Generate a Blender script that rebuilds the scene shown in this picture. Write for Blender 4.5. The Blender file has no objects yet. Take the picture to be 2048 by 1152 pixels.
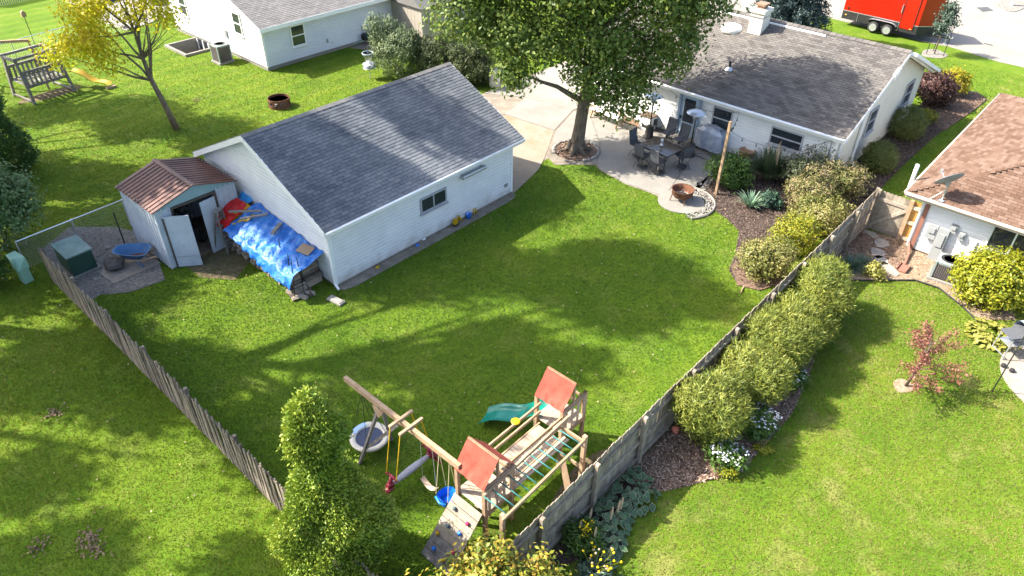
import bpy, math, random
import numpy as np
from mathutils import Matrix, Vector, Euler

random.seed(7)
rng = np.random.default_rng(7)
SC = bpy.context.scene
COL = SC.collection
PI = math.pi

# ------------------------------------------------------------------ camera
CAM_F, CAM_PITCH, CAM_ROLL, CAM_YAW, CAM_H = 1445.6, math.radians(37.03), math.radians(0.80), math.radians(41.78), 15.01
fw = Vector((math.cos(CAM_YAW) * math.cos(CAM_PITCH), math.sin(CAM_YAW) * math.cos(CAM_PITCH), -math.sin(CAM_PITCH)))
_r0 = Vector((math.sin(CAM_YAW), -math.cos(CAM_YAW), 0))
_u0 = _r0.cross(fw)
cr = math.cos(CAM_ROLL) * _r0 + math.sin(CAM_ROLL) * _u0
cu = -math.sin(CAM_ROLL) * _r0 + math.cos(CAM_ROLL) * _u0
cam_data = bpy.data.cameras.new('camera')
cam = bpy.data.objects.new('camera', cam_data)
COL.objects.link(cam)
cam.matrix_world = Matrix(((cr.x, cu.x, -fw.x, 0), (cr.y, cu.y, -fw.y, 0), (cr.z, cu.z, -fw.z, CAM_H), (0, 0, 0, 1)))
cam_data.sensor_width = 36.0
cam_data.lens = CAM_F / 2048 * 36.0
cam_data.clip_start = 0.1
cam_data.clip_end = 3000
SC.camera = cam

# ------------------------------------------------------------------ sky, sun, exposure
SUN_EL, SUN_AZ = math.radians(43), math.radians(123)      # azimuth of the sun in the ground plane, counter-clockwise from +X
world = bpy.data.worlds.new('World')
SC.world = world
world.use_nodes = True
wn = world.node_tree.nodes
bg = wn['Background']
sky = wn.new('ShaderNodeTexSky')
sky.sky_type = 'NISHITA'
sky.sun_disc = False
sky.sun_elevation = SUN_EL
sky.sun_rotation = PI / 2 - SUN_AZ
sky.air_density = 0.9
sky.dust_density = 3.0
world.node_tree.links.new(sky.outputs[0], bg.inputs[0])
bg.inputs[1].default_value = 0.15
sun_data = bpy.data.lights.new('sun', 'SUN')
sun_data.energy = 4.7
sun_data.angle = math.radians(0.55)
sun_data.color = (1.0, 0.93, 0.82)
sun = bpy.data.objects.new('sun', sun_data)
COL.objects.link(sun)
sdir = Vector((math.cos(SUN_AZ) * math.cos(SUN_EL), math.sin(SUN_AZ) * math.cos(SUN_EL), math.sin(SUN_EL)))
sun.rotation_euler = sdir.to_track_quat('Z', 'Y').to_euler()
sun.location = (0, 0, 60)
SC.view_settings.view_transform = 'Standard'
SC.view_settings.look = 'None'
SC.view_settings.gamma = 1.0
SC.view_settings.use_curve_mapping = False
SC.view_settings.exposure = 1.74
SC.render.engine = 'CYCLES'
SC.cycles.max_bounces = 6
SC.cycles.transparent_max_bounces = 4
SC.cycles.caustics_reflective = False
SC.cycles.caustics_refractive = False
SC.cycles.use_denoising = True


def g(px, py, z=0.0):
    """survey point: where a sight line of the photograph meets the level z"""
    d = fw + cr * ((px - 1024) / CAM_F) - cu * ((py - 576) / CAM_F)
    t = (z - CAM_H) / d.z
    return Vector((d.x * t, d.y * t, z))


def gp(pts, z=0.0):
    return [tuple(g(x, y, z)[:2]) for x, y in pts]


# ------------------------------------------------------------------ materials
MATS = {}


def M(name, c1, c2=None, rough=0.8, nscale=3.0, nw=0.6, rw=0.0, bump=None, spec=0.25, metal=0.0, trans=0.0, c3=None, stretch=None,
      fine=None, coat=0.0, splash=None):
    """two tone procedural material: tone by world noise (nw) and by piece (rw)"""
    if name in MATS:
        return MATS[name]
    m = bpy.data.materials.new(name)
    m.use_nodes = True
    nt = m.node_tree
    N, Lk = nt.nodes, nt.links
    b = N['Principled BSDF']
    b.inputs['Roughness'].default_value = rough
    b.inputs['Metallic'].default_value = metal
    b.inputs['Specular IOR Level'].default_value = spec
    if coat:
        b.inputs['Coat Weight'].default_value = coat
    if c2 is None:
        c2 = tuple(x * 0.8 for x in c1)
    geo = N.new('ShaderNodeNewGeometry')
    vec = geo.outputs['Position']
    if stretch:
        mp = N.new('ShaderNodeMapping')
        mp.inputs['Scale'].default_value = stretch
        Lk.new(vec, mp.inputs['Vector'])
        vec = mp.outputs[0]
    nz = N.new('ShaderNodeTexNoise')
    nz.inputs['Scale'].default_value = nscale
    nz.inputs['Detail'].default_value = 5
    nz.inputs['Roughness'].default_value = 0.6
    Lk.new(vec, nz.inputs['Vector'])
    mr = N.new('ShaderNodeMapRange')
    mr.inputs[1].default_value = 0.32
    mr.inputs[2].default_value = 0.68
    mr.inputs[3].default_value = 0.5 - nw / 2
    mr.inputs[4].default_value = 0.5 + nw / 2
    Lk.new(nz.outputs[0], mr.inputs[0])
    fac = mr.outputs[0]
    if rw:
        oi = N.new('ShaderNodeObjectInfo')
        ad = N.new('ShaderNodeMath')
        ad.operation = 'ADD'
        Lk.new(oi.outputs['Random'], ad.inputs[0])
        Lk.new(geo.outputs['Random Per Island'], ad.inputs[1])
        fr = N.new('ShaderNodeMath')
        fr.operation = 'FRACT'
        Lk.new(ad.outputs[0], fr.inputs[0])
        ma = N.new('ShaderNodeMath')
        ma.operation = 'MULTIPLY_ADD'
        ma.inputs[1].default_value = rw
        ma.inputs[2].default_value = -rw / 2
        Lk.new(fr.outputs[0], ma.inputs[0])
        a2 = N.new('ShaderNodeMath')
        a2.operation = 'ADD'
        a2.use_clamp = True
        Lk.new(ma.outputs[0], a2.inputs[0])
        Lk.new(fac, a2.inputs[1])
        fac = a2.outputs[0]
    rp = N.new('ShaderNodeValToRGB')
    el = rp.color_ramp.elements
    el[0].color = (*c1, 1)
    el[1].color = (*c2, 1)
    if c3 is not None:
        e = el.new(0.5)
        e.color = (*c2, 1)
        el[2].color = (*c3, 1)
    Lk.new(fac, rp.inputs[0])
    out_col = rp.outputs[0]
    if fine:                     # fine speckle: (scale, strength)
        n2 = N.new('ShaderNodeTexNoise')
        n2.inputs['Scale'].default_value = fine[0]
        n2.inputs['Detail'].default_value = 3
        Lk.new(geo.outputs['Position'], n2.inputs['Vector'])
        m2 = N.new('ShaderNodeMapRange')
        m2.inputs[1].default_value = 0.3
        m2.inputs[2].default_value = 0.7
        m2.inputs[3].default_value = 1 - fine[1]
        m2.inputs[4].default_value = 1 + fine[1]
        Lk.new(n2.outputs[0], m2.inputs[0])
        mx = N.new('ShaderNodeVectorMath')
        mx.operation = 'SCALE'
        Lk.new(out_col, mx.inputs[0])
        Lk.new(m2.outputs[0], mx.inputs['Scale'])
        out_col = mx.outputs[0]
    if splash:                   # soil splashed on the foot of a wall: (colour, height)
        sz = N.new('ShaderNodeSeparateXYZ')
        Lk.new(geo.outputs['Position'], sz.inputs[0])
        ns_ = N.new('ShaderNodeTexNoise')
        ns_.inputs['Scale'].default_value = 2.5
        ns_.inputs['Detail'].default_value = 5
        Lk.new(geo.outputs['Position'], ns_.inputs['Vector'])
        hz = N.new('ShaderNodeMath')
        hz.operation = 'MULTIPLY_ADD'
        hz.inputs[1].default_value = -0.9
        Lk.new(ns_.outputs[0], hz.inputs[0])
        Lk.new(sz.outputs[2], hz.inputs[2])
        sm_ = N.new('ShaderNodeMapRange')
        sm_.inputs[1].default_value, sm_.inputs[2].default_value, sm_.inputs[3].default_value, sm_.inputs[4].default_value = -0.45, splash[1], 0.6, 0.0
        Lk.new(hz.outputs[0], sm_.inputs[0])
        mxs = N.new('ShaderNodeMix')
        mxs.data_type = 'RGBA'
        Lk.new(sm_.outputs[0], mxs.inputs[0])
        Lk.new(out_col, mxs.inputs[6])
        mxs.inputs[7].default_value = (*splash[0], 1)
        out_col = mxs.outputs[2]
    Lk.new(out_col, b.inputs['Base Color'])
    if bump:
        nb = N.new('ShaderNodeTexNoise')
        nb.inputs['Scale'].default_value = bump[0]
        nb.inputs['Detail'].default_value = 4
        Lk.new(vec, nb.inputs['Vector'])
        bp = N.new('ShaderNodeBump')
        bp.inputs['Strength'].default_value = bump[1]
        bp.inputs['Distance'].default_value = bump[2] if len(bump) > 2 else 0.02
        Lk.new(nb.outputs[0], bp.inputs['Height'])
        Lk.new(bp.outputs[0], b.inputs['Normal'])
    if trans:
        tr = N.new('ShaderNodeBsdfTranslucent')
        Lk.new(out_col, tr.inputs[0])
        ms = N.new('ShaderNodeMixShader')
        ms.inputs[0].default_value = trans
        Lk.new(b.outputs[0], ms.inputs[1])
        Lk.new(tr.outputs[0], ms.inputs[2])
        Lk.new(ms.outputs[0], N['Material Output'].inputs[0])
    MATS[name] = m
    return m


def leafmat(name, a, b, c=None, trans=0.3, rough=0.5, nscale=1.2, nw=0.35, rw=0.9):
    return M(name, a, b, c3=c, rough=rough, nscale=nscale, nw=nw, rw=rw, trans=trans, spec=0.35)


def glass(name, tint=(0.02, 0.025, 0.03)):
    return M(name, tint, tuple(x * 1.6 for x in tint), rough=0.06, spec=0.8, nscale=0.8, nw=0.8)


# ------------------------------------------------------------------ mesh building
class MB:
    def __init__(s):
        s.v = []
        s.f = []

    def add(s, vs, fs):
        o = len(s.v)
        s.v.extend([tuple(x) for x in vs])
        s.f.extend([tuple(i + o for i in q) for q in fs])
        return s

    def box(s, c, d, R=None):
        hx, hy, hz = d[0] / 2, d[1] / 2, d[2] / 2
        vs = [Vector((x, y, z)) for z in (-hz, hz) for x, y in ((-hx, -hy), (hx, -hy), (hx, hy), (-hx, hy))]
        if R is not None:
            vs = [R @ q for q in vs]
        c = Vector(c)
        return s.add([q + c for q in vs], [(3, 2, 1, 0), (4, 5, 6, 7), (0, 1, 5, 4), (1, 2, 6, 5), (2, 3, 7, 6), (3, 0, 4, 7)])

    def box2(s, x0, x1, y0, y1, z0, z1):
        return s.box(((x0 + x1) / 2, (y0 + y1) / 2, (z0 + z1) / 2), (abs(x1 - x0), abs(y1 - y0), abs(z1 - z0)))

    def bar(s, a, b, w, h, up=(0, 0, 1)):
        a, b = Vector(a), Vector(b)
        d = b - a
        L = d.length
        x = d.normalized()
        u = Vector(up)
        y = u.cross(x)
        if y.length < 1e-3:
            y = Vector((1, 0, 0)).cross(x) if abs(x.x) < 0.9 else Vector((0, 1, 0)).cross(x)
        y.normalize()
        z = x.cross(y)
        R = Matrix((x, y, z)).transposed()
        return s.box((a + b) / 2, (L, w, h), R)

    def tube(s, pts, r, n=8, cap=True):
        pts = [Vector(q) for q in pts]
        rs = r if isinstance(r, (list, tuple)) else [r] * len(pts)
        vs, fs = [], []
        prev = None
        for i, q in enumerate(pts):
            d = (pts[min(i + 1, len(pts) - 1)] - pts[max(i - 1, 0)])
            d = d.normalized() if d.length > 1e-9 else Vector((0, 0, 1))
            if prev is None:
                y = d.orthogonal().normalized()
            else:
                y = prev - d * prev.dot(d)
                y = y.normalized() if y.length > 1e-6 else d.orthogonal().normalized()
            prev = y
            z = d.cross(y)
            for k in range(n):
                a = 2 * PI * k / n
                vs.append(q + (y * math.cos(a) + z * math.sin(a)) * rs[i])
        for i in range(len(pts) - 1):
            for k in range(n):
                fs.append((i * n + k, i * n + (k + 1) % n, (i + 1) * n + (k + 1) % n, (i + 1) * n + k))
        if cap:
            fs.append(tuple(reversed(range(n))))
            fs.append(tuple(range((len(pts) - 1) * n, len(pts) * n)))
        return s.add(vs, fs)

    def lathe(s, prof, n=20, c=(0, 0, 0), sx=1, sy=1):
        vs, fs = [], []
        for r, z in prof:
            for k in range(n):
                a = 2 * PI * k / n
                vs.append((c[0] + r * math.cos(a) * sx, c[1] + r * math.sin(a) * sy, c[2] + z))
        for i in range(len(prof) - 1):
            for k in range(n):
                fs.append((i * n + k, i * n + (k + 1) % n, (i + 1) * n + (k + 1) % n, (i + 1) * n + k))
        if prof[0][0] > 1e-4:
            fs.append(tuple(reversed(range(n))))
        if prof[-1][0] > 1e-4:
            fs.append(tuple(range((len(prof) - 1) * n, len(prof) * n)))
        return s.add(vs, fs)

    def prism(s, poly, z0, z1):
        a = sum(poly[i][0] * poly[(i + 1) % len(poly)][1] - poly[(i + 1) % len(poly)][0] * poly[i][1] for i in range(len(poly)))
        if a < 0:
            poly = poly[::-1]
        n = len(poly)
        vs = [(x, y, z0) for x, y in poly] + [(x, y, z1) for x, y in poly]
        fs = [tuple(range(n, 2 * n))] + [(i, (i + 1) % n, n + (i + 1) % n, n + i) for i in range(n)]
        return s.add(vs, fs)

    def extr(s, poly, vec):
        """a 3d polygon given thickness along vec"""
        n = len(poly)
        poly = [Vector(q) for q in poly]
        v2 = [q + Vector(vec) for q in poly]
        return s.add(poly + v2, [tuple(reversed(range(n))), tuple(range(n, 2 * n))] + [(i, (i + 1) % n, n + (i + 1) % n, n + i) for i in range(n)])

    def sheet(s, fn, nu, nv):
        o = [fn(i / nu, j / nv) for j in range(nv + 1) for i in range(nu + 1)]
        w = nu + 1
        return s.add(o, [(j * w + i, j * w + i + 1, (j + 1) * w + i + 1, (j + 1) * w + i) for j in range(nv) for i in range(nu)])

    def rock(s, c, r, seed=0, n=10, m=6, flat=1.0):
        rr = random.Random(seed)
        vs, fs = [], []
        for j in range(m + 1):
            th = PI * j / m
            for i in range(n):
                ph = 2 * PI * i / n
                k = 1 + rr.uniform(-.16, .16)
                vs.append((c[0] + r[0] * math.sin(th) * math.cos(ph) * k, c[1] + r[1] * math.sin(th) * math.sin(ph) * k,
                           c[2] + r[2] * math.cos(th) * (1 + rr.uniform(-.1, .1)) * flat))
        for j in range(m):
            for i in range(n):
                fs.append((j * n + i, (j + 1) * n + i, (j + 1) * n + (i + 1) % n, j * n + (i + 1) % n))
        return s.add(vs, fs)

    def build(s, name, mat, parent=None, smooth=False, world=False, loc=None, rot=None):
        me = bpy.data.meshes.new(name)
        vs = s.v
        if world and parent is not None:
            inv = TM[parent.name].inverted()
            vs = [tuple(inv @ Vector(q)) for q in vs]
        me.from_pydata(vs, [], s.f)
        me.update()
        if mat is not None:
            me.materials.append(mat)
        if smooth:
            me.polygons.foreach_set('use_smooth', [True] * len(me.polygons))
        o = bpy.data.objects.new(name, me)
        COL.objects.link(o)
        if parent is not None:
            o.parent = parent
        if loc is not None:
            o.location = loc
        if rot is not None:
            o.rotation_euler = rot
        return o


TM = {}


def np_obj(name, V, F, mat, parent=None, world=True):
    """quads or triangles from arrays"""
    me = bpy.data.meshes.new(name)
    V = np.asarray(V, np.float32)
    if world and parent is not None:
        inv = np.array(TM[parent.name].inverted(), np.float32)
        V = V @ inv[:3, :3].T + inv[:3, 3]
    k = F.shape[1]
    me.vertices.add(len(V))
    me.vertices.foreach_set('co', V.ravel())
    me.loops.add(F.size)
    me.loops.foreach_set('vertex_index', F.astype(np.int32).ravel())
    me.polygons.add(len(F))
    me.polygons.foreach_set('loop_start', np.arange(0, F.size, k, dtype=np.int32))
    me.polygons.foreach_set('loop_total', np.full(len(F), k, np.int32))
    me.update(calc_edges=True)
    me.materials.append(mat)
    o = bpy.data.objects.new(name, me)
    COL.objects.link(o)
    if parent is not None:
        o.parent = parent
    return o


def thing(name, label, cat, loc=(0, 0, 0), rz=0.0, group=None):
    o = bpy.data.objects.new(name, None)
    COL.objects.link(o)
    o.empty_display_size = 0.2
    o.location = loc
    o.rotation_euler = (0, 0, rz)
    o['label'] = label
    o['category'] = cat
    if group:
        o['group'] = group
    TM[o.name] = Matrix.LocRotScale(Vector(loc), Euler((0, 0, rz)), None)
    return o


def tag(o, label, cat, group=None):
    o['label'] = label
    o['category'] = cat
    if group:
        o['group'] = group
    return o


def struct(o, kind='structure'):
    o['kind'] = kind
    return o


def piece(me, name, parent, loc, rot=None, scale=None):
    o = bpy.data.objects.new(name, me)
    COL.objects.link(o)
    o.parent = parent
    o.location = loc
    if rot is not None:
        o.rotation_euler = rot
    if scale is not None:
        o.scale = scale
    return o


def copy_tree(root, loc, rz, label=None):
    r = root.copy()
    COL.objects.link(r)
    r.location = loc
    r.rotation_euler = (0, 0, rz)
    if label:
        r['label'] = label
    TM[r.name] = Matrix.LocRotScale(Vector(loc), Euler((0, 0, rz)), None)
    for ch in list(root.children):
        c = ch.copy()
        COL.objects.link(c)
        c.parent = r
        for q in ch.children:
            d = q.copy()
            COL.objects.link(d)
            d.parent = c
    return r


# ------------------------------------------------------------------ leaves
def unit(a):
    return a / np.maximum(np.linalg.norm(a, axis=1, keepdims=True), 1e-6)


def leaf_arrays(pos, nrm, size, aspect=0.55, fold=0.12, tdir=None):
    n = len(pos)
    nrm = unit(nrm)
    t = rng.normal(size=(n, 3)) if tdir is None else tdir + rng.normal(size=(n, 3)) * 0.35
    t = unit(t - nrm * np.sum(t * nrm, 1, keepdims=True))
    s = np.cross(nrm, t)
    L = np.asarray(size).reshape(-1, 1) * np.ones((n, 1))
    w = L * aspect * 0.5
    V = np.empty((n, 4, 3), np.float32)
    V[:, 0] = pos
    V[:, 1] = pos + t * L * 0.5 + s * w + nrm * L * fold
    V[:, 2] = pos + t * L
    V[:, 3] = pos + t * L * 0.5 - s * w + nrm * L * fold
    F = np.arange(n * 4).reshape(n, 4)
    return V.reshape(-1, 3), F


def blob_leaves(blobs, n, size, clump=0.35, per=14, shell=0.72, up=0.5, aspect=0.55, outdir=False, droop=0.0):
    """leaves gathered in clumps spread over the outer part of a set of ellipsoids"""
    vol = np.array([b[3] * b[4] * b[5] for b in blobs]) ** (2 / 3)
    nc = max(1, n // per)
    idx = rng.choice(len(blobs), nc, p=vol / vol.sum())
    B = np.array(blobs, float)[idx]
    d = unit(rng.normal(size=(nc, 3)))
    rad = shell + (1 - shell) * rng.random((nc, 1)) ** 0.6
    rad = rad * (1 + 0.10 * rng.normal(size=(nc, 1)))
    cen = B[:, :3] + d * rad * B[:, 3:6]
    cd = np.repeat(d, per, 0)
    cc = np.repeat(cen, per, 0)
    off = rng.normal(size=cc.shape) * clump
    pos = cc + off
    nr = cd + np.array([0, 0, up]) + rng.normal(size=cc.shape) * 0.55
    sz = size * rng.uniform(0.7, 1.3, len(pos))
    td = None
    if outdir:
        td = cd * 1.2 + np.array([0, 0, outdir if not isinstance(outdir, bool) else 0.6])
    if droop:
        td = cd * 0.6 + np.array([0, 0, -droop])
    return leaf_arrays(pos, nr, sz, aspect, tdir=td)


def limb_path(a, b, n=6, wob=0.1, sag=0.0, rr=random):
    a, b = Vector(a), Vector(b)
    L = (b - a).length
    out = []
    for i in range(n + 1):
        t = i / n
        q = a.lerp(b, t)
        if 0 < i < n:
            q = q + Vector((rr.uniform(-1, 1), rr.uniform(-1, 1), rr.uniform(-.5, .5))) * wob * L * 0.3
        q.z += math.sin(PI * t) * sag * L
        out.append(q)
    return out


def in_poly(P, poly):
    x, y = P[:, 0], P[:, 1]
    ins = np.zeros(len(P), bool)
    n = len(poly)
    for i in range(n):
        x0, y0 = poly[i]
        x1, y1 = poly[(i + 1) % n]
        c = ((y0 > y) != (y1 > y)) & (x < (x1 - x0) * (y - y0) / (y1 - y0 + 1e-12) + x0)
        ins ^= c
    return ins


EXCL = []      # paved or planted areas where no grass grows


def arc(c, r, a0, a1, n=12):
    return [(c[0] + r * math.cos(math.radians(a0 + (a1 - a0) * i / n)), c[1] + r * math.sin(math.radians(a0 + (a1 - a0) * i / n))) for i in range(n + 1)]


def blobpoly(c, rx, ry, n=28, wob=0.06, seed=0, rot=0):
    rr = random.Random(seed)
    ph = [rr.uniform(0, 6.28) for _ in range(3)]
    out = []
    for i in range(n):
        a = 2 * PI * i / n
        k = 1 + wob * (math.sin(2 * a + ph[0]) + math.sin(3 * a + ph[1]) + .6 * math.sin(5 * a + ph[2]))
        x, y = rx * k * math.cos(a), ry * k * math.sin(a)
        out.append((c[0] + x * math.cos(rot) - y * math.sin(rot), c[1] + x * math.sin(rot) + y * math.cos(rot)))
    return out
# ------------------------------------------------------------------ palette
m_white = M('white_vinyl', (0.60, 0.61, 0.61), (0.70, 0.705, 0.695), rough=0.55, nscale=1.5, nw=0.9, rw=0.15, splash=((.30, .27, .20), .05))
m_whitetrim = M('white_trim', (0.72, 0.72, 0.71), (0.82, 0.82, 0.80), rough=0.5, nscale=4)
m_house = M('house_siding_white', (0.60, 0.615, 0.60), (0.70, 0.71, 0.68), rough=0.6, nscale=1.2, nw=0.9, rw=0.15, splash=((.30, .27, .20), .05))
m_cream = M('cream_render', (0.629, 0.586, 0.493), (0.68, 0.646, 0.561), rough=0.8, nscale=1.4, nw=1, bump=(60, .2, .004))
m_greysiding = M('pale_grey_siding', (0.56, 0.58, 0.64), (0.64, 0.66, 0.70), rough=0.6, nscale=1, nw=0.8, rw=0.15)
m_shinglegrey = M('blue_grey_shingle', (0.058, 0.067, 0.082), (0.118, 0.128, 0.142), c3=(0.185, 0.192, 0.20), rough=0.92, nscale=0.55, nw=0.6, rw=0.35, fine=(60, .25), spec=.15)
m_shinglebrown = M('taupe_shingle', (0.072, 0.066, 0.062), (0.115, 0.106, 0.098), c3=(0.152, 0.140, 0.126), rough=0.92, nscale=0.8, nw=0.5, rw=0.7, fine=(60, .25), spec=.15)
m_shinglered = M('terracotta_brown_shingle', (0.095, 0.056, 0.038), (0.135, 0.083, 0.058), c3=(0.172, 0.118, 0.088), rough=0.9, nscale=1.2, nw=0.4, rw=0.9, fine=(50, .2), spec=.15)
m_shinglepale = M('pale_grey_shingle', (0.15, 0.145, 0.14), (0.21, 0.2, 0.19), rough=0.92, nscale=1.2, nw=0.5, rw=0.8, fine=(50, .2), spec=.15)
m_deck = M('dark_underlay', (0.03, 0.03, 0.033), (0.05, 0.05, 0.05), rough=0.95)
m_concrete = M('pale_concrete', (0.185, 0.172, 0.15), (0.246, 0.233, 0.207), rough=0.9, nscale=0.7, nw=0.9, fine=(18, .10), bump=(40, .15, .006))
m_concretewarm = M('rust_stained_concrete', (0.2, 0.135, 0.075), (0.26, 0.22, 0.17), c3=(0.21, 0.155, 0.095), rough=0.9, nscale=0.45, nw=1.0, fine=(18, .1), bump=(40, .15, .006))
m_concretedirty = M('stained_concrete_strip', (0.143, 0.121, 0.0935), (0.242, 0.209, 0.165), rough=0.92, nscale=2.2, nw=1.1, fine=(20, .15))
m_road = M('pale_street_concrete', (0.21, 0.193, 0.164), (0.252, 0.235, 0.206), rough=0.9, nscale=0.4, nw=0.9, fine=(10, .08))  # the street concrete's own tone, mottled by noise
m_mulch = M('brown_bark_mulch', (0.0675, 0.042, 0.027), (0.225, 0.15, 0.105), rough=0.95, nscale=9, nw=1.1, fine=(45, .6), bump=(30, .9, .03))
m_mulchdark = M('dark_bark_mulch', (0.0252, 0.0168, 0.014), (0.098, 0.07, 0.056), rough=0.95, nscale=9, nw=1.1, fine=(45, .6), bump=(30, .9, .03))
m_gravel = M('grey_gravel', (0.144, 0.132, 0.114), (0.264, 0.246, 0.216), rough=0.95, nscale=7, nw=1, fine=(40, .5), bump=(35, .9, .03))
m_tanstone = M('tan_gravel', (0.198, 0.131, 0.0765), (0.315, 0.243, 0.171), rough=0.95, nscale=8, nw=1, fine=(38, .45), bump=(35, .8, .02))
m_soil = M('bare_dirt', (0.11, 0.077, 0.044), (0.182, 0.138, 0.088), rough=0.95, nscale=4, nw=1, fine=(30, .3), bump=(20, .6, .02))
m_darkglass = glass('window_glass')
m_blueglass = glass('blue_grey_glass', (0.05, 0.06, 0.075))
m_framegrey = M('grey_window_frame', (0.30, 0.31, 0.33), (0.40, 0.41, 0.43), rough=0.5)
m_bluedoor = M('powder_blue_paint', (0.33, 0.43, 0.52), (0.40, 0.50, 0.58), rough=0.45)
m_bluetrim = M('slate_blue_trim', (0.20, 0.27, 0.36), (0.26, 0.33, 0.42), rough=0.5)
m_alu = M('grey_metal', (0.34, 0.35, 0.36), (0.48, 0.49, 0.50), rough=0.4, metal=0.6, spec=.5)
m_galv = M('galvanised_steel', (0.50, 0.52, 0.54), (0.62, 0.64, 0.66), rough=0.35, metal=0.7, spec=.5)
m_black = M('black_metal', (0.018, 0.018, 0.02), (0.035, 0.035, 0.035), rough=0.45, spec=.4)
m_charcoal = M('charcoal_fabric', (0.06, 0.065, 0.075), (0.11, 0.115, 0.125), rough=0.85, nscale=20)
m_rust = M('rusty_iron', (0.06, 0.03, 0.02), (0.17, 0.075, 0.04), rough=0.9, nscale=8, nw=1)
m_wood = M('new_tan_timber', (0.27, 0.175, 0.10), (0.40, 0.29, 0.185), rough=0.8, nscale=6, nw=0.7, rw=0.5, stretch=(1, 1, 1), fine=(30, .15))
m_woodlight = M('sunbleached_plank', (0.32, 0.255, 0.185), (0.43, 0.355, 0.275), rough=0.85, nscale=6, nw=0.6, rw=0.6, fine=(30, .15))
m_woodgrey = M('weathered_grey_timber', (0.12, 0.109, 0.0938), (0.255, 0.236, 0.21), rough=0.9, nscale=7, nw=0.8, rw=0.6, fine=(30, .2))
m_fence = M('greyed_fence_board', (0.175, 0.143, 0.108), (0.36, 0.305, 0.24), rough=0.9, nscale=5, nw=0.7, rw=0.7, fine=(35, .2))
m_fencedark = M('old_fence_picket', (0.105, 0.086, 0.066), (0.26, 0.215, 0.165), rough=0.92, nscale=6, nw=0.6, rw=0.9, fine=(35, .25))
m_fencenew = M('fresh_orange_cedar', (0.27, 0.132, 0.033), (0.372, 0.204, 0.06), rough=0.7, nscale=8, nw=0.7, rw=0.4)
m_bark = M('grey_brown_bark', (0.088, 0.068, 0.048), (0.232, 0.188, 0.14), rough=0.95, nscale=5, nw=1, stretch=(3, 3, .5), fine=(24, .35), bump=(14, 1.0, .05))
m_barkdark = M('dark_bark', (0.06, 0.045, 0.035), (0.15, 0.115, 0.085), rough=0.95, nscale=6, nw=1, stretch=(3, 3, .6), bump=(18, .8, .03))
m_green_plastic = M('slide_green_plastic', (0, 0.136, 0.096), (0, 0.176, 0.124), rough=0.28, spec=.5, nscale=2)
m_redtarp = M('faded_coral_canvas', (0.25, 0.0425, 0.025), (0.3, 0.07, 0.045), rough=0.7, nscale=3, nw=.9, bump=(9, .35, .03))
m_bluetarp = M('blue_poly_tarp', (0.0, 0.075, 0.32), (0.01, 0.13, 0.46), c3=(.10, .26, .55), rough=0.45, spec=.4, nscale=3.2, nw=1.0, bump=(6, .9, .07))
m_redcloth = M('red_poly_sheet', (0.385, 0.007, 0.0084), (0.462, 0.021, 0.021), rough=0.4, bump=(7, .5, .04))
m_yelcloth = M('yellow_poly_sheet', (0.403, 0.234, 0), (0.468, 0.299, 0.013), rough=0.45, bump=(7, .5, .04))
m_yellow = M('yellow_plastic', (0.432, 0.252, 0.006), (0.48, 0.312, 0.012), rough=0.4)
m_blueplastic = M('blue_plastic', (0.01, 0.14, 0.62), (0.015, 0.2, 0.72), rough=0.35, spec=.5)
m_maroon = M('maroon_plastic', (0.20, 0.012, 0.03), (0.27, 0.02, 0.045), rough=0.35, spec=.5)
m_greyplastic = M('pale_grey_plastic', (0.26, 0.26, 0.29), (0.34, 0.34, 0.37), rough=0.45)
m_shedwhite = M('chalky_white_sheet_metal', (0.364, 0.399, 0.448), (0.476, 0.504, 0.539), rough=0.5, nscale=1.8, nw=1, rw=.2, fine=(14, .06))
m_shedroof = M('rust_brown_sheet_roof', (0.075, 0.0315, 0.0225), (0.165, 0.075, 0.0525), rough=0.5, nscale=1.4, nw=1, rw=.4, spec=.4)
m_shedteal = M('faded_teal_sheet', (0.20, 0.31, 0.31), (0.28, 0.38, 0.38), rough=0.6)
m_trailer = M('fire_red_paint', (0.33, 0.011, 0.003), (0.36, 0.015, 0.004), rough=0.3, spec=.5, nscale=.6, coat=.3)
m_tyre = M('tyre_rubber', (0.02, 0.02, 0.02), (0.04, 0.04, 0.04), rough=0.85)
m_rope = M('yellow_chain_sleeve', (0.525, 0.315, 0.014), (0.595, 0.385, 0.021), rough=0.5)
m_paleRope = M('pale_rope', (0.55, 0.48, 0.25), (0.66, 0.60, 0.36), rough=0.8)
m_tealbar = M('teal_painted_bar', (0.03, 0.13, 0.125), (0.05, 0.18, 0.17), rough=0.45)
m_boxgreen = M('dark_green_enamel', (0.018, 0.05, 0.035), (0.035, 0.075, 0.055), rough=0.45, nscale=3)
m_palegreen = M('pale_green_enamel', (0.20, 0.36, 0.27), (0.27, 0.44, 0.34), rough=0.5)
m_stone = M('grey_stone', (0.20, 0.18, 0.16), (0.36, 0.33, 0.29), rough=0.9, nscale=6, fine=(20, .3), bump=(12, .6, .03))
m_darkstone = M('dark_slab', (0.05, 0.045, 0.04), (0.12, 0.11, 0.10), rough=0.9, nscale=6, bump=(12, .6, .03))
m_paver = M('buff_paver', (0.23, 0.2, 0.165), (0.3, 0.27, 0.225), rough=0.9, nscale=4, rw=.7, fine=(20, .15))
m_terracotta = M('terracotta_metal', (0.216, 0.096, 0.066), (0.27, 0.132, 0.096), rough=0.6)
m_meter = M('meter_grey', (0.24, 0.252, 0.252), (0.3, 0.312, 0.312), rough=0.5)
m_acgreen = M('grey_green_casing', (0.19, 0.23, 0.22), (0.26, 0.30, 0.29), rough=0.5)
m_acdark = M('dark_grille', (0.05, 0.05, 0.05), (0.10, 0.10, 0.10), rough=0.6)
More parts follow.
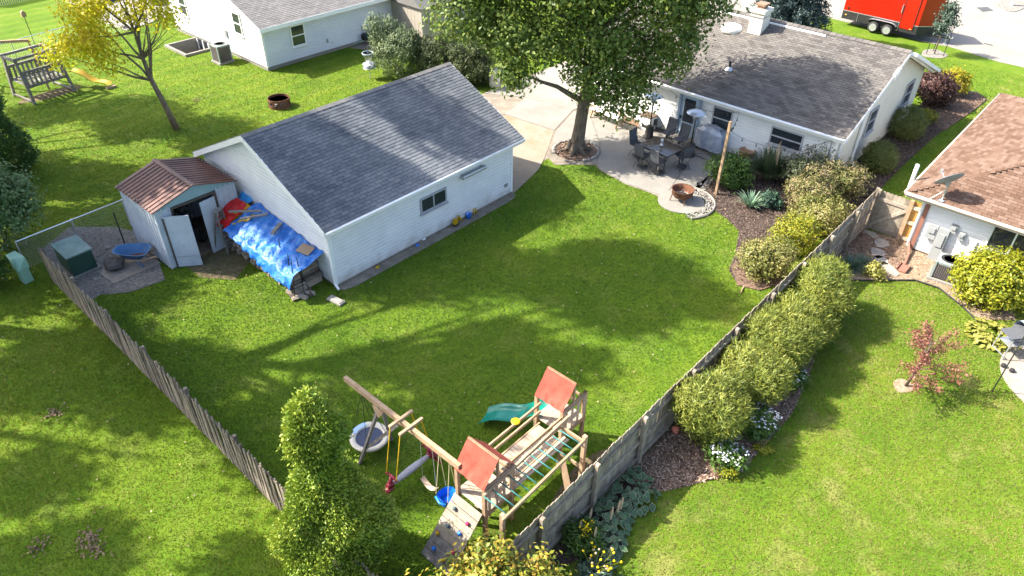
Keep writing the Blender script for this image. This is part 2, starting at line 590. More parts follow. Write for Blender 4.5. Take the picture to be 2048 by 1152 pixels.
m_acbrown = M('taupe_grille', (0.13, 0.11, 0.11), (0.19, 0.165, 0.16), rough=0.6)
m_log = M('split_firewood', (0.102, 0.0765, 0.0595), (0.255, 0.212, 0.17), rough=0.95, nscale=6, nw=.6, rw=1.0, c3=(0.357, 0.289, 0.221), fine=(40, .25))
m_cardboard = M('tan_board', (0.252, 0.18, 0.12), (0.312, 0.24, 0.174), rough=0.85)
m_steeltop = M('brushed_heater_metal', (0.496, 0.512, 0.528), (0.592, 0.6, 0.616), rough=0.3, metal=.6, spec=.6)

# ------------------------------------------------------------------ ground and pavements
def lawn_material():
    m = bpy.data.materials.new('lawn_turf')
    m.use_nodes = True
    nt = m.node_tree
    N, Lk = nt.nodes, nt.links
    b = N['Principled BSDF']
    b.inputs['Roughness'].default_value = 0.95
    b.inputs['Specular IOR Level'].default_value = 0.1
    geo = N.new('ShaderNodeNewGeometry')

    def noise(sc, det=4):
        n = N.new('ShaderNodeTexNoise')
        n.inputs['Scale'].default_value = sc
        n.inputs['Detail'].default_value = det
        n.inputs['Roughness'].default_value = 0.65
        Lk.new(geo.outputs['Position'], n.inputs['Vector'])
        return n.outputs[0]
    rp = N.new('ShaderNodeValToRGB')
    el = rp.color_ramp.elements
    el[0].position, el[1].position = 0.30, 0.72
    el[0].color = (0.046, 0.104, 0.008, 1)
    el[1].color = (0.140, 0.184, 0.017, 1)
    e = el.new(0.5)
    e.color = (0.084, 0.146, 0.010, 1)
    # sum of three scales
    a = N.new('ShaderNodeMath'); a.operation = 'MULTIPLY'; a.inputs[1].default_value = 0.50
    Lk.new(noise(0.35, 3), a.inputs[0])
    c = N.new('ShaderNodeMath'); c.operation = 'MULTIPLY_ADD'; c.inputs[1].default_value = 0.30
    Lk.new(noise(3.0, 4), c.inputs[0]); Lk.new(a.outputs[0], c.inputs[2])
    d = N.new('ShaderNodeMath'); d.operation = 'MULTIPLY_ADD'; d.inputs[1].default_value = 0.20
    Lk.new(noise(28, 4), d.inputs[0]); Lk.new(c.outputs[0], d.inputs[2])
    # mowing stripes on the lawn beyond the garage: bands along X every 1.1 m
    sp = N.new('ShaderNodeSeparateXYZ')
    Lk.new(geo.outputs['Position'], sp.inputs[0])
    w = N.new('ShaderNodeMath'); w.operation = 'MULTIPLY_ADD'; w.inputs[1].default_value = 2 * PI / 1.15
    Lk.new(sp.outputs[1], w.inputs[0])
    wob = N.new('ShaderNodeMath'); wob.operation = 'MULTIPLY'; wob.inputs[1].default_value = 2.5
    Lk.new(noise(0.5, 2), wob.inputs[0]); Lk.new(wob.outputs[0], w.inputs[2])
    s = N.new('ShaderNodeMath'); s.operation = 'SINE'
    Lk.new(w.outputs[0], s.inputs[0])
    mk = N.new('ShaderNodeMapRange')
    mk.inputs[1].default_value, mk.inputs[2].default_value, mk.inputs[3].default_value, mk.inputs[4].default_value = 25.5, 27.0, 0.012, 0.05
    Lk.new(sp.outputs[1], mk.inputs[0])
    st = N.new('ShaderNodeMath'); st.operation = 'MULTIPLY_ADD'
    Lk.new(s.outputs[0], st.inputs[0]); Lk.new(mk.outputs[0], st.inputs[1]); Lk.new(d.outputs[0], st.inputs[2])
    Lk.new(st.outputs[0], rp.inputs[0])
    # straw coloured worn patches, stronger outside the fenced yard
    wp = N.new('ShaderNodeMapRange')
    wp.inputs[1].default_value, wp.inputs[2].default_value, wp.inputs[3].default_value, wp.inputs[4].default_value = 0.52, 0.78, 0.0, 0.75
    Lk.new(noise(0.9, 5), wp.inputs[0])
    yr = N.new('ShaderNodeMapRange')
    yr.inputs[1].default_value, yr.inputs[2].default_value, yr.inputs[3].default_value, yr.inputs[4].default_value = 5.6, 6.0, 1.0, 0.35
    Lk.new(sp.outputs[1], yr.inputs[0])
    wm = N.new('ShaderNodeMath'); wm.operation = 'MULTIPLY'
    Lk.new(wp.outputs[0], wm.inputs[0]); Lk.new(yr.outputs[0], wm.inputs[1])
    mx = N.new('ShaderNodeMix'); mx.data_type = 'RGBA'
    Lk.new(wm.outputs[0], mx.inputs[0]); Lk.new(rp.outputs[0], mx.inputs[6])
    mx.inputs[7].default_value = (0.27, 0.235, 0.085, 1)
    Lk.new(mx.outputs[2], b.inputs['Base Color'])
    bp = N.new('ShaderNodeBump'); bp.inputs['Strength'].default_value = 0.7; bp.inputs['Distance'].default_value = 0.03
    Lk.new(noise(30, 4), bp.inputs['Height'])
    Lk.new(bp.outputs[0], b.inputs['Normal'])
    return m


m_lawn = lawn_material()
gm = MB()
WELL = (18.55, 20.5, 42.6, 44.9)     # the sunken window well beside the grey house
xs = [-400, -40, WELL[0], WELL[1], 120, 900]
ys = [-400, -40, WELL[2], WELL[3], 120, 900]
for i in range(5):
    for j in range(5):
        if i == 2 and j == 2:
            continue
        o = len(gm.v)
        gm.v += [(xs[i], ys[j], 0), (xs[i + 1], ys[j], 0), (xs[i + 1], ys[j + 1], 0), (xs[i], ys[j + 1], 0)]
        gm.f.append((o, o + 1, o + 2, o + 3))
struct(gm.build('ground', m_lawn))
EXCL.append([(WELL[0] - .15, WELL[2] - .15), (WELL[1], WELL[2] - .15), (WELL[1], WELL[3] + .15), (WELL[0] - .15, WELL[3] + .15)])


def slab(name, poly, mat, h=0.03, z0=-0.05, excl=True, parent=None):
    o = MB().prism(poly, z0, h).build(name, mat, parent)
    if parent is None:
        struct(o)
    if excl:
        EXCL.append(poly)
    return o


GX0, GX1, GY0, GY1 = 10.77, 19.65, 17.70, 25.40
HX, HY0, HY1 = 29.25, 8.30, 21.4
# driveway beside and behind the garage, cast in several slabs
drive = struct(MB().prism([(GX1 - 1, 18.6), (24.0, 18.6), (28.9, 20.4), (62, 20.4), (62, 25.6), (27.5, 26.0), (GX1 - 1, 26.0)], -0.1, 0.012).build('driveway', m_concretedirty))
EXCL.append([(GX1 - 1, 18.6), (24.0, 18.6), (28.9, 20.4), (62, 20.4), (62, 25.6), (27.5, 26.0), (GX1 - 1, 26.0)])
P = gp
apron = [(GX1 + .02, 17.62)] + P([(1030, 384), (1040, 375), (1062, 355), (1078, 338), (1089, 317), (1108, 263.5), (1009, 231)]) + [(GX1 + .02, 23.3)]
slab('apron_slab', apron, m_concretewarm, 0.03, parent=drive)
EXCL.append(apron)
a0, a1, a2, a3 = P([(1010, 229), (1109, 261.5), (1146, 221), (1052, 196)])
slab('drive_slab', [a0, a1, a2, a3], m_concrete, 0.032, parent=drive)
slab('drive_slab', [(GX1 + .02, 23.34), a0, a3, (a3[0] - 1.2, 25.95), (GX1 + .02, 25.95)], m_concretedirty, 0.028, parent=drive)
b0, b1 = (a3[0] + .02, a3[1] + .01), (a2[0] + .02, a2[1] + .01)
slab('drive_slab', [b0, b1, (31.5, 21.0), (34.2, 25.7), (a3[0] - 1.1, 25.95)], m_concrete, 0.03, parent=drive)
for k in range(6):
    slab('drive_slab', [(34.25 + k * 4.5 - (2.7 if k == 0 else 0), 20.5), (38.7 + k * 4.5, 20.5), (38.7 + k * 4.5, 25.5), (34.25 + k * 4.5, 25.5)], m_concrete, 0.03, parent=drive)
# patio behind the house
patio = struct(MB().prism(P([(1104, 268), (1092, 312), (1110, 330), (1190, 330), (1200, 341), (1252, 369), (1300, 386), (1326, 398), (1345, 412), (1405, 400), (1424, 350), (1470, 306)]) + [(HX, 9.6), (HX, 20.6), (28.9, 20.9)], -0.1, 0.018).build('patio', m_concretedirty))
patio_poly = P([(1104, 268), (1092, 312), (1100, 335), (1190, 335), (1200, 341), (1252, 369), (1300, 386), (1326, 398), (1345, 412), (1405, 400), (1424, 350), (1470, 306)]) + [(HX, 9.6), (HX, 20.6), (28.9, 20.9)]
EXCL.append(patio_poly)
q = P([(1110, 266), (1147, 222), (1262, 248), (1240, 322), (1196, 331), (1172, 300), (1130, 294), (1101, 302), (1098, 298)])
slab('patio_slab', P([(1111, 265), (1148, 223), (1180, 231), (1200, 290), (1192, 330), (1185, 326), (1172, 300), (1130, 294), (1101, 302)]), m_concrete, 0.034, parent=patio)
slab('patio_slab', P([(1181, 231), (1310, 262), (1394, 298), (1330, 393), (1302, 385), (1254, 368), (1203, 341), (1194, 331), (1202, 290)]), m_concrete, 0.033, parent=patio)
slab('patio_slab', P([(1311, 262), (1372, 268), (1474, 304), (1447, 323), (1424, 346), (1380, 384), (1358, 392), (1332, 393), (1396, 298)]), m_concrete, 0.035, parent=patio)
fpc = g(1362, 404)
slab('patio_slab', arc((fpc.x, fpc.y), 0.95, 0, 348, 30), m_concrete, 0.038, parent=patio)
# concrete strip along the garage wall
strip = [(GX0 - .1, GY0 + .02)] + P([(672, 577), (688, 581), (712, 573), (830, 508), (950, 442), (1018, 404), (1031, 394), (1029, 388)]) + [(GX1, GY0 + .02)]
slab('garage_strip', strip, m_concretedirty, 0.03)

# beds of mulch and gravel
oak_c = g(1152, 303)
EXCL.append(arc((oak_c.x, oak_c.y), 1.12, 0, 350, 30))
struct(MB().prism(arc((oak_c.x, oak_c.y), 0.95, 0, 350, 30), -.05, 0.055).build('mulch_ring', m_mulch))
bedA = P([(1424, 352), (1400, 385), (1418, 415), (1452, 436), (1478, 462), (1470, 510), (1458, 540), (1475, 570), (1520, 580), (1556, 566), (1600, 500), (1756, 400)]) + [(30.5, 6.35), (HX, 8.3), (HX, 12.2)]
slab('planting_bed', bedA, m_mulchdark, 0.03)
bedA2 = P([(1462, 535), (1475, 572), (1520, 582), (1562, 568), (1575, 520), (1490, 510)])
slab('planting_bed', bedA2, m_mulch, 0.045)
bedG = [(29.3, 8.32), (29.4, 6.5), (30.6, 6.5), (33.5, 6.55), (37.5, 6.5), (40.5, 6.3), (42.6, 6.0), (44.6, 5.9), (45.4, 6.6), (45.0, 7.6), (43.0, 8.32)]
slab('planting_bed', bedG, m_mulchdark, 0.03)
slab('planting_bed', [(38.8, 6.35), (42.6, 6.02), (44.5, 5.95), (45.3, 6.6), (44.9, 7.5), (43.0, 8.2), (40.0, 8.0)], m_mulch, 0.045)
bedF = P([(1300, 900), (1355, 975), (1395, 968), (1470, 950), (1530, 890), (1580, 830), (1618, 740), (1640, 660), (1662, 590), (1620, 560), (1560, 590), (1440, 720)])
bedF = [(x, min(y, 5.72)) for x, y in bedF]
slab('planting_bed', P([(1290, 985), (1330, 983), (1400, 966), (1480, 945), (1535, 885), (1585, 825), (1622, 740), (1642, 660), (1664, 600), (1735, 470)]) + [(27.0, 5.75), (10.9, 5.75)], m_mulch, 0.03)
slab('planting_bed', P([(1090, 1160), (1170, 1110), (1230, 1030), (1290, 985)]) + [(11.3, 5.75), (6.3, 5.75)], m_mulchdark, 0.025)
slab('gravel_yard', P([(110, 560), (85, 500), (140, 455), (232, 455), (300, 470), (330, 560), (260, 585), (200, 590), (170, 610)]), m_gravel, 0.02)
slab('bare_patch', P([(370, 530), (470, 470), (520, 500), (470, 560), (400, 555)]), m_soil, 0.008, excl=False)
tan = P([(1690, 560), (1660, 500), (1735, 462), (1880, 500), (2000, 520), (2030, 640), (1960, 640), (1925, 612), (1880, 575), (1830, 560), (1760, 560)])
slab('gravel_walk', tan, m_tanstone, 0.02)
slab('mulch_patch', P([(1700, 500), (1738, 462), (1830, 490), (1800, 535), (1760, 545)]), m_mulch, 0.028)
rp_c = g(2052, 745)
rp_poly = arc((rp_c.x + .35, rp_c.y - 1.35), 2.1, 30, 370, 40)
slab('round_patio', rp_poly, m_paver, 0.03)
# street, drive and pavements at the far right, and the terrace behind the maple
slab('street', [(47.5, 26.0)] + P([(1640, 32), (1687, 43), (1766, 61), (1843, 83), (1900, 94), (2001, 125), (2048, 135)]) + [(51.5, 3.0), (52.5, -8), (150, -8), (150, 90), (90, 90), (60, 60), (52, 40)], m_road, 0.02)
slab('street_verge', [(66.5, 6.0), (90, 6.0), (90, 2.0), (70, 2.8), (66.5, 4.6)], m_soil, 0.05)
terr = P([(135, 0), (150, 20), (196, 28), (205, 45), (255, 62), (350, 30), (372, 0), (372, -60), (120, -60)])
slab('terrace', terr, m_concrete, 0.05)
slab('neighbour_walk', [(26.1, 36.9), (27.2, 34.3), (29.6, 33.6), (31.6, 36.9)], m_concretedirty, 0.03)
for (xy, rx, ry, sd) in ((g(105, 188), 1.5, .55, 1), (g(1172, 960), 1.2, .45, 2)):
    slab('worn_turf', blobpoly((xy.x, xy.y), rx, ry, seed=sd), m_soil, 0.007, excl=False)


# ------------------------------------------------------------------ roofs, walls and windows
def frame_rot(u, v, n):
    return Matrix((u, v, n)).transposed()


def shingles(roof, parent_loc, O, u, v, W, L, tab, ex, mat, keep=None, near=300, th=0.016, gap=0.012):
    """courses of tabs over a roof plane; the ones nearest the camera are pieces of their own"""
    u, v = Vector(u).normalized(), Vector(v).normalized()
    n = u.cross(v)
    R = frame_rot(u, v, n)
    eul = R.to_euler()
    spots = []
    rows = int(L / ex)
    for j in range(rows):
        off = (j % 2) * tab / 2 + 0.02 * math.sin(j * 12.9)
        k = -1
        while True:
            x0 = k * tab + off
            k += 1
            x1 = min(x0 + tab - gap, W)
            x0 = max(x0, 0)
            if x0 >= W:
                break
            if x1 - x0 < 0.05:
                continue
            if keep and not keep((x0 + x1) / 2, (j + .5) * ex):
                continue
            spots.append((x0, x1, j * ex))
    O = Vector(O)
    pos = np.array([O + u * ((a + b) / 2) + v * y for a, b, y in spots])
    order = np.argsort(np.linalg.norm(pos - np.array([0, 0, CAM_H]), axis=1))
    full = tab - gap

    def verts(w, dz):
        t = th
        return [(-w / 2, 0, .0), (w / 2, 0, .0), (w / 2, ex * 1.12, .0), (-w / 2, ex * 1.12, .0),
                (-w / 2, 0, t + dz), (w / 2, 0, t + dz), (w / 2, ex * 1.12, .003 + dz), (-w / 2, ex * 1.12, .003 + dz)]
    fs = [(4, 5, 6, 7), (0, 1, 5, 4), (1, 2, 6, 5), (3, 0, 4, 7)]
    me = bpy.data.meshes.new('shingle')
    me.from_pydata(verts(full, 0), [], fs)
    me.materials.append(mat)
    rest = MB()
    cnt = 0
    pl = Vector(parent_loc)
    for i in order:
        a, b, y = spots[i]
        c = O + u * ((a + b) / 2) + v * y
        dz = random.uniform(0, .005)
        if cnt < near and abs((b - a) - full) < 1e-4:
            piece(me, 'shingle', roof, c - pl + n * dz, eul)
            cnt += 1
        else:
            rest.add([R @ Vector(q) + c - pl for q in verts(b - a, dz)], fs)
    r = rest.build('shingle_field', mat, roof)
    r['kind'] = 'stuff'
    return r


def lap_wall(t, O, u, W, H, mat, ex=0.115, th=0.12, name='wall', top=None, inner=None, base=0.0):
    """a wall slab faced with lapped boards; top(x) gives the wall height along u for gables"""
    O, u = Vector(O), Vector(u).normalized()
    n = u.cross(Vector((0, 0, 1)))        # outward
    pts = [(0, 0), (W, 0)] + ([(W, H), (0, H)] if top is None else top)
    poly = [O + u * x + Vector((0, 0, z)) for x, z in pts]
    w = MB().extr(poly, -n * th).build(name, mat if inner is None else inner, t, world=True)
    hmax = max(z for x, z in pts)
    inv = TM[t.name].inverted()
    k = 0
    while base + k * ex < hmax - 0.02:
        z0, z1 = base + k * ex, min(base + (k + 1) * ex + 0.012, hmax)
        k += 1
        # clip the course to the wall polygon
        zc = z0 + ex * .35
        xs_ = []
        for i in range(len(pts)):
            (xa, za), (xb, zb) = pts[i], pts[(i + 1) % len(pts)]
            if (za > zc) != (zb > zc):
                xs_.append(xa + (xb - xa) * (zc - za) / (zb - za))
        if len(xs_) < 2:
            continue
        x0, x1 = min(xs_), max(xs_)
        if x1 - x0 < .1:
            continue
        a, b = O + u * x0, O + u * x1
        Z0, Z1 = Vector((0, 0, z0)), Vector((0, 0, z1))
        Zm = Vector((0, 0, z0 + (z1 - z0) * .60))
        vs = [a + Z0 + n * .003, b + Z0 + n * .003, b + Z1 + n * .003, a + Z1 + n * .003,
              a + Z0 + n * .036, b + Z0 + n * .036, b + Zm + n * .034, a + Zm + n * .034, b + Z1 + n * .005, a + Z1 + n * .005]
        m = MB().add([inv @ q for q in vs], [(4, 5, 6, 7), (7, 6, 8, 9), (0, 1, 5, 4), (1, 2, 8, 6, 5), (3, 0, 4, 7, 9)])
        m.build('siding_board', mat, w)
    return w


def window(t, c, u, w, h, fmat, gmat, style='hung', fr=0.07, depth=0.07, sill=True):
    """c: centre of the opening on the wall face; u: along the wall"""
    c, u = Vector(c), Vector(u).normalized()
    n = u.cross(Vector((0, 0, 1)))
    R = frame_rot(u, n, Vector((0, 0, 1)))
    m = MB()
    d = depth
    for sx in (-1, 1):
        m.box(c + u * sx * (w / 2 - fr / 2) + n * (d / 2), (fr, d, h), R)
    for sz in (-1, 1):
        m.box(c + Vector((0, 0, sz * (h / 2 - fr / 2))) + n * (d / 2 - .001), (w - 2 * fr, d - .002, fr), R)
    fo = m.build('window', fmat, t, world=True)
    iw, ih = w - 2 * fr, h - 2 * fr

    def sub(mm, name, mat):
        # window object has identity local transform under t
        inv = TM[t.name].inverted()
        mm.v = [tuple(inv @ Vector(q)) for q in mm.v]
        return mm.build(name, mat, fo)
    if style == 'hung':
        sub(MB().box(c + Vector((0, 0, ih / 4)) + n * .03, (iw, .012, ih / 2 - .02), R), 'pane', gmat)
        sub(MB().box(c - Vector((0, 0, ih / 4)) + n * .034, (iw, .012, ih / 2 - .02), R), 'pane', gmat)
        sub(MB().box(c + n * .045, (iw, .035, .055), R), 'meeting_rail', fmat)
    elif style == 'slider':
        sub(MB().box(c + u * (iw / 4) + n * .03, (iw / 2 - .02, .012, ih), R), 'pane', gmat)
        sub(MB().box(c - u * (iw / 4) + n * .034, (iw / 2 - .02, .012, ih), R), 'pane', gmat)
        sub(MB().box(c + n * .045, (.05, .035, ih), R), 'meeting_rail', fmat)
    else:
        sub(MB().box(c + n * .03, (iw, .012, ih), R), 'pane', gmat)
    if sill:
        sub(MB().box(c + Vector((0, 0, -h / 2 - .025)) + n * .06, (w + .08, .12, .045), R), 'sill', fmat)
    return fo


def roof_slab(t, name, quad, mat, th=0.14):
    return MB().extr([Vector(q) - Vector((0, 0, th)) for q in quad], (0, 0, th)).build(name, mat, t, world=True)
X, Y, Z = Vector((1, 0, 0)), Vector((0, 1, 0)), Vector((0, 0, 1))

# ------------------------------------------------------------------ garage
RX0, RX1, RYF, RYR, RYB, RZE, RZR = 10.47, 20.07, 17.42, 21.556, 25.69, 2.456, 4.467
t = thing('garage', 'white sided garage with a dark blue-grey shingled gable roof', 'garage', (15.2, 21.5, 0))
tl = Vector((15.2, 21.5, 0))
sl = (RZR - RZE) / (RYR - RYF)
WH = RZE - .10 + sl * (GY0 - RYF)
lap_wall(t, (GX0, GY0, .10), X, GX1 - GX0, WH - .12, m_white, ex=.145, base=0.0)
mid = RYR - GY0
gw = GY1 - GY0
gtop = WH - .12 + sl * mid
lap_wall(t, (GX0, GY1, .10), -Y, gw, WH, m_white, ex=.145, top=[(gw, WH - .12), (gw - mid, gtop), (0, WH - .12)])
lap_wall(t, (GX1, GY0, .10), Y, gw, WH, m_white, ex=.145, top=[(gw, WH - .12), (mid, gtop), (0, WH - .12)])
lap_wall(t, (GX1, GY1, .10), -X, GX1 - GX0, WH - .12, m_white)
MB().box2(GX0 - .015, GX1 + .015, GY0 - .015, GY1 + .015, 0, .10).build('foundation', m_concretedirty, t, world=True)
rf = roof_slab(t, 'roof', [(RX0, RYF, RZE), (RX1, RYF, RZE), (RX1, RYR, RZR), (RX0, RYR, RZR)], m_deck, .10)
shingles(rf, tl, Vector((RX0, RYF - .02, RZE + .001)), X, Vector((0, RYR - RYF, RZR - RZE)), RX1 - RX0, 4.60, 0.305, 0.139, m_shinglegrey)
rb = roof_slab(t, 'roof', [(RX0, RYR, RZR), (RX1, RYR, RZR), (RX1, RYB, RZE), (RX0, RYB, RZE)], m_deck, .10)
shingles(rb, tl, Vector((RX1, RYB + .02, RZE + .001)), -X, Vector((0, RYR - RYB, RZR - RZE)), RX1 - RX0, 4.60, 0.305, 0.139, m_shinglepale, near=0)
# ridge cap in overlapping pieces
nrm = Vector((0, -(RZR - RZE), RYR - RYF)).normalized()
capm = bpy.data.meshes.new('ridge_cap')
capm.from_pydata([(0, 0, .04), (.27, 0, .028), (0, -.14, -.028), (.27, -.14, -.04), (0, .14, -.028), (.27, .14, -.04)], [], [(0, 2, 3, 1), (0, 1, 5, 4)])
capm.materials.append(m_shinglepale)
for k in range(36):
    piece(capm, 'ridge_cap', rf, Vector((RX0 + k * .2655, RYR, RZR + .005)) - tl)
# eaves and rakes
MB().box2(RX0, RX1, RYF - .015, RYF + .015, RZE - .20, RZE - .01).build('fascia', m_whitetrim, t, world=True)
gt = MB()
gt.tube([(RX0 + .02, RYF - .07, RZE - .045), (RX1 - .02, RYF - .07, RZE - .06)], .048, 8)
gt.build('gutter', m_whitetrim, t, True, world=True)
for xx, s in ((RX0, 1), (RX1, -1)):
    m = MB()
    for ya, yb in ((RYF, RYR), (RYB, RYR)):
        m.extr([(xx - .02, ya, RZE - .20), (xx - .02, ya, RZE + .01), (xx - .02, yb, RZR + .01), (xx - .02, yb, RZR - .20)], (.04, 0, 0))
    m.build('rake_board', m_whitetrim, t, world=True)
    m = MB()
    for ya, yb in ((RYF, RYR), (RYB, RYR)):
        m.extr([(xx, ya, RZE - .16), (xx, yb, RZR - .16), (xx + s * .32, yb, RZR - .16), (xx + s * .32, ya, RZE - .16)], (0, 0, .02))
    m.build('soffit', m_whitetrim, t, world=True)
MB().box2(RX0 + .03, RX1 - .03, RYF + .02, GY0 - .02, RZE - .19, RZE - .17).build('soffit', m_whitetrim, t, world=True)
# corner boards
for (cx, cy) in ((GX0, GY0), (GX1, GY0), (GX0, GY1)):
    m = MB()
    m.box((cx, cy, .1 + (WH - .12) / 2), (.10, .10, WH - .12)).build('corner_board', m_whitetrim, t, world=True)
ds = MB().tube([(RX0 + .12, RYF - .07, RZE - .07), (RX0 + .16, GY0 - .10, RZE - .32), (GX0 - .09, GY0 - .06, RZE - .55), (GX0 - .09, GY0 - .06, .22), (GX0 - .12, GY0 - .3, .10)], .042, 6)
ds.build('downspout', m_whitetrim, t, world=True)
wc = g(855, 397, 1.62)
window(t, (g(855, 397, 1.45).x, GY0 - .012, 1.50), X, 1.30, .62, m_framegrey, m_darkglass, 'slider', fr=.06)
# wall mounted canister under the eave and the outlet box near the corner
cx0 = g(945, 345, 1.9).x
can = MB().tube([(cx0 - .62, GY0 - .17, 1.93), (cx0 + .62, GY0 - .17, 1.93)], .085, 12)
can.box((cx0 - .5, GY0 - .07, 1.95), (.05, .14, .10)).box((cx0 + .5, GY0 - .07, 1.95), (.05, .14, .10))
can.build('wall_canister', m_alu, t, world=True)  # grey roll-up canister on brackets
MB().box((GX1 - .35, GY0 - .04, .55), (.16, .06, .14)).build('outlet_box', m_alu, t, world=True)

# ------------------------------------------------------------------ main house
HE, HR, HB, HYR0, HYR1, HZE, HZR = 28.874, 34.37, 39.87, 7.955, 21.75, 2.455, 4.641
t = thing('house', 'white ranch house with a taupe shingled roof, a chimney and a blue back door', 'house', (34, 15, 0))
tl = Vector((34, 15, 0))
hs = (HZR - HZE) / (HR - HE)
hw = HZE - .12 + hs * (HX - HE)
lap_wall(t, (HX, HY1, .12), -Y, HY1 - HY0, hw - .14, m_house, ex=.12)
gh = hw - .14 + hs * (HR - HX)
HXB = HB - (HX - HE)
MB().extr([(HX, HY0, 0), (HXB, HY0, 0), (HXB, HY0, hw), (HR, HY0, gh + .12), (HX, HY0, hw)], (0, .15, 0)).build('gable_wall', m_cream, t, world=True)
lap_wall(t, (HXB, HY0 + .2, .12), Y, HY1 - HY0 - .2, hw - .14, m_house, ex=.2)
MB().extr([(HX, HY1, 0), (HXB, HY1, 0), (HXB, HY1, hw), (HR, HY1, gh + .12), (HX, HY1, hw)], (0, -.15, 0)).build('gable_wall', m_house, t, world=True)
MB().box2(HX - .01, HXB, HY0 + .02, HY1 - .02, 0, .12).build('foundation', m_concretedirty, t, world=True)
rf = roof_slab(t, 'roof', [(HE, HYR1, HZE), (HE, HYR0, HZE), (HR, HYR0, HZR), (HR, HYR1, HZR)], m_deck, .10)
shingles(rf, tl, Vector((HE - .02, HYR1, HZE + .001)), -Y, Vector((HR - HE, 0, HZR - HZE)), HYR1 - HYR0, 5.91, 0.305, 0.139, m_shinglebrown)
rb = roof_slab(t, 'roof', [(HB, HYR1, HZE), (HB, HYR0, HZE), (HR, HYR0, HZR), (HR, HYR1, HZR)], m_deck, .10)
shingles(rb, tl, Vector((HB + .02, HYR0, HZE + .001)), Y, Vector((HR - HB, 0, HZR - HZE)), HYR1 - HYR0, 5.91, 0.305, 0.139, m_shinglebrown, near=0)
capm = bpy.data.meshes.new('ridge_cap')
capm.from_pydata([(0, 0, .06), (0, .31, .042), (-.19, 0, -.028), (-.19, .31, -.045), (.19, 0, -.028), (.19, .31, -.045)], [], [(0, 2, 3, 1), (0, 1, 5, 4)])
capm.materials.append(m_shinglebrown)
for k in range(46):
    piece(capm, 'ridge_cap', rf, Vector((HR, HYR0 + k * .298, HZR + .01)) - tl)
MB().box2(HR - .33, HR - .25, 11.6, HYR1 - 1, HZR - .11, HZR - .04).build('ridge_vent', m_whitetrim, t, world=True)
MB().box2(HE - .015, HE + .015, HYR0, HYR1, HZE - .20, HZE - .01).build('fascia', m_whitetrim, t, world=True)
MB().tube([(HE - .07, HYR0 + .03, HZE - .06), (HE - .07, HYR1, HZE - .04)], .055, 8).build('gutter', m_whitetrim, t, True, world=True)
MB().box2(HE + .02, HX - .03, HYR0 + .05, HYR1, HZE - .19, HZE - .17).build('soffit', m_whitetrim, t, world=True)
for yy, s in ((HYR0, 1), (HYR1, -1)):
    m = MB()
    for xa, xb in ((HE, HR), (HB, HR)):
        m.extr([(xa, yy - .02, HZE - .22), (xa, yy - .02, HZE + .012), (xb, yy - .02, HZR + .012), (xb, yy - .02, HZR - .22)], (0, .04, 0))
    m.build('rake_board', m_whitetrim, t, world=True)
# far rake overhang above the front porch
MB().extr([(HR + .05, HYR0 - .26, HZR - .02), (HB + .1, HYR0 - .26, HZE + .0), (HB + .1, HYR0 - .02, HZE + .0), (HR + .05, HYR0 - .02, HZR - .02)], (0, 0, -.16)).build('porch_return', m_whitetrim, t, world=True)
MB().box((HX - .01, HY0 + .05, 1.2), (.10, .12, 2.1)).build('corner_board', m_whitetrim, t, world=True)
# openings on the patio side
door_y = g(1383, 240, .9).y + .05
dz = 2.02
dm = MB()
for s in (-1, 1):
    dm.box((HX - .05, door_y + s * .52, dz / 2 + .1), (.12, .12, dz + .1))
dm.box((HX - .05, door_y, dz + .16), (.118, 1.16, .12))
dfo = dm.build('door', m_bluetrim, t, world=True)
inv = TM[t.name].inverted()


def subw(mm, name, mat, par, smooth=False):
    mm.v = [tuple(inv @ Vector(q)) for q in mm.v]
    return mm.build(name, mat, par, smooth)


subw(MB().box((HX - .03, door_y, dz / 2 + .1), (.06, .92, dz)), 'door_leaf', m_bluedoor, dfo)
subw(MB().box((HX - .065, door_y, 1.42), (.02, .56, 1.12)), 'pane', m_darkglass, dfo)
subw(MB().box((HX - .10, door_y + .38, 1.05), (.06, .05, .14)).tube([(HX - .1, door_y + .38, 1.05), (HX - .13, door_y + .3, 1.05)], .015, 6), 'handle', m_black, dfo)
subw(MB().box((HX - .35, door_y, .1), (.6, 1.3, .14)), 'step', m_concrete, dfo)
w1 = g(1457, 233, 1.5)
w2 = g(1584, 270, 1.55)
window(t, (HX - .012, w1.y + .05, 1.52), -Y, .98, 1.02, m_framegrey, m_darkglass, 'hung', fr=.06)
window(t, (HX - .012, w2.y, 1.55), -Y, 1.45, .80, m_framegrey, m_darkglass, 'hung', fr=.06)
# openings in the gable wall
for px, py, zz, ww, hh in ((1741, 241, 1.55, 1.0, 1.15), (1814, 186, 1.65, 1.05, 1.15)):
    q = g(px, py, zz)
    s = (HY0 - 0) / q.y                    # slide the sight line onto the wall plane
    d = Vector((q.x, q.y, q.z - CAM_H)) * s
    window(t, (d.x, HY0 - .005, CAM_H + d.z), X, ww, hh, m_framegrey, m_blueglass, 'hung', fr=.07)
dsx = HX + .35
MB().tube([(HE + .08, HYR0 - .02, HZE - .12), (HX + .25, HY0 - .07, HZE - .25), (HX + .3, HY0 - .07, .35), (HX + .3, HY0 - .25, .15)], .05, 6).build('downspout', m_whitetrim, t, world=True)
q = 31.6
MB().tube([(q, HY0 - .07, HZE + .45), (q, HY0 - .07, .40), (q, HY0 - .3, .2)], .06, 6).build('downspout', m_whitetrim, t, world=True)
MB().box((33.0, HYR0 - .04, 4.06), (.5, .12, .28), Euler((0, -math.atan(hs), 0)).to_matrix()).build('vent_hood', m_whitetrim, t, world=True)
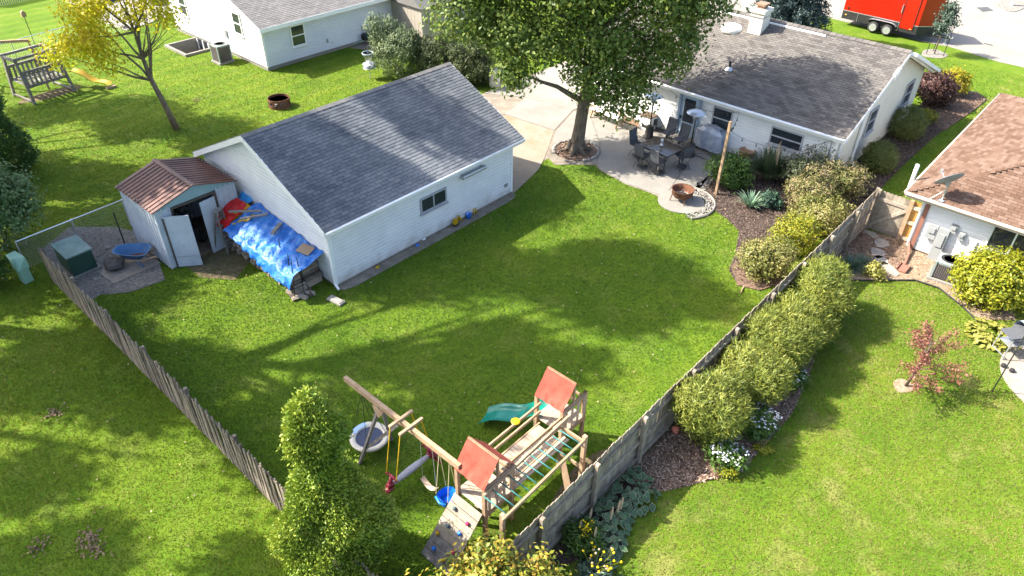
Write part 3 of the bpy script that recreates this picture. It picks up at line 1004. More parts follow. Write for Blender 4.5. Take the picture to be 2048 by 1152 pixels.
# chimney, vents
cq = (33.55, 14.62)
ch = MB().box2(cq[0] - .38, cq[0] + .38, cq[1] - .32, cq[1] + .32, 4.0, 5.15)
cho = ch.build('chimney', m_cream, t, world=True)
subw(MB().box2(cq[0] - .44, cq[0] + .44, cq[1] - .38, cq[1] + .38, 5.15, 5.30), 'chimney_crown', m_cream, cho)
subw(MB().box2(cq[0] - .40, cq[0] + .40, cq[1] - .34, cq[1] + .34, 4.93, 4.99), 'flue_band', m_alu, cho)
subw(MB().box2(cq[0] - .20, cq[0] + .20, cq[1] - .18, cq[1] + .18, 5.30, 5.42).box2(cq[0] - .26, cq[0] + .26, cq[1] - .24, cq[1] + .24, 5.44, 5.52), 'flue_tile', M('brick_flue', (0.21, 0.125, 0.08), (0.275, 0.18, 0.125)), cho)
vq = (33.2, 15.75, 4.05)
MB().lathe([(.50, .0), (.50, .18), (.42, .28), (.25, .35), (.02, .38)], 24, (vq[0], vq[1], vq[2])).build('roof_vent', m_whitetrim, t, True, world=True)
pz = HZE + hs * (30.75 - HE)
MB().tube([(30.75, 14.35, pz - .1), (30.75, 14.35, pz + .38)], .06, 10).build('vent_pipe', m_black, t, world=True)
MB().lathe([(.20, .0), (.12, .10), (.07, .13)], 12, (30.75, 14.35, pz - .02)).build('vent_flashing', m_galv, t, world=True)
# electricity meter on the patio wall
mq = g(1657, 307, 1.2)
MB().box((HX - .08, 8.95, 1.15), (.12, .36, .55)).lathe([(.11, 0), (.11, .06), (.05, .09)], 14, (HX - .1, 8.95, 1.4)).build('electric_meter', m_meter, t, world=True)
MB().tube([(HX - .05, 8.55, 2.2), (HX - .05, 8.55, .4)], .025, 6).build('conduit', m_alu, t, world=True)

# ------------------------------------------------------------------ brown roofed house on the right
t = thing('house', 'neighbouring house with a terracotta brown hip roof and white siding', 'house', (32.5, 0, 0))
tl = Vector((32.5, 0, 0))
NX0, NX1, NY1, NZE, ns = 26.30, 38.75, 4.68, 2.42, .37
NYR = NY1 - (NX1 - NX0) / 2
NZR = NZE + ns * (NX1 - NX0) / 2
xm = (NX0 + NX1) / 2
rf = roof_slab(t, 'roof', [(NX0, NY1, NZE), (NX0, -12, NZE), (xm, -12, NZR), (xm, NYR, NZR)], m_deck, .10)
r2 = roof_slab(t, 'roof', [(NX0, NY1, NZE), (NX1, NY1, NZE), (xm, NYR, NZR)], m_deck, .10)
r3 = roof_slab(t, 'roof', [(NX1, NY1, NZE), (NX1, -12, NZE), (xm, -12, NZR), (xm, NYR, NZR)], m_deck, .10)
sc = math.sqrt(1 + ns * ns)
shingles(rf, tl, Vector((NX0 - .02, NY1, NZE + .001)), -Y, Vector((1, 0, ns)), 12, 6.6, .30, .139, m_shinglered, keep=lambda a, b: a > b / sc - .05)
shingles(r2, tl, Vector((NX1, NY1 + .02, NZE + .001)), -X, Vector((0, -1, ns)), NX1 - NX0, 6.6, .30, .139, m_shinglered,
         keep=lambda a, b: b / sc - .05 < a < (NX1 - NX0) - b / sc + .05, near=300)
hip = MB()
for k in range(22):
    a = Vector((NX0 + k * .28, NY1 - k * .28, NZE + ns * k * .28))
    d = Vector((.30, -.30, ns * .30))
    s1, s2 = Vector((0, -.15, .02)), Vector((.15, 0, .02))
    hip.add([a + Z * .03, a + d + Z * .03, a + s1, a + d + s1, a + s2, a + d + s2], [(0, 1, 3, 2), (0, 4, 5, 1)])
hip.build('hip_cap', m_shinglered, t, world=True)
MB().box2(NX0 - .02, NX0 + .02, -12, NY1 + .02, NZE - .20, NZE + .01).build('fascia', M('buff_fascia', (0.372, 0.312, 0.258), (0.42, 0.372, 0.324), rough=.6), t, world=True)
MB().box2(NX0 + .03, NX1, NY1 - .02, NY1 + .02, NZE - .20, NZE + .01).build('fascia', MATS['buff_fascia'], t, world=True)
MB().tube([(NX0 - .06, -12, NZE - .05), (NX0 - .06, NY1 + .05, NZE - .05)], .055, 8).build('gutter', MATS['buff_fascia'], t, True, world=True)
MB().tube([(NX0, NY1 + .06, NZE - .05), (NX1, NY1 + .06, NZE - .05)], .055, 8).build('gutter', MATS['buff_fascia'], t, True, world=True)
NWX, NWY = NX0 + .55, NY1 - .55
MB().box2(NX0 + .03, NWX, -12, NY1 - .03, NZE - .19, NZE - .16).build('soffit', M('brown_soffit', (.14, .08, .065), (.2, .12, .1)), t, world=True)
lap_wall(t, (NWX, NWY, .1), -Y, NWY + 12, NZE - .3, m_white, ex=.20)
lap_wall(t, (NX1 - .5, NWY, .1), -X, NX1 - .5 - NWX, NZE - .3, m_white, ex=.20)
MB().box2(NWX + .01, NX1 - .5, -12, NWY - .01, 0, .1).build('foundation', m_concretedirty, t, world=True)
q = g(2010, 455, 1.5)
window(t, (NWX - .012, 1.1, 1.60), -Y, 1.5, 1.05, M('sage_frame', (.55, .60, .55), (.65, .7, .65)), m_darkglass, 'slider', fr=.07)
# white downspout with its red-brown backing, elbow and spout
MB().tube([(NX0 + .1, NY1 - .1, NZE - .1), (NWX - .06, NWY - .02, NZE - .35), (NWX - .06, NWY - .02, .35)], .06, 6).build('downspout', m_whitetrim, t, world=True)
MB().box((NWX - .065, NWY - .17, 1.15), (.05, .14, 2.2)).build('corner_board', m_terracotta, t, world=True)
# meters on the wall
for px, py, zz, dx, dy, dzz in ((1866, 460, 1.1, .16, .34, .55), (1880, 485, .7, .2, .36, 1.3), (1910, 455, 1.2, .15, .22, .3), (1925, 470, 1.1, .13, .2, .28)):
    q = g(px, py, zz)
    k = NWX / q.x
    yy, z2 = q.y * k, CAM_H + (q.z - CAM_H) * k
    MB().box((NWX - dx / 2 - .03, yy, z2), (dx, dy, dzz)).box((NWX - dx - .045, yy, z2 + dzz * .15), (.05, dy * .6, dzz * .4)).build('meter_box', m_meter, t, world=True)
MB().tube([(NWX - .05, 2.05, 1.2), (NWX - .05, 2.05, .15)], .03, 6).build('conduit', m_alu, t, world=True)

# satellite dish on its roof, and the antenna by the eave
q = g(1890, 385, NZE + .35)
kz = NZE + ns * (q.x - NX0)
t = thing('satellite_dish', 'grey satellite dish on a tripod mast on the brown hip roof', 'satellite dish', (q.x, q.y, kz))
MB().tube([(0, 0, 0), (0, 0, .62)], .03, 8).box((0, 0, .02), (.26, .18, .03)).build('mast', m_galv, t)
for s in ((.28, -.1, .1), (-.1, .34, -.02)):
    MB().tube([(s[0], s[1], s[2]), (0, 0, .42)], .014, 6).build('strut', m_galv, t)
dn = Vector((.42, .60, .64)).normalized()
dq = dn.to_track_quat('Z', 'Y').to_matrix()
prof = [(.02, -.10), (.18, -.08), (.34, -.045), (.44, .0), (.45, .012), (.43, .006), (.33, -.035), (.17, -.07), (.02, -.09)]
dmb = MB().lathe(prof, 26)
dmb.v = [tuple(dq @ Vector((x, y * 1.1, z)) + Vector((-.02, .04, .84))) for x, y, z in dmb.v]
dmb.build('dish', M('dish_grey', (.20, .21, .24), (.27, .28, .31), rough=.5), t, True)
MB().box((0, .02, .70), (.16, .14, .2)).build('bracket', m_alu, t)
tip = Vector((-.02, .04, .84)) + dn * .55 + Vector((0, 0, -.28))
MB().tube([(0, 0, .55), tip], .016, 6).box(tip, (.07, .07, .12)).build('feed_arm', m_galv, t)
q = g(1838, 366, NZE - .05)
t = thing('antenna', 'short white tube antenna bracketed to the brown house eave', 'antenna', (q.x, NY1 + .18, NZE - .35))
MB().tube([(0, 0, -.1), (0, 0, .95)], .07, 12).build('radome', m_whitetrim, t, True)
MB().tube([(0, 0, .3), (.0, -.25, .3), (.35, -.45, .42)], .02, 6).build('bracket', m_galv, t)

# ------------------------------------------------------------------ pale grey house at the top
t = thing('house', 'pale grey sided house with a light shingle roof beyond the mown lawn', 'house', (27, 41, 0))
tl = Vector((27, 41, 0))
AX0, AX1, AY0, AY1 = 20.5, 31.6, 37.05, 47.5
AZ, aslope = 2.72, .40
arid = (AY0 + AY1) / 2
lap_wall(t, (AX0, AY0, .22), X, AX1 - AX0, AZ - .35, m_greysiding, ex=.105)
hw_ = AZ - .35
gt_ = hw_ + aslope * (arid - AY0)
lap_wall(t, (AX0, AY1, .22), -Y, AY1 - AY0, hw_, m_white, ex=.105, top=[(AY1 - AY0, hw_), ((AY1 - AY0) / 2, gt_), (0, hw_)])
MB().box2(AX0 + .01, AX1, AY0 + .01, AY1, 0, .22).build('foundation', m_concrete, t, world=True)
ez = AZ - aslope * .5
rf = roof_slab(t, 'roof', [(AX0 - .35, AY0 - .5, ez), (AX1 + .1, AY0 - .5, ez), (AX1 + .1, arid, AZ + aslope * (arid - AY0)), (AX0 - .35, arid, AZ + aslope * (arid - AY0))], m_deck, .1)
shingles(rf, tl, Vector((AX0 - .35, AY0 - .52, ez + .001)), X, Vector((0, 1, aslope)), AX1 - AX0 + .45, 4.5, .305, .139, m_shinglepale, near=300)
roof_slab(t, 'roof', [(AX0 - .35, AY1 + .5, ez), (AX1 + .1, AY1 + .5, ez), (AX1 + .1, arid, AZ + aslope * (arid - AY0)), (AX0 - .35, arid, AZ + aslope * (arid - AY0))], m_shinglepale, .1)
MB().box2(AX0 - .35, AX1 + .1, AY0 - .56, AY0 - .5, ez - .22, ez + .0).build('fascia', m_whitetrim, t, world=True)
MB().box2(AX0 - .3, AX1, AY0 - .5, AY0 - .02, ez - .2, ez - .17).build('soffit', m_whitetrim, t, world=True)
m = MB().extr([(AX0 - .37, AY0 - .5, ez - .2), (AX0 - .37, AY0 - .5, ez + .01), (AX0 - .37, arid, AZ + aslope * (arid - AY0) + .01), (AX0 - .37, arid, AZ + aslope * (arid - AY0) - .2)], (.05, 0, 0))
m.build('rake_board', m_whitetrim, t, world=True)
for cxy in ((AX0, AY0), (AX1, AY0)):
    MB().box((cxy[0], cxy[1], 1.3), (.12, .12, 2.2)).build('corner_board', m_whitetrim, t, world=True)


def onplane_y(px, py, y):
    q = g(px, py, 0)
    k = y / q.y
    return Vector((q.x * k, y, CAM_H * (1 - k)))


def onplane_x(px, py, x):
    q = g(px, py, 0)
    k = x / q.x
    return Vector((x, q.y * k, CAM_H * (1 - k)))


q = onplane_y(592, 46, AY0)
window(t, (onplane_y(592, 52, AY0).x, AY0 - .012, 1.52), X, .95, 1.2, m_whitetrim, m_darkglass, 'hung', fr=.07)
for px, py in ((476, 47), (367, 10)):
    q = onplane_x(px, py, AX0)
    window(t, (AX0 - .012, q.y, q.z), -Y, .85, 1.25, m_whitetrim, m_darkglass, 'hung', fr=.07)
MB().box((onplane_y(655, 88, AY0).x, AY0 - .04, .75), (.1, .06, .22)).build('tap_box', m_alu, t, world=True)
MB().box((AX0 - .06, onplane_x(456, 75, AX0).y, 1.25), (.09, .22, .42)).build('disconnect_box', m_alu, t, world=True)
# wing with blue-grey siding and a white pilaster beyond
lap_wall(t, (AX1 + .1, AY0 + .6, .2), X, 3.4, 3.1, M('blue_grey_siding', (.34, .41, .52), (.40, .47, .58), rw=.15), ex=.12)
MB().box((AX1 + .05, AY0 + .3, 1.4), (.16, .5, 2.8)).build('corner_board', m_whitetrim, t, world=True)
# window well
t = thing('window_well', 'concrete lined basement window well beside the pale grey house', 'window well', (19.5, 43.7, 0))
m = MB()
a, b, c, d = WELL
m.box2(a - .14, a, c - .14, d + .14, -1.3, .14).box2(a, b, c - .14, c, -1.3, .138).box2(a, b, d, d + .14, -1.3, .138)
m.build('kerb', m_concrete, t, world=True)
MB().box2(a, b, c, d, -1.35, -1.25).build('well_floor', m_gravel, t, world=True)
MB().box2(b - .08, b - .02, c + .1, d - .1, -1.2, .1).build('pane', m_darkglass, t, world=True)
m = MB()
for k in range(4):
    m.box((b - .11, c + .15 + k * (d - c - .3) / 3, -.5), (.06, .08, 1.3))
m.build('window_frame', m_whitetrim, t, world=True)

# beige garden shed and bit of picket fence by the junipers
t = thing('garden_shed', 'beige panelled garden shed with a grey roof behind the junipers', 'shed', (34.0, 34.5, 0))
sq = onplane_y(846, 82, 34.2)
bx0 = sq.x
bmat = M('beige_panel', (0.3, 0.264, 0.216), (0.36, 0.324, 0.276), rough=.7, rw=.4)
m = MB().box2(bx0 + .05, bx0 + 4.2, 34.25, 37.6, 0, 2.2).build('wall', m_deck, t, world=True)
ii = TM[t.name].inverted()
for k in range(14):
    pb = MB().box2(bx0 + k * .30, bx0 + k * .30 + .285, 34.2, 34.25, 0.02, 2.2)
    pb.v = [tuple(ii @ Vector(v_)) for v_ in pb.v]
    pb.build('panel', bmat, m)
for k in range(11):
    pb = MB().box2(bx0, bx0 + .05, 34.25 + k * .30, 34.25 + k * .30 + .285, 0.02, 2.2)
    pb.v = [tuple(ii @ Vector(v_)) for v_ in pb.v]
    pb.build('panel', bmat, m)
MB().extr([(bx0 - .15, 34.0, 2.15), (bx0 - .15, 35.9, 3.35), (bx0 - .15, 37.8, 2.15)], (4.6, 0, 0)).build('roof', m_shinglepale, t, world=True)
t = thing('picket_fence', 'short tan picket fence between grey house and garden shed', 'fence', (31.7, 34.8, 0))
fA, fB = g(822, 70), g(848, 82)
for k in range(9):
    q = fA.lerp(fB, k / 8)
    MB().box((q.x, q.y, .65), (.10, .05, 1.3)).build('picket', bmat, t, world=True)
for zz in (.35, .9):
    MB().bar(fA + Z * zz + X * .04, fB + Z * zz + X * .04, .04, .09).build('rail', bmat, t, world=True)
# ------------------------------------------------------------------ fences
def picket_mesh(w, h, th, mat, style='round', name='picket'):
    pts = [(-w / 2, 0), (w / 2, 0)]
    if style == 'round':
        pts += [(w / 2, h - .035), (w * .42, h - .012), (w * .25, h), (-w * .25, h), (-w * .42, h - .012), (-w / 2, h - .035)]
    else:
        pts += [(w / 2, h - .07), (w * .18, h), (-w * .18, h), (-w / 2, h - .07)]
    m = MB().extr([(x, -th / 2, z) for x, z in pts], (0, th, 0))
    me = bpy.data.meshes.new(name)
    me.from_pydata(m.v, [], m.f)
    me.materials.append(mat)
    return me


FY, FT = 5.81, 1.73
t = thing('privacy_fence', 'long greyed board fence with scalloped tops between lawn and shrub border', 'fence', (15.5, FY, 0))
pm = picket_mesh(.136, FT, .02, m_fence)
x = 4.4
k = 0
while x < 27.05:
    piece(pm, 'picket', t, (x - 15.5, .02 + random.uniform(-.004, .004), random.uniform(-.012, .008)), (random.uniform(-.008, .008), random.uniform(-.010, .010), 0))
    x += .142
    k += 1
posts = [27.14, 24.95, 22.75, 20.55, 18.35, 16.1, 13.75, 11.45, 9.47, 7.50, 5.5]
ppm = picket_mesh(.12, FT + .03, .09, m_fence, 'round', 'post')
for i, xp in enumerate(posts):
    piece(ppm, 'post', t, (xp - 15.5, -.09, 0))
for i in range(len(posts) - 1):
    for zz in (1.42, .82, .18):
        MB().box(((posts[i] + posts[i + 1]) / 2 - 15.5, -.022, zz), (posts[i] - posts[i + 1] - .125, .055, .09)).build('rail', m_fence, t)
    MB().box(((posts[i] + posts[i + 1]) / 2 - 15.5, -.02, .06), (posts[i] - posts[i + 1] - .14, .03, .10)).build('kickboard', m_fence, t)
# gate and the freshly replaced section
t = thing('garden_gate', 'weathered plank gate with a diagonal brace at the fence corner', 'gate', (27.16, 5.2, 0))
gpm = picket_mesh(.136, 1.66, .02, m_fence)
for k in range(9):
    piece(gpm, 'plank', t, (.06, .52 - k * .142, .03), (0, 0, PI / 2))
for zz in (1.36, .14):
    MB().box((.03, -.05, zz), (.05, 1.22, .12)).build('rail', m_fence, t)
MB().bar((.02, .5, .22), (.02, -.6, 1.28), .05, .12).build('brace', m_fence, t)
MB().box((.02, .62, .88), (.11, .11, 1.76)).build('post', m_fence, t)
MB().box((.0, -.62, .87), (.05, .05, .14)).build('latch', m_black, t)
t = thing('fence_panel', 'bright orange cedar fence panel between the gate and the brown roofed house', 'fence', (27.18, 4.30, 0))
npm = picket_mesh(.136, 1.66, .02, m_fencenew)
for k in range(4):
    piece(npm, 'plank', t, (.06, .12 - k * .142, .02), (0, 0, PI / 2))
MB().box((.0, .24, .86), (.10, .13, 1.72)).build('post', m_wood, t)
for zz in (1.45, .82, .14):
    MB().box((.02, -.06, zz), (.06, .46, .13)).build('rail', m_woodlight, t)

# old picket fence along the back
BX, BT = 4.31, 1.41
t = thing('picket_fence', 'old leaning grey picket fence running past the transformer to the arborvitae', 'fence', (BX, 15, 0))
bm1 = picket_mesh(.088, BT, .028, m_fencedark, 'point')
y = 25.1
while y > 5.9:
    piece(bm1, 'picket', t, (random.uniform(-.012, .012), y - 15, random.uniform(-.06, .02)), (random.uniform(-.03, .03), random.uniform(-.035, .035), PI / 2 + random.uniform(-.08, .08)))
    y -= .103
for i in range(9):
    ya = 25.0 - i * 2.4
    MB().box((.07, ya - 15, .68), (.09, .09, 1.36)).build('post', m_fencedark, t)
    if i < 8:
        for zz in (1.1, .3):
            MB().box((.05, ya - 1.2 - 15, zz), (.045, 2.3, .08)).build('rail', m_fencedark, t)


def chain_fence(label, A, B, h, npost, sp=0.09):
    A, B = Vector(A), Vector(B)
    c = (A + B) / 2
    t = thing('chain_link_fence', label, 'fence', (c.x, c.y, 0))
    d = (B - A)
    L = d.length
    d.normalize()
    for k in range(npost):
        q = A + d * (L * k / (npost - 1))
        MB().tube([(q.x, q.y, 0), (q.x, q.y, h + .03)], .028, 8).build('post', m_galv, t, world=True)
    MB().tube([A + Z * h, B + Z * h], .024, 8).build('top_rail', m_galv, t, world=True)
    m = MB()
    n = int(L / sp)
    r = .0022
    for s in (1, -1):
        for k in range(-int(h / sp), n + 1) if s == 1 else range(0, n + int(h / sp) + 1):
            x0, x1 = k * sp, k * sp + s * h
            z0, z1 = .03, h
            # clip to the panel
            if s == 1:
                if x0 < 0:
                    z0 += -x0 * (h / h); x0 = 0
                if x1 > L:
                    z1 -= (x1 - L); x1 = L
            else:
                if x0 > L:
                    z0 += x0 - L; x0 = L
                if x1 < 0:
                    z1 -= -x1; x1 = 0
            if abs(x1 - x0) < .02 or z1 <= z0:
                continue
            m.tube([A + d * x0 + Z * z0, A + d * x1 + Z * z1], r, 3, False)
    m.build('wire_mesh', m_alu, t, world=True)
    return t


chain_fence('chain link fence between the metal shed and the leafy bush', (4.0, 26.45, 0), (7.75, 26.62, 0), 1.15, 3)
chain_fence('chain link fence far across the lawn behind the wooden glider', (9.0, 48.1, 0), (18.6, 49.75, 0), 1.2, 5, .16)

# ------------------------------------------------------------------ metal shed
SX0, SX1, SY0, SY1, SZE, SZR = 7.42, 10.40, 22.75, 25.35, 2.36, 2.80
t = thing('metal_shed', 'white ribbed sheet metal shed with a rusty brown roof and open doors', 'shed', (8.9, 24, 0))
sm = (SX0 + SX1) / 2


def ribbed(t, A, B, h0, h1, name, mat, n):
    """corrugated sheet from A to B; height h0..h1"""
    A, B = Vector(A), Vector(B)
    d = B - A
    nn = d.normalized().cross(Z)
    ii = TM[t.name].inverted()
    base = None
    for k in range(n):
        a, b = A + d * (k / n), A + d * ((k + 1) / n)
        w = b - a
        pts = [a, a + w * .12 + nn * .022, a + w * .24 + nn * .022, a + w * .36, b]
        ha, hb = h0 + (h1 - h0) * k / n, h0 + (h1 - h0) * (k + 1) / n
        hs_ = [ha, ha + (hb - ha) * .12, ha + (hb - ha) * .24, ha + (hb - ha) * .36, hb]
        m = MB()
        vs = [ii @ q for q in pts] + [ii @ (q + Z * h) for q, h in zip(pts, hs_)]
        m.add(vs, [(i, i + 1, i + 6, i + 5) for i in range(4)])
        if base is None:
            base = m.build(name, mat, t)
        else:
            m.build('sheet_rib', mat, base)
    return base


ribbed(t, (SX0, SY1, .03), (SX0, SY0, .03), SZE, SZE, 'wall', m_shedwhite, 12)
ribbed(t, (SX1, SY0, .03), (SX1, SY1, .03), SZE, SZE, 'wall', m_shedwhite, 12)
ribbed(t, (SX1, SY1, .03), (SX0, SY1, .03), SZE, SZE, 'wall', m_shedwhite, 14)
DX0, DX1 = 8.05, 9.50
ribbed(t, (SX0, SY0, .03), (DX0, SY0, .03), SZE, SZE, 'front_panel', m_shedwhite, 3)
ribbed(t, (DX1 + .15, SY0, .03), (SX1, SY0, .03), SZE, SZE, 'front_panel', m_shedwhite, 4)
MB().extr([(SX0, SY0 - .01, SZE - .06), (SX1, SY0 - .01, SZE - .06), (SX1, SY0 - .01, SZE), (sm, SY0 - .01, SZR - .02), (SX0, SY0 - .01, SZE)], (0, .03, 0)).build('gable_panel', m_shedteal, t, world=True)
MB().extr([(SX0, SY1, SZE), (SX1, SY1, SZE), (sm, SY1, SZR - .02)], (0, .02, 0)).build('gable_panel', m_shedteal, t, world=True)
MB().box2(SX0 + .03, SX1 - .03, SY0 + .05, SY1 - .03, .0, .06).build('floor', M('old_plywood', (.16, .11, .075), (.27, .20, .14), nscale=4), t, world=True)
dtm = M('dark_timber', (.05, .04, .03), (.11, .09, .07), rough=.9)
MB().box2(DX0 - .06, DX1 + .12, SY0 - .03, SY0 + .04, SZE - .16, SZE - .07).box2(DX0 - .07, DX0 - .01, SY0 - .03, SY0 + .04, .05, SZE - .16).box2(DX1 + .04, DX1 + .14, SY0 - .03, SY0 + .04, .05, SZE - .16).build('door_frame', dtm, t, world=True)
# roof: ribbed sheets
for s in (-1, 1):
    xe = sm + s * ((SX1 - SX0) / 2 + .10)
    ze = SZE - .02
    base = None
    n = 13
    ii = TM[t.name].inverted()
    for k in range(n):
        y0 = SY0 - .10 + k * (SY1 - SY0 + .2) / n
        y1 = SY0 - .10 + (k + 1) * (SY1 - SY0 + .2) / n
        m = MB()
        prof = [(y0, 0), (y0 + .015, .03), (y0 + .045, .03), (y0 + .06, 0), (y1, 0)]
        vs = [ii @ Vector((xe, yy, ze + zz)) for yy, zz in prof] + [ii @ Vector((sm, yy, SZR + zz)) for yy, zz in prof]
        m.add(vs, [(i, i + 1, i + 6, i + 5) for i in range(4)])
        if base is None:
            base = m.build('roof', m_shedroof, t)
        else:
            m.build('roof_sheet', m_shedroof, base)
MB().extr([(sm - .09, SY0 - .12, SZR + .015), (sm, SY0 - .12, SZR + .05), (sm + .09, SY0 - .12, SZR + .015)], (0, SY1 - SY0 + .24, 0)).build('ridge_flashing', m_shedroof, t, world=True)
# two door leaves standing open
hA = Vector((SX0 + .12, SY0 - .02, 0))


def leaf(A, ang, w, h, name):
    d = Vector((math.cos(ang), math.sin(ang), 0))
    n = d.cross(Z)
    R = frame_rot(d, n, Z)
    o = MB().box(A + d * (w / 2) + Z * (h / 2 + .04), (w, .025, h), R).build(name, m_shedwhite, t, world=True)
    ii = TM[t.name].inverted()
    for zz in (.45,):
        m = MB().box(A + d * (w / 2) + Z * zz + n * .0135, (w * .96, .006, .02), R)
        m.v = [tuple(ii @ Vector(v_)) for v_ in m.v]
        m.build('seam', m_alu, o)
    m = MB().box(A + d * .02 + Z * (h / 2) + n * .02, (.05, .03, h * .98), R)
    m.v = [tuple(ii @ Vector(v_)) for v_ in m.v]
    m.build('stile', dtm, o)
    return o


leaf(Vector((7.62, 22.72, 0)), math.radians(-38), .86, 2.05, 'door')
leaf(Vector((9.52, 22.66, 0)), math.radians(187), .60, 2.10, 'door')
# clutter inside the doorway
junk = M('stored_clutter', (.02, .02, .02), (.10, .09, .09), rough=.7, nscale=5, nw=1.2, c3=(.35, .34, .36))
rr = random.Random(4)
t = thing('mower', 'black ride-on mower parked inside the metal shed', 'mower', (8.7, 23.9, .06))
MB().box((0, 0, .35), (.55, .9, .35)).box((0, -.35, .62), (.45, .4, .25)).build('body', m_black, t)
MB().box((0, .2, .72), (.42, .1, .4)).box((0, .05, .56), (.42, .4, .08)).build('seat', m_charcoal, t)
for sx in (-1, 1):
    for sy in (-.35, .35):
        mm = MB().lathe([(.0, -.06), (.2, -.06), (.22, 0), (.2, .06), (.0, .06)], 14)
        mm.v = [(z_ + sx * .34, y_ + sy, x_ + .2) for x_, y_, z_ in mm.v]
        mm.build('wheel', m_tyre, t)
MB().tube([(0, -.2, .7), (0, -.1, .95)], .02, 6).lathe([(.17, .0), (.19, .02), (.17, .04)], 14, (0, -.1, .95)).build('steering_wheel', m_alu, t)
for k in range(10):
    t = tag(MB().tube([(8.2 + rr.random() * 1.1, 24.3 + rr.random() * .7, .1), (8.15 + rr.random() * 1.2, 24.6 + rr.random() * .5, 1.2 + rr.random() * .6)], .03, 6).box((8.2 + rr.random() * 1.1, 24.5, .5 + rr.random() * .9), (.16, .12, .2)).build('garden_tool', junk),
            'dark long handled garden tool stored inside the metal shed', 'tool', 'tools inside the metal shed')

# ------------------------------------------------------------------ woodpile, tarps, ladder
# stacked split logs beside the garage gable
logm = []
for s in range(4):
    rr = random.Random(s)
    n = 5 + s % 2
    pr = [(math.cos(2 * PI * k / n + s) * .09 * rr.uniform(.7, 1.2), math.sin(2 * PI * k / n + s) * .075 * rr.uniform(.7, 1.2)) for k in range(n)]
    m = MB().extr([(-.22, a, b) for a, b in pr], (.44, 0, 0))
    me = bpy.data.meshes.new('log')
    me.from_pydata(m.v, [], m.f)
    me.materials.append(m_log)
    logm.append(me)
rr = random.Random(11)


def pile_h(y):
    f = (y - 18.3) / (23.2 - 18.3)
    return .95 + .40 * min(1, max(0, f * 1.3)) - (.45 if y < 18.55 else 0)


nlog = 0
pile = thing('firewood_stack', 'long stack of split firewood against the white garage gable', 'firewood', (10.1, 20.7, 0))
for layer in (0, 1):
    xl = 9.76 + layer * .46
    y = 18.25
    while y < 23.0:
        h = pile_h(y) - .22
        z = .085
        while z < h:
            if layer == 0 and nlog < 300:
                piece(logm[rr.randrange(4)], 'log', pile, (xl - 10.1 + rr.uniform(-.07, .05), y - 20.7 + rr.uniform(-.03, .03), z), (rr.uniform(0, 6.28), rr.uniform(-.05, .05), rr.uniform(-.12, .12)))
                nlog += 1
            z += .132
        y += .165
back = MB()
for y in np.arange(18.4, 23.0, .17):
    z = .08
    while z < pile_h(y) - .05:
        back.box((10.33, y, z), (.62, .15, .12), Euler((rr.uniform(-.3, .3), 0, rr.uniform(-.05, .05))).to_matrix())
        z += .13
r_ = back.build('log_field', m_log, pile, world=True)
r_['kind'] = 'stuff'
# fallen logs by the near end
for k in range(9):
    o = piece(logm[k % 4], 'split_log', None, (9.45 + rr.uniform(-.2, .5), 18.15 + rr.uniform(-.15, .35), .07), (rr.uniform(0, 6), rr.uniform(-.1, .1), rr.uniform(0, 6)))
    tag(o, 'loose split log lying at the near end of the firewood stack', 'log', 'loose logs by the woodpile')


def drape(name, y0, y1, mat, label, xw=(9.62, 10.72), low=(.35, .55), seed=1, nx=26, ny=64, lift=.03, grow=0.0):
    r1 = np.random.default_rng(seed)
    ph = r1.uniform(0, 6.28, 8)

    def fn(a, b):
        y = y0 + (y1 - y0) * b
        h = pile_h(max(18.62, min(y, 23))) + lift + .10
        w = a * (.5 + xw[1] - xw[0] + .05) - .5            # metres from the front lip, negative hangs down
        wr = .022 * math.sin(5.3 * y + ph[0] + 5 * a + 1.7 * math.sin(2.3 * y)) + .016 * math.sin(11 * y + 9 * a + ph[1] + 2 * math.sin(3.1 * y)) + .014 * math.sin(23 * y * .7 - 13 * a + ph[2])
        ld = low[0] + low[1] * (.5 + .5 * math.sin(2.1 * y + ph[3])) + grow * (1 - b)
        if w < 0:
            k = min(1, -w / .5)
            return (xw[0] - .04 - .16 * math.sin(k * 1.4) + wr * (.5 + k), y, h - .20 - k * ld + wr * .3)
        s_ = min(1, w / .62)
        return (xw[0] + w, y + .03 * math.sin(7 * a), h - .20 * (1 - s_) ** 2 + wr * 1.3 + .035 * math.sin(4 * w + 3 * y) * s_ + .22 * max(0, w - .4))
    return tag(MB().sheet(fn, nx, ny).build(name, mat, None, True), label, 'tarp')


drape('tarp', 18.02, 21.9, m_bluetarp, 'big crumpled blue tarp draped over the firewood stack', xw=(9.40, 10.66), low=(.03, .14), seed=3, ny=90, nx=34, grow=.36)
drape('tarp', 21.45, 22.35, m_yelcloth, 'small yellow plastic sheet lying over the blue tarp', xw=(9.75, 10.4), low=(.02, .02), seed=5, ny=24, lift=.10)
drape('tarp', 21.9, 22.75, m_redcloth, 'crumpled red plastic sheet hanging over the logs by the ladder', xw=(9.55, 10.3), low=(.22, .16), seed=8, ny=24, lift=.13)
drape('tarp', 22.3, 22.95, M('light_blue_sheet', (.02, .22, .55), (.05, .32, .66), rough=.35, bump=(6, .5, .04)), 'light blue sheet bunched against the garage behind the red sheet', xw=(10.15, 10.7), low=(.05, .05), seed=9, ny=20, lift=.17)
tag(MB().bar((9.75, 21.55, 1.56), (10.55, 21.05, 1.62), .09, .05).build('timber_offcut', m_woodgrey), 'grey timber batten weighing down the blue tarp near the yellow sheet', 'timber')
tag(MB().bar((9.7, 22.2, 1.62), (10.5, 21.35, 1.65), .08, .05).build('timber_offcut', m_woodgrey), 'second timber batten across the yellow and red sheets', 'timber')
tag(MB().bar((10.05, 20.05, 1.47), (10.55, 20.25, 1.58), .14, .05).build('board', m_woodgrey), 'short grey board lying on top of the blue tarp', 'board')
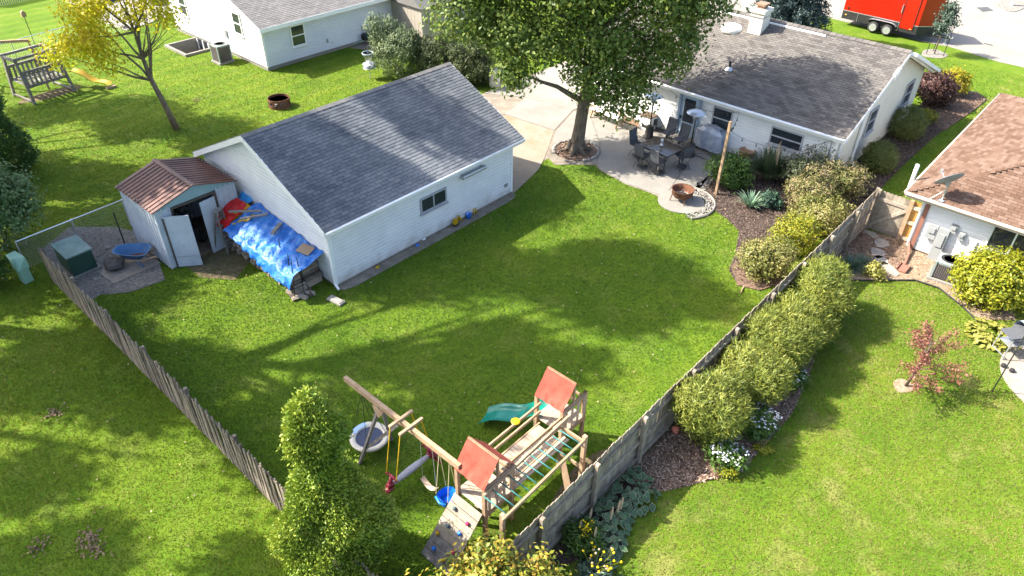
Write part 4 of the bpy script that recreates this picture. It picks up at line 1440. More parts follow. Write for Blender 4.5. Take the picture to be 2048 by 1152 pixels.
tag(MB().box((10.38, 18.62, 1.32), (.42, .5, .03), Euler((.1, -.15, .3)).to_matrix()).build('tile', m_cardboard), 'square tan board lying on the blue tarp by the garage corner', 'board')
for k, (a, b) in enumerate((((9.42, 18.35), (9.78, 18.75)), ((9.38, 18.12), (9.62, 18.3)), ((9.72, 18.05), (9.85, 18.35)), ((9.6, 18.9), (10.0, 19.6)))):
    tag(MB().tube([(a[0], a[1], .05), (b[0], b[1], 1.38 + .1 * (k == 3))], .016, 6).build('metal_stake', m_black), 'thin black metal stake leaning on the near end of the blue tarp', 'stake', 'stakes against the tarp')
# step ladder
t = thing('step_ladder', 'grey wooden step ladder standing between the shed door and the woodpile', 'ladder', (9.42, 22.33, 0), math.radians(-68))
for sy in (-.21, .21):
    MB().bar((.14, sy * 1.15, .0), (-.02, sy * .7, 1.72), .06, .035, (0, 1, 0)).build('rail', m_woodgrey, t)
    MB().bar((-.45, sy * 1.15, .0), (-.06, sy * .7, 1.70), .05, .03, (0, 1, 0)).build('back_leg', m_woodgrey, t)
for k in range(5):
    f = (k + 1) / 6
    MB().box((.14 - .16 * f, 0, 1.72 * f), (.10, .42 * (1 - .35 * f) + .02, .03)).build('step', m_woodgrey, t)
MB().box((-.04, 0, 1.74), (.20, .36, .03)).build('top', m_woodgrey, t)
tag(MB().box((10.25, 17.05, .05), (.26, .62, .06), Euler((0, 0, .15)).to_matrix()).box((10.25, 17.05, .09), (.20, .55, .03), Euler((0, 0, .15)).to_matrix()).build('splash_block', m_stone), 'grey concrete splash block on the grass at the garage corner', 'splash block')
t = thing('wheelbarrow', 'blue wheelbarrow parked on the slab beside the metal shed', 'wheelbarrow', (6.72, 23.95, 0), math.radians(135))
m_bluesteel = M('dull_blue_enamel', (.03, .10, .22), (.06, .16, .32), rough=.45, nscale=3)
def tray_ring(ax, ay, z, cx, dz):
    out = []
    for k in range(20):
        a = 2 * PI * k / 20
        c_, s_ = math.cos(a), math.sin(a)
        x_ = cx + ax * math.copysign(abs(c_) ** .6, c_)
        y_ = ay * math.copysign(abs(s_) ** .6, s_) * (1 - .18 * (x_ - cx) / ax)
        out.append((x_, y_, z + dz * (x_ - cx)))
    return out


vs = tray_ring(.62, .40, .66, 0, .05) + tray_ring(.58, .37, .665, 0, .05) + tray_ring(.42, .27, .46, -.02, 0) + tray_ring(.28, .18, .34, -.05, 0)
fs = [(j * 20 + k, j * 20 + (k + 1) % 20, (j + 1) * 20 + (k + 1) % 20, (j + 1) * 20 + k) for j in range(3) for k in range(20)] + [tuple(range(60, 80))]
MB().add(vs, fs).build('tray', m_bluesteel, t, True)
MB().add([(x_ * .97 - .01, y_ * .95, .365) for x_, y_, z_ in tray_ring(.28, .18, .34, -.05, 0)], [tuple(range(20))]).build('rust_patch', m_rust, t)
for s in (-1, 1):
    MB().tube([(.62, s * .10, .2), (-.3, s * .24, .33), (-.95, s * .30, .55)], .022, 6).build('handle', m_wood, t)
    MB().tube([(-.25, s * .24, .33), (-.38, s * .26, .02), (-.10, s * .24, .30)], .018, 6).build('leg', m_bluesteel, t)
mm = MB().lathe([(.0, -.05), (.15, -.05), (.19, 0), (.15, .05), (.0, .05)], 16)
mm.v = [(x_ + .62, z_, y_ + .19) for x_, y_, z_ in mm.v]
mm.build('wheel', m_tyre, t)
q = [g(195, 545), g(228, 570), g(322, 527), g(290, 508)]
tag(MB().prism([(a.x, a.y) for a in q], -.02, .05).build('paving_slab', m_paver), 'flat buff concrete slab under the wheelbarrow', 'slab')
q = g(232, 537)
tag(MB().rock((q.x, q.y, .22), (.36, .42, .22), 5).build('boulder', m_darkstone), 'dark flat topped boulder on the slab beside the wheelbarrow', 'boulder')
q = g(318, 505)
tag(MB().rock((q.x + .1, q.y, .35), (.16, .2, .36), 8).build('stump', m_log), 'upright brown log stump against the shed wall', 'stump')
for px, py, s in ((216, 498, .09), (230, 505, .05), (192, 560, .06)):
    q = g(px, py)
    tag(MB().rock((q.x, q.y, s * .6), (s * 1.3, s, s * .8), int(px)).build('stone', m_stone), 'pale stone lying on the gravel behind the metal shed', 'stone', 'stones on the gravel')
t = thing('transformer_box', 'dark green pad mounted transformer box behind the picket fence', 'transformer', (5.28, 25.28, 0), .02)
MB().box((0, 0, .03), (.98, 1.3, .08)).build('pad', m_concrete, t)
MB().box((0, 0, .42), (.82, 1.12, .76)).build('body', m_boxgreen, t)
MB().extr([(-.44, -.6, .80), (.44, -.6, .80), (.44, .6, .86), (-.44, .6, .86)], (0, 0, .05)).build('lid', M('pale_green_lid', (.10, .17, .15), (.20, .27, .25), nscale=3, nw=1), t)  # lid in a paler green than the box body
t = thing('utility_pedestal', 'small pale green utility pedestal at the end of the picket fence', 'utility box', (3.72, 25.75, 0), .1)
MB().box((0, 0, .28), (.30, .34, .56)).build('lower_housing', m_palegreen, t)
MB().extr([(-.19, -.21, .56), (.19, -.21, .56), (.19, -.17, .95), (.15, 0, 1.0), (-.15, 0, 1.0), (-.19, -.17, .95)], (0, .40, 0)).build('dome', m_palegreen, t)
MB().tube([(7.0, 25.47, 0), (7.0, 25.47, 1.41)], .025, 6).build('sign_post', m_black)
tag(bpy.data.objects['sign_post'], 'plain black metal post standing beside the shed wall', 'post')

# ------------------------------------------------------------------ play set
t = thing('play_set', 'timber play set with two coral canvas roofs, a bridge, monkey bars and swing beam', 'play set', (8.5, 7.5, 0))
NT = (7.05, 7.95, 7.02, 7.88)
FTW = (10.0, 10.9, 7.22, 8.04)
ZD = 1.18


def tower(T, zd, zt=2.02, zr=2.68):
    x0, x1, y0, y1 = T
    for xx in (x0, x1):
        for yy in (y0, y1):
            MB().box((xx, yy, zt / 2), (.09, .09, zt)).build('post', m_wood, t, world=True)
    n = 7
    for k in range(n):
        MB().box((x0 + (k + .5) * (x1 - x0) / n, (y0 + y1) / 2, zd), ((x1 - x0) / n - .012, y1 - y0 + .10, .03)).build('deck_plank', m_woodlight, t, world=True)
    for yy in (y0 - .03, y1 + .03):
        MB().box(((x0 + x1) / 2, yy, zd - .10), (x1 - x0 + .1, .035, .13)).build('joist', m_wood, t, world=True)
    xm_ = (x0 + x1) / 2 - .03
    for yy in (y0, y1):
        MB().box((xm_, yy, (zt + zr) / 2 - .03), (.045, .05, zr - zt)).build('king_post', m_wood, t, world=True)
        MB().box(((x0 + x1) / 2, yy, zt - .05), (x1 - x0 + .1, .045, .09)).build('tie', m_wood, t, world=True)
    MB().box((xm_, (y0 + y1) / 2, zr - .05), (.05, y1 - y0 + .06, .07)).build('ridge_pole', m_wood, t, world=True)

    def fn(a, b):
        y_ = y0 - .04 + (y1 - y0 + .08) * b
        sag = .035 * math.sin(PI * b)
        if a < .5:
            f = a / .5
            return (x0 - .06 + (xm_ - x0 + .06) * f, y_, zt + .0 + (zr - zt) * f - sag * math.sin(PI * f) * 1.3 + .012 * math.sin(19 * b + 5 * f) * (1 - f) + .010 * math.sin(31 * b * (1 - f) + 9 * f) - .02 * math.exp(-((b - .55) * 9) ** 2) * math.sin(PI * f))
        f = (a - .5) / .5
        return (xm_ + (x1 + .06 - xm_) * f, y_, zr + (zt - zr) * f - sag * math.sin(PI * f))
    MB().sheet(fn, 40, 36).build('canvas_roof', m_redtarp, t, True, world=True)
    for zz in (zd + .32, zd + .62):
        MB().box((x1, (y0 + y1) / 2, zz), (.035, y1 - y0, .07)).build('guard_rail', m_wood, t, world=True)
    for k in range(4):
        MB().box((x0 + .1 + k * .24, y0 - .05, zd + .36), (.07, .025, .66)).build('baluster', m_woodlight, t, world=True)
    MB().box(((x0 + x1) / 2, y0 - .03, zd + .72), (x1 - x0 + .08, .04, .07)).build('guard_rail', m_wood, t, world=True)


tower(NT, ZD)
tower(FTW, ZD + .02)
for k in range(17):
    xk = 8.06 + k * (9.92 - 8.06) / 17
    MB().box((xk + .055, 7.56, ZD - .09 + .012 * math.sin(k)), (.098, .64, .03)).build('bridge_plank', m_woodlight, t, world=True)
for yy in (7.22, 7.92):
    for zz in (ZD - .12, ZD + .32, ZD + .62):
        MB().box((8.98, yy, zz), (2.05, .04, .085)).build('bridge_rail', m_wood, t, world=True)
# bridge side walkway timbers under the bars
for yy in (6.98, 7.08):
    MB().box((8.98, yy, ZD + .02), (2.0, .075, .04)).build('side_timber', m_woodlight, t, world=True)
# monkey bars
za = 1.95
MB().bar((6.75, 6.22, za), (9.75, 6.30, za), .05, .09).build('bar_rail', m_wood, t, world=True)
MB().bar((6.95, 6.95, za - .02), (10.0, 7.05, za - .02), .05, .09).build('bar_rail', m_wood, t, world=True)
for k in range(11):
    xk = 6.95 + k * .26
    MB().tube([(xk, 6.24, za - .02), (xk, 6.95, za - .03)], .017, 8).build('rung', m_tealbar, t, True, world=True)
MB().box((9.72, 6.32, 1.02), (.10, .10, 2.05)).build('post', m_wood, t, world=True)
MB().box((9.72, 6.66, 1.82), (.05, .66, .09)).box((9.72, 6.66, .9), (.05, .66, .08)).build('cross_beam', m_wood, t, world=True)
MB().box((6.85, 6.3, 1.0), (.09, .09, 2.0)).build('post', m_wood, t, world=True)
MB().bar((9.68, 6.9, .75), (9.2, 6.15, .02), .16, .05).build('ramp_board', m_wood, t, world=True)
# yellow handles
MB().lathe([(.10, -.015), (.12, 0), (.10, .015)], 14, (9.1, 7.95, ZD + .66)).build('hand_grip', m_yellow, t, world=True)
# slide from the far tower, waves down towards the garage
sA, sB = Vector((10.38, 8.02, 1.16)), Vector((9.86, 9.75, .14))
dv = (sB - sA)


def slide_fn(a, b):
    f = b
    c = sA + dv * f
    c.z = 1.16 * (1 - f) + .12 * f + .075 * math.sin(2 * PI * f * 1.6) * (1 - .25 * f) - .10 * math.sin(PI * f)
    c.x += .10 * math.sin(PI * f * 1.2)
    side = Vector((dv.y, -dv.x, 0)).normalized()
    w = (a - .5) * .62
    e = abs(a - .5) * 2
    lip = .15 * max(0, (e - .62) / .38) ** 1.3
    if e > .93:
        lip = .15 - (e - .93) * .6
    return c + side * w * (1 + .12 * (e > .93)) + Z * lip


MB().sheet(slide_fn, 20, 40).build('slide', m_green_plastic, t, True, world=True)
# climbing wall leaning on the near tower
wa, wb = Vector((6.98, 7.90, ZD)), Vector((6.98, 7.02, ZD))
ga, gb = Vector((5.85, 7.92, 0.0)), Vector((5.85, 7.0, 0.0))
for k in range(8):
    f0, f1 = k / 8 + .004, (k + 1) / 8 - .004
    a, b, c, d = wa.lerp(ga, f0), wb.lerp(gb, f0), wb.lerp(gb, f1), wa.lerp(ga, f1)
    MB().extr([a, b, c, d], (-.02, 0, .028)).build('wall_board', m_woodgrey if k > 4 else m_fence, t, world=True)
holds = ((.17, .25, 'g'), (.42, .32, 'g'), (.40, .72, 'b'), (.60, .16, 'y'), (.66, .80, 'r'), (.80, .28, 'b'), (.84, .66, 'y'), (.22, .78, 'r'))
hm = {'g': M('grey_hold', (.07, .10, .12), (.1, .14, .16)), 'b': m_blueplastic, 'y': m_yellow, 'r': M('raspberry_hold', (.5, .03, .10), (.6, .05, .14))}
for f, s, c in holds:
    q = wa.lerp(ga, f).lerp(wb.lerp(gb, f), s) + Vector((-.06, 0, .05))
    MB().rock(q, (.05, .055, .05), int(f * 100), 8, 5).build('hand_hold', hm[c], t, True, world=True)
# swing beam
MB().box((7.06, 9.86, 2.10), (.10, 4.15, .15)).build('swing_beam', m_wood, t, world=True)
MB().bar((7.02, 10.55, 2.06), (6.52, 11.05, 0), .09, .06, (0, 1, 0)).build('beam_leg', m_woodgrey, t, world=True)
MB().bar((7.08, 10.55, 2.06), (7.60, 11.05, 0), .09, .06, (0, 1, 0)).build('beam_leg', m_woodgrey, t, world=True)
MB().bar((6.98, 9.82, 2.02), (6.70, 10.86, .62), .08, .05, (1, 0, 0)).build('brace', m_woodgrey, t, world=True)
MB().extr([(6.99, 10.35, 2.05), (6.99, 10.75, 2.05), (6.95, 10.62, 1.82), (6.95, 10.48, 1.82)], (-.025, 0, 0)).build('gusset', m_wood, t, world=True)
for yy in (9.78, 9.42):
    MB().box((7.06, yy, 2.20), (.72, .07, .06)).build('glider_arm', m_wood, t, world=True)
MB().box((7.62, 7.45, .55), (.55, .42, .04)).box((7.62, 7.45, .3), (.06, .06, .5)).build('under_seat', m_woodlight, t, world=True)

# swings, each hanging from the beam
bc = Vector((7.06, 11.25, 0))
t = thing('basket_swing', 'round nest swing with a cream rim and black net on ropes', 'swing', (bc.x, bc.y, .42))
m = MB()
for k in range(32):
    pass
rim = [(.46 * math.cos(2 * PI * k / 32), .46 * math.sin(2 * PI * k / 32), .0) for k in range(33)]
MB().lathe([(.36, -.015), (.50, -.03), (.52, .015), (.50, .05), (.37, .02), (.36, -.015)], 32).build('rim', M('cream_canvas_rim', (.55, .50, .40), (.66, .61, .50), rough=.8), t, True)
MB().lathe([(.0, -.03), (.2, -.028), (.36, -.01)], 32).build('seat_net', M('navy_mesh', (.045, .055, .09), (.07, .085, .13), rough=.8, nscale=30), t)
wmm = MB().sheet(lambda a, b: ((.375 + .13 * b) * math.cos(1.1 + a * 1.0), (.375 + .13 * b) * math.sin(1.1 + a * 1.0), .056 - .02 * (1 - b)), 10, 2)
wmm.build('pale_blue_sleeve', M('pale_blue_canvas', (.35, .52, .75), (.45, .6, .8), rough=.7), t)
for k in range(4):
    a = PI / 4 + k * PI / 2
    MB().tube([(.48 * math.cos(a), .48 * math.sin(a), .03), (0, .03, 1.6)], .008, 5).build('rope', m_black, t)
t = thing('glider_swing', 'two seat glider swing with maroon ends and a pale grey body on yellow chains', 'swing', (7.05, 9.6, .42), math.radians(0))
gl = MB().sheet(lambda a, b: (-.62 + 1.24 * a, .0 + (.05 + .055 * math.sin(PI * a)) * math.cos(2 * PI * b), .08 + (.04 + .03 * math.sin(PI * a)) * math.sin(2 * PI * b)), 16, 12)
gl.build('body', m_greyplastic, t, True)
for s in (-1, 1):
    e = MB()
    e.box((s * .66, 0, .10), (.16, .13, .12))
    e.tube([(s * .60, -.20, .34), (s * .58, 0, .38), (s * .60, .20, .34)], .03, 8)
    e.tube([(s * .60, 0, .36), (s * .66, 0, .10), (s * .80, 0, -.16)], .05, 8)
    e.tube([(s * .80, -.24, -.18), (s * .80, .24, -.18)], .045, 8)
    e.box((s * .74, 0, .02), (.22, .20, .05))
    e.build('end_seat', m_maroon, t, True)
    for yy in (-.18, .18):
        MB().tube([(s * .60, yy, .34), (s * .32, yy * 1.0, 1.78)], .016, 6).build('chain', m_rope, t)
t = thing('bucket_swing', 'blue toddler bucket swing on pale ropes', 'swing', (7.06, 8.30, .42))
MB().sheet(lambda a, b: (.21 * (1.05 - .25 * b) * math.cos(2 * PI * a), .24 * (1.05 - .3 * b) * math.sin(2 * PI * a), .24 - .28 * b + .06 * math.cos(4 * PI * a) * (1 - b)), 26, 6).build('shell', m_blueplastic, t, True)
MB().lathe([(.0, -.04), (.16, -.03), (.17, .0)], 18).build('seat', m_blueplastic, t, True)
MB().tube([(-.2, -.18, .2), (-.25, 0, .16), (-.2, .18, .2)], .03, 8).build('t_bar', m_blueplastic, t, True)
MB().tube([(.12, -.27, .12), (.18, -.27, .06)], .03, 6).build('clip', hm['r'], t)
for s in (-1, 1):
    MB().tube([(-.16, s * .2, .26), (0, s * .17, 1.65)], .010, 5).tube([(.16, s * .2, .26), (0, s * .17, 1.65)], .010, 5).build('rope', m_paleRope, t)
t = thing('belt_swing', 'tan curved belt swing seat hanging on thin cords', 'swing', (7.06, 8.92, .40))
MB().sheet(lambda a, b: (-.07 + .14 * b, -.26 + .52 * a, .16 * (2 * a - 1) ** 2), 14, 2).build('seat', M('tan_belt', (.50, .37, .26), (.6, .46, .34), rough=.7), t, True)
for s in (-1, 1):
    MB().tube([(0, s * .25, .15), (0, s * .2, 1.65)], .006, 4).build('rope', m_galv, t)
# ------------------------------------------------------------------ plants
lm_oak = leafmat('oak_leaf', (.058, .115, .02), (.13, .20, .034), (.245, .285, .055), trans=.38)
lm_shade = leafmat('shade_tree_leaf', (.035, .065, .012), (.07, .11, .018), trans=.06)
lm_maple = leafmat('autumn_maple_leaf', (.44, .48, .012), (.62, .58, .02), (.58, .44, .05), trans=.5, nw=.7)
lm_thuja = leafmat('thuja_spray', (.085, .165, .018), (.21, .29, .032), (.38, .41, .055), trans=.2, nscale=.9, nw=.6, rw=.6)
lm_thujad = leafmat('dark_thuja_spray', (.028, .075, .013), (.065, .125, .02), trans=.12)
lm_grey = leafmat('grey_green_leaf', (.06, .125, .035), (.125, .20, .065), (.19, .27, .11), trans=.25)
lm_green = leafmat('mid_green_leaf', (.045, .10, .015), (.10, .17, .025), trans=.25)
lm_lime = leafmat('yellow_green_leaf', (0.105, 0.15, 0.0075), (0.24, 0.255, 0.0135), (0.36, 0.33, 0.0225), trans=.3)
lm_cyp = leafmat('golden_cypress_spray', (.080, .122, .018), (.175, .205, .03), (.30, .305, .055), trans=.18, nw=.5, rw=.8)
lm_spirea = leafmat('spirea_leaf', (0.08, 0.104, 0.02), (0.192, 0.196, 0.044), (0.288, 0.248, 0.088), trans=.2, nw=.8)
lm_rose = leafmat('rose_tipped_leaf', (.085, .11, .025), (.20, .18, .06), (.31, .22, .13), trans=.2, nw=.9)
lm_orange = leafmat('turning_shrub_leaf', (.10, .155, .02), (.27, .28, .025), (.38, .22, .035), trans=.3, nscale=2.5, nw=.8)
lm_yew = leafmat('clipped_yew', (.075, .105, .022), (.17, .185, .036), trans=.12)
lm_purple = leafmat('purple_leaf', (.030, .014, .014), (.075, .035, .03), (.12, .055, .04), trans=.15)
lm_gold = leafmat('golden_leaf', (0.27, 0.228, 0.009), (0.372, 0.33, 0.018), trans=.3)
lm_red = leafmat('red_maple_leaf', (.15, .05, .04), (.27, .10, .075), (.34, .18, .12), trans=.3) #(0.144, 0.0315, 0.027), (0.297, 0.081, 0.0675), (0.378, 0.144, 0.108), trans=.3)
lm_spruce = leafmat('blue_spruce_needle', (.03, .055, .05), (.075, .115, .11), trans=.05, rough=.6)
lm_jun = leafmat('juniper_spray', (.085, .125, .05), (.19, .235, .11), trans=.1, rough=.6)
lm_jund = leafmat('dark_juniper_spray', (.04, .06, .02), (.10, .12, .045), trans=.1, rough=.6)
lm_hosta = leafmat('hosta_leaf', (.035, .085, .035), (.07, .14, .06), trans=.15)
lm_hostarim = leafmat('cream_leaf_margin', (0.252, 0.276, 0.18), (0.33, 0.348, 0.252), trans=.2)
lm_hostay = leafmat('chartreuse_hosta', (0.21, 0.21, 0.03), (0.3, 0.29, 0.07), trans=.25)
lm_iris = leafmat('iris_blade', (.11, .20, .12), (.22, .32, .20), trans=.15)
lm_gr = leafmat('ornamental_grass_blade', (.05, .085, .035), (.13, .17, .085), trans=.15)
lm_grb = leafmat('blue_grass_blade', (.05, .10, .06), (.12, .18, .12), trans=.15)
m_petal = M('white_petal', (0.525, 0.532, 0.56), (0.595, 0.595, 0.602), rough=.6, rw=.3)
m_petaly = M('yellow_petal', (.75, .50, .0), (.82, .60, .02), rough=.6, rw=.3)
m_plume = M('pale_plume', (0.33, 0.24, 0.15), (0.396, 0.312, 0.216), rough=.8, rw=.4)
CR2, CD2 = Vector((cr.x, cr.y, 0)).normalized(), Vector((fw.x, fw.y, 0)).normalized()


def stems(t, base, n, r, h, mat, spread, seed=1, name='stem', th=.02):
    rr = random.Random(seed)
    for k in range(n):
        a = 2 * PI * k / n + rr.uniform(-.4, .4)
        e = (base[0] + math.cos(a) * spread * rr.uniform(.4, 1), base[1] + math.sin(a) * spread * rr.uniform(.4, 1), base[2] + h * rr.uniform(.75, 1.05))
        MB().tube(limb_path((base[0] + math.cos(a) * .06, base[1] + math.sin(a) * .06, base[2]), e, 4, .08, rr=rr), [th, th * .85, th * .7, th * .5, th * .3], 5).build(name, mat, t, world=True)


def shrub(name, label, loc, blobs, mat, n, size, cat='shrub', group=None, per=14, clump=.10, shell=.72, up=.5, aspect=.55, out=False,
          droop=0.0, nst=4, bark=None, th=.02, seed=1):
    """blobs are given relative to the base"""
    loc = Vector((loc[0], loc[1], 0))
    t = thing(name, label, cat, loc, 0, group)
    B = [(b[0] + loc.x, b[1] + loc.y, b[2], b[3], b[4], b[5]) for b in blobs]
    V, F = blob_leaves(B, n, size, clump, per, shell, up, aspect, out, droop)
    V[:, 2] = np.maximum(V[:, 2], .02)
    np_obj('foliage', V, F, mat, t)
    if nst:
        hh = max(b[2] + b[5] * .5 for b in blobs)
        stems(t, loc, nst, .03, hh, bark or m_barkdark, max(b[3] for b in blobs) * .6, seed, th=th)
    return t


def lump(n, r, h, z0=.1, seed=0, irr=.35):
    """an uneven heap of blobs for a mounded shrub"""
    rr = random.Random(seed)
    out = [(0, 0, z0 + h * .45, r * .8, r * .8, h * .48)]
    for k in range(n):
        a = 2 * PI * k / n + rr.uniform(-.4, .4)
        d = r * rr.uniform(.35, .62)
        s = r * rr.uniform(.38, .38 + irr)
        out.append((math.cos(a) * d, math.sin(a) * d, z0 + h * rr.uniform(.35, .72), s, s, s * rr.uniform(.7, 1.0)))
    return out


def rosette(t, base, n, L, w, mat, name='leaf_clump', arch=.5, rise=.9, seed=0, seg=5, world=True, minang=.25):
    """blades arching out of one crown"""
    r1 = np.random.default_rng(seed)
    V, F = [], []
    for k in range(n):
        a = r1.uniform(0, 2 * PI)
        tilt = r1.uniform(minang, 1.0)
        ll = L * r1.uniform(.65, 1.1)
        d = np.array([math.cos(a), math.sin(a), 0.0])
        s = np.array([-math.sin(a), math.cos(a), 0.0])
        o = len(V)
        b0 = np.array(base) + d * .05 + np.array([0, 0, 0])
        for j in range(seg + 1):
            f = j / seg
            hor = ll * f * tilt * .85
            zz = ll * rise * (f - arch * tilt * f * f * 1.4)
            ww = w * (1 - f ** 2.2) * (.55 + .45 * math.sin(PI * min(1, f + .3)))
            p_ = b0 + d * hor + np.array([0, 0, max(.01, zz)])
            V.append(p_ - s * ww / 2)
            V.append(p_ + s * ww / 2)
        for j in range(seg):
            F.append((o + 2 * j, o + 2 * j + 1, o + 2 * j + 3, o + 2 * j + 2))
    return np_obj(name, np.array(V), np.array(F), mat, t, world)


def rel(base, a, b, z, rx, ry=None, rz=None):
    q = CR2 * a + CD2 * b
    return (q.x, q.y, z, rx, ry or rx, rz or rx)


# ---- the big oak by the patio
OB = Vector((oak_c.x, oak_c.y, 0))
t = thing('oak_tree', 'tall oak with a thick trunk shading the patio beside the garage', 'tree', OB)
trunk_top = OB + CR2 * .45 + CD2 * .15 + Z * 5.2
tp = [OB + Z * 0, OB + CR2 * .02 + Z * .35, OB + CR2 * .10 + Z * 1.2, OB + CR2 * .20 + Z * 2.4, OB + CR2 * .34 + Z * 3.8, trunk_top, trunk_top + CR2 * .2 + Z * 3.2, trunk_top + CR2 * .1 + Z * 6.0]
trk = MB().tube(tp, [.46, .33, .28, .26, .25, .22, .15, .06], 16)
rr = random.Random(3)
for k in range(6):
    a = k * 1.05 + .3
    e = OB + Vector((math.cos(a), math.sin(a), 0)) * .78
    trk.tube([OB + Vector((math.cos(a), math.sin(a), 0)) * .2 + Z * .5, OB + Vector((math.cos(a), math.sin(a), 0)) * .42 + Z * .16, e + Z * .03], [.16, .12, .04], 7)
trk.build('trunk', m_bark, t, True, world=True)
oakb = [rel(0, 2.15, -.9, 3.1, 1.05, 1.05, 1.05), rel(0, 1.9, .2, 4.2, 1.5, 1.5, 1.3), rel(0, 3.7, .2, 4.9, 1.5, 1.5, 1.3), rel(0, 4.7, .6, 6.7, 1.45, 1.45, 1.2),
        rel(0, 4.0, 1.2, 7.6, 1.7, 1.7, 1.4), rel(0, .3, -.6, 3.9, 1.0, 1.0, 1.0), rel(0, .6, -.4, 5.6, 1.7, 1.7, 1.5), rel(0, -1.6, .2, 5.2, 1.5, 1.5, 1.2), rel(0, -3.2, .4, 5.4, 1.6, 1.6, 1.3),
        rel(0, -4.9, .6, 6.1, 1.6, 1.6, 1.3), rel(0, -3.9, 1.4, 7.4, 1.9, 1.9, 1.5), rel(0, -1.5, 1.2, 7.6, 2.2, 2.2, 1.7), rel(0, 1.5, 1.3, 7.9, 2.2, 2.2, 1.7),
        rel(0, -5.6, .9, 7.6, 1.3, 1.3, 1.1), rel(0, -2.6, 0, 9.3, 2.4, 2.4, 1.8), rel(0, .4, .4, 10.2, 2.6, 2.6, 2.0), rel(0, 3.2, .4, 9.5, 2.4, 2.4, 1.8), rel(0, .2, .8, 12.0, 2.3, 2.3, 1.6),
        rel(0, -.4, -1.0, 8.0, 2.0, 2.0, 1.5), rel(0, 2.9, -1.0, 7.2, 1.6, 1.6, 1.3), rel(0, 1.2, -.9, 2.9, .75, .75, .75), rel(0, -2.9, -.8, 4.0, .9, .9, .7)]
for k, b in enumerate(oakb):
    e = OB + Vector((b[0], b[1], b[2]))
    s = tp[3 + min(4, max(0, int((b[2] - 3) / 1.7)))]
    r0 = .15 if b[2] < 6 else .11
    MB().tube(limb_path(s, e, 5, .10, .05, rr), [r0, r0 * .8, r0 * .62, r0 * .46, r0 * .3, r0 * .14], 7).build('limb', m_bark, t, True, world=True)
B = [(b[0] + OB.x, b[1] + OB.y, b[2], b[3], b[4], b[5]) for b in oakb]
V, F = blob_leaves(B, 70000, .18, .21, 18, .42, .55, .6)
np_obj('crown', V, F, lm_oak, t)
# kerb of rough stones around the mulch ring
rr = random.Random(5)
stn = bpy.data.meshes.new('edging_stone')
_m = MB().rock((0, 0, 0), (.12, .08, .07), 3, 8, 5)
stn.from_pydata(_m.v, [], _m.f)
stn.materials.append(m_stone)
t = thing('stone_edging', 'ring of rough grey edging stones around the oak trunk bed', 'edging', (OB.x, OB.y, 0))
for k in range(22):
    a = math.radians(-120 + k * 12.5)
    piece(stn, 'edging_stone', t, (1.03 * math.cos(a), 1.03 * math.sin(a), .06), (rr.uniform(-.3, .3), rr.uniform(-.3, .3), a + PI / 2 + rr.uniform(-.3, .3)))

# ---- yellow maple
MBq = g(353, 258)
t = thing('maple_tree', 'slim young maple with thin yellow and orange autumn leaves', 'tree', MBq)
tp = [MBq, MBq - CR2 * .18 + Z * 1.0, MBq - CR2 * .50 + Z * 2.4, MBq - CR2 * .60 + Z * 3.4, MBq - CR2 * .62 + Z * 4.6, MBq - CR2 * .7 + Z * 6.2]
MB().tube(tp, [.17, .13, .11, .085, .055, .02], 10).build('trunk', m_bark, t, True, world=True)
mb_ = [(-4.3, 0, 3.6, 1.0, .6), (-3.4, .4, 4.1, 1.3, .8), (-2.5, -.2, 4.4, 1.1, .7), (-2.9, .5, 5.4, 1.2, .7), (-1.9, 0, 5.6, 1.0, .6), (-1.2, .3, 6.6, 1.0, .6), (.2, .2, 5.9, .8, .45), (.9, 0, 5.4, .8, .45), (.6, .2, 6.6, .8, .5), (-1.9, -.6, 3.5, .8, .5),
       (-.2, .3, 7.3, 1.0, .6), (-2.6, .2, 6.7, .9, .5), (.4, -.3, 6.9, .9, .5), (-.6, .4, 5.2, .7, .4)]
rr = random.Random(9)
for k, (a, b, z_, r_, h_) in enumerate(mb_):
    e = MBq + CR2 * a + CD2 * b + Z * z_
    s = tp[2 + k % 3]
    MB().tube(limb_path(s, e, 5, .08, -.02, rr), [.06, .05, .04, .03, .02, .01], 6).build('limb', m_bark, t, True, world=True)
for k in range(9):
    a = rr.uniform(-.3, 1.6)
    e = MBq + CR2 * a + CD2 * rr.uniform(-.6, .6) + Z * rr.uniform(4.2, 6.2)
    MB().tube(limb_path(tp[3], e, 5, .1, 0, rr), [.028, .022, .018, .014, .01, .005], 5).build('limb', m_bark, t, True, world=True)
B = [((MBq + CR2 * a + CD2 * b).x, (MBq + CR2 * a + CD2 * b).y, z_, r_, r_, h_) for a, b, z_, r_, h_ in mb_]
V, F = blob_leaves(B, 8000, .155, .2, 8, .25, .5, .7)
np_obj('crown', V, F, lm_maple, t)


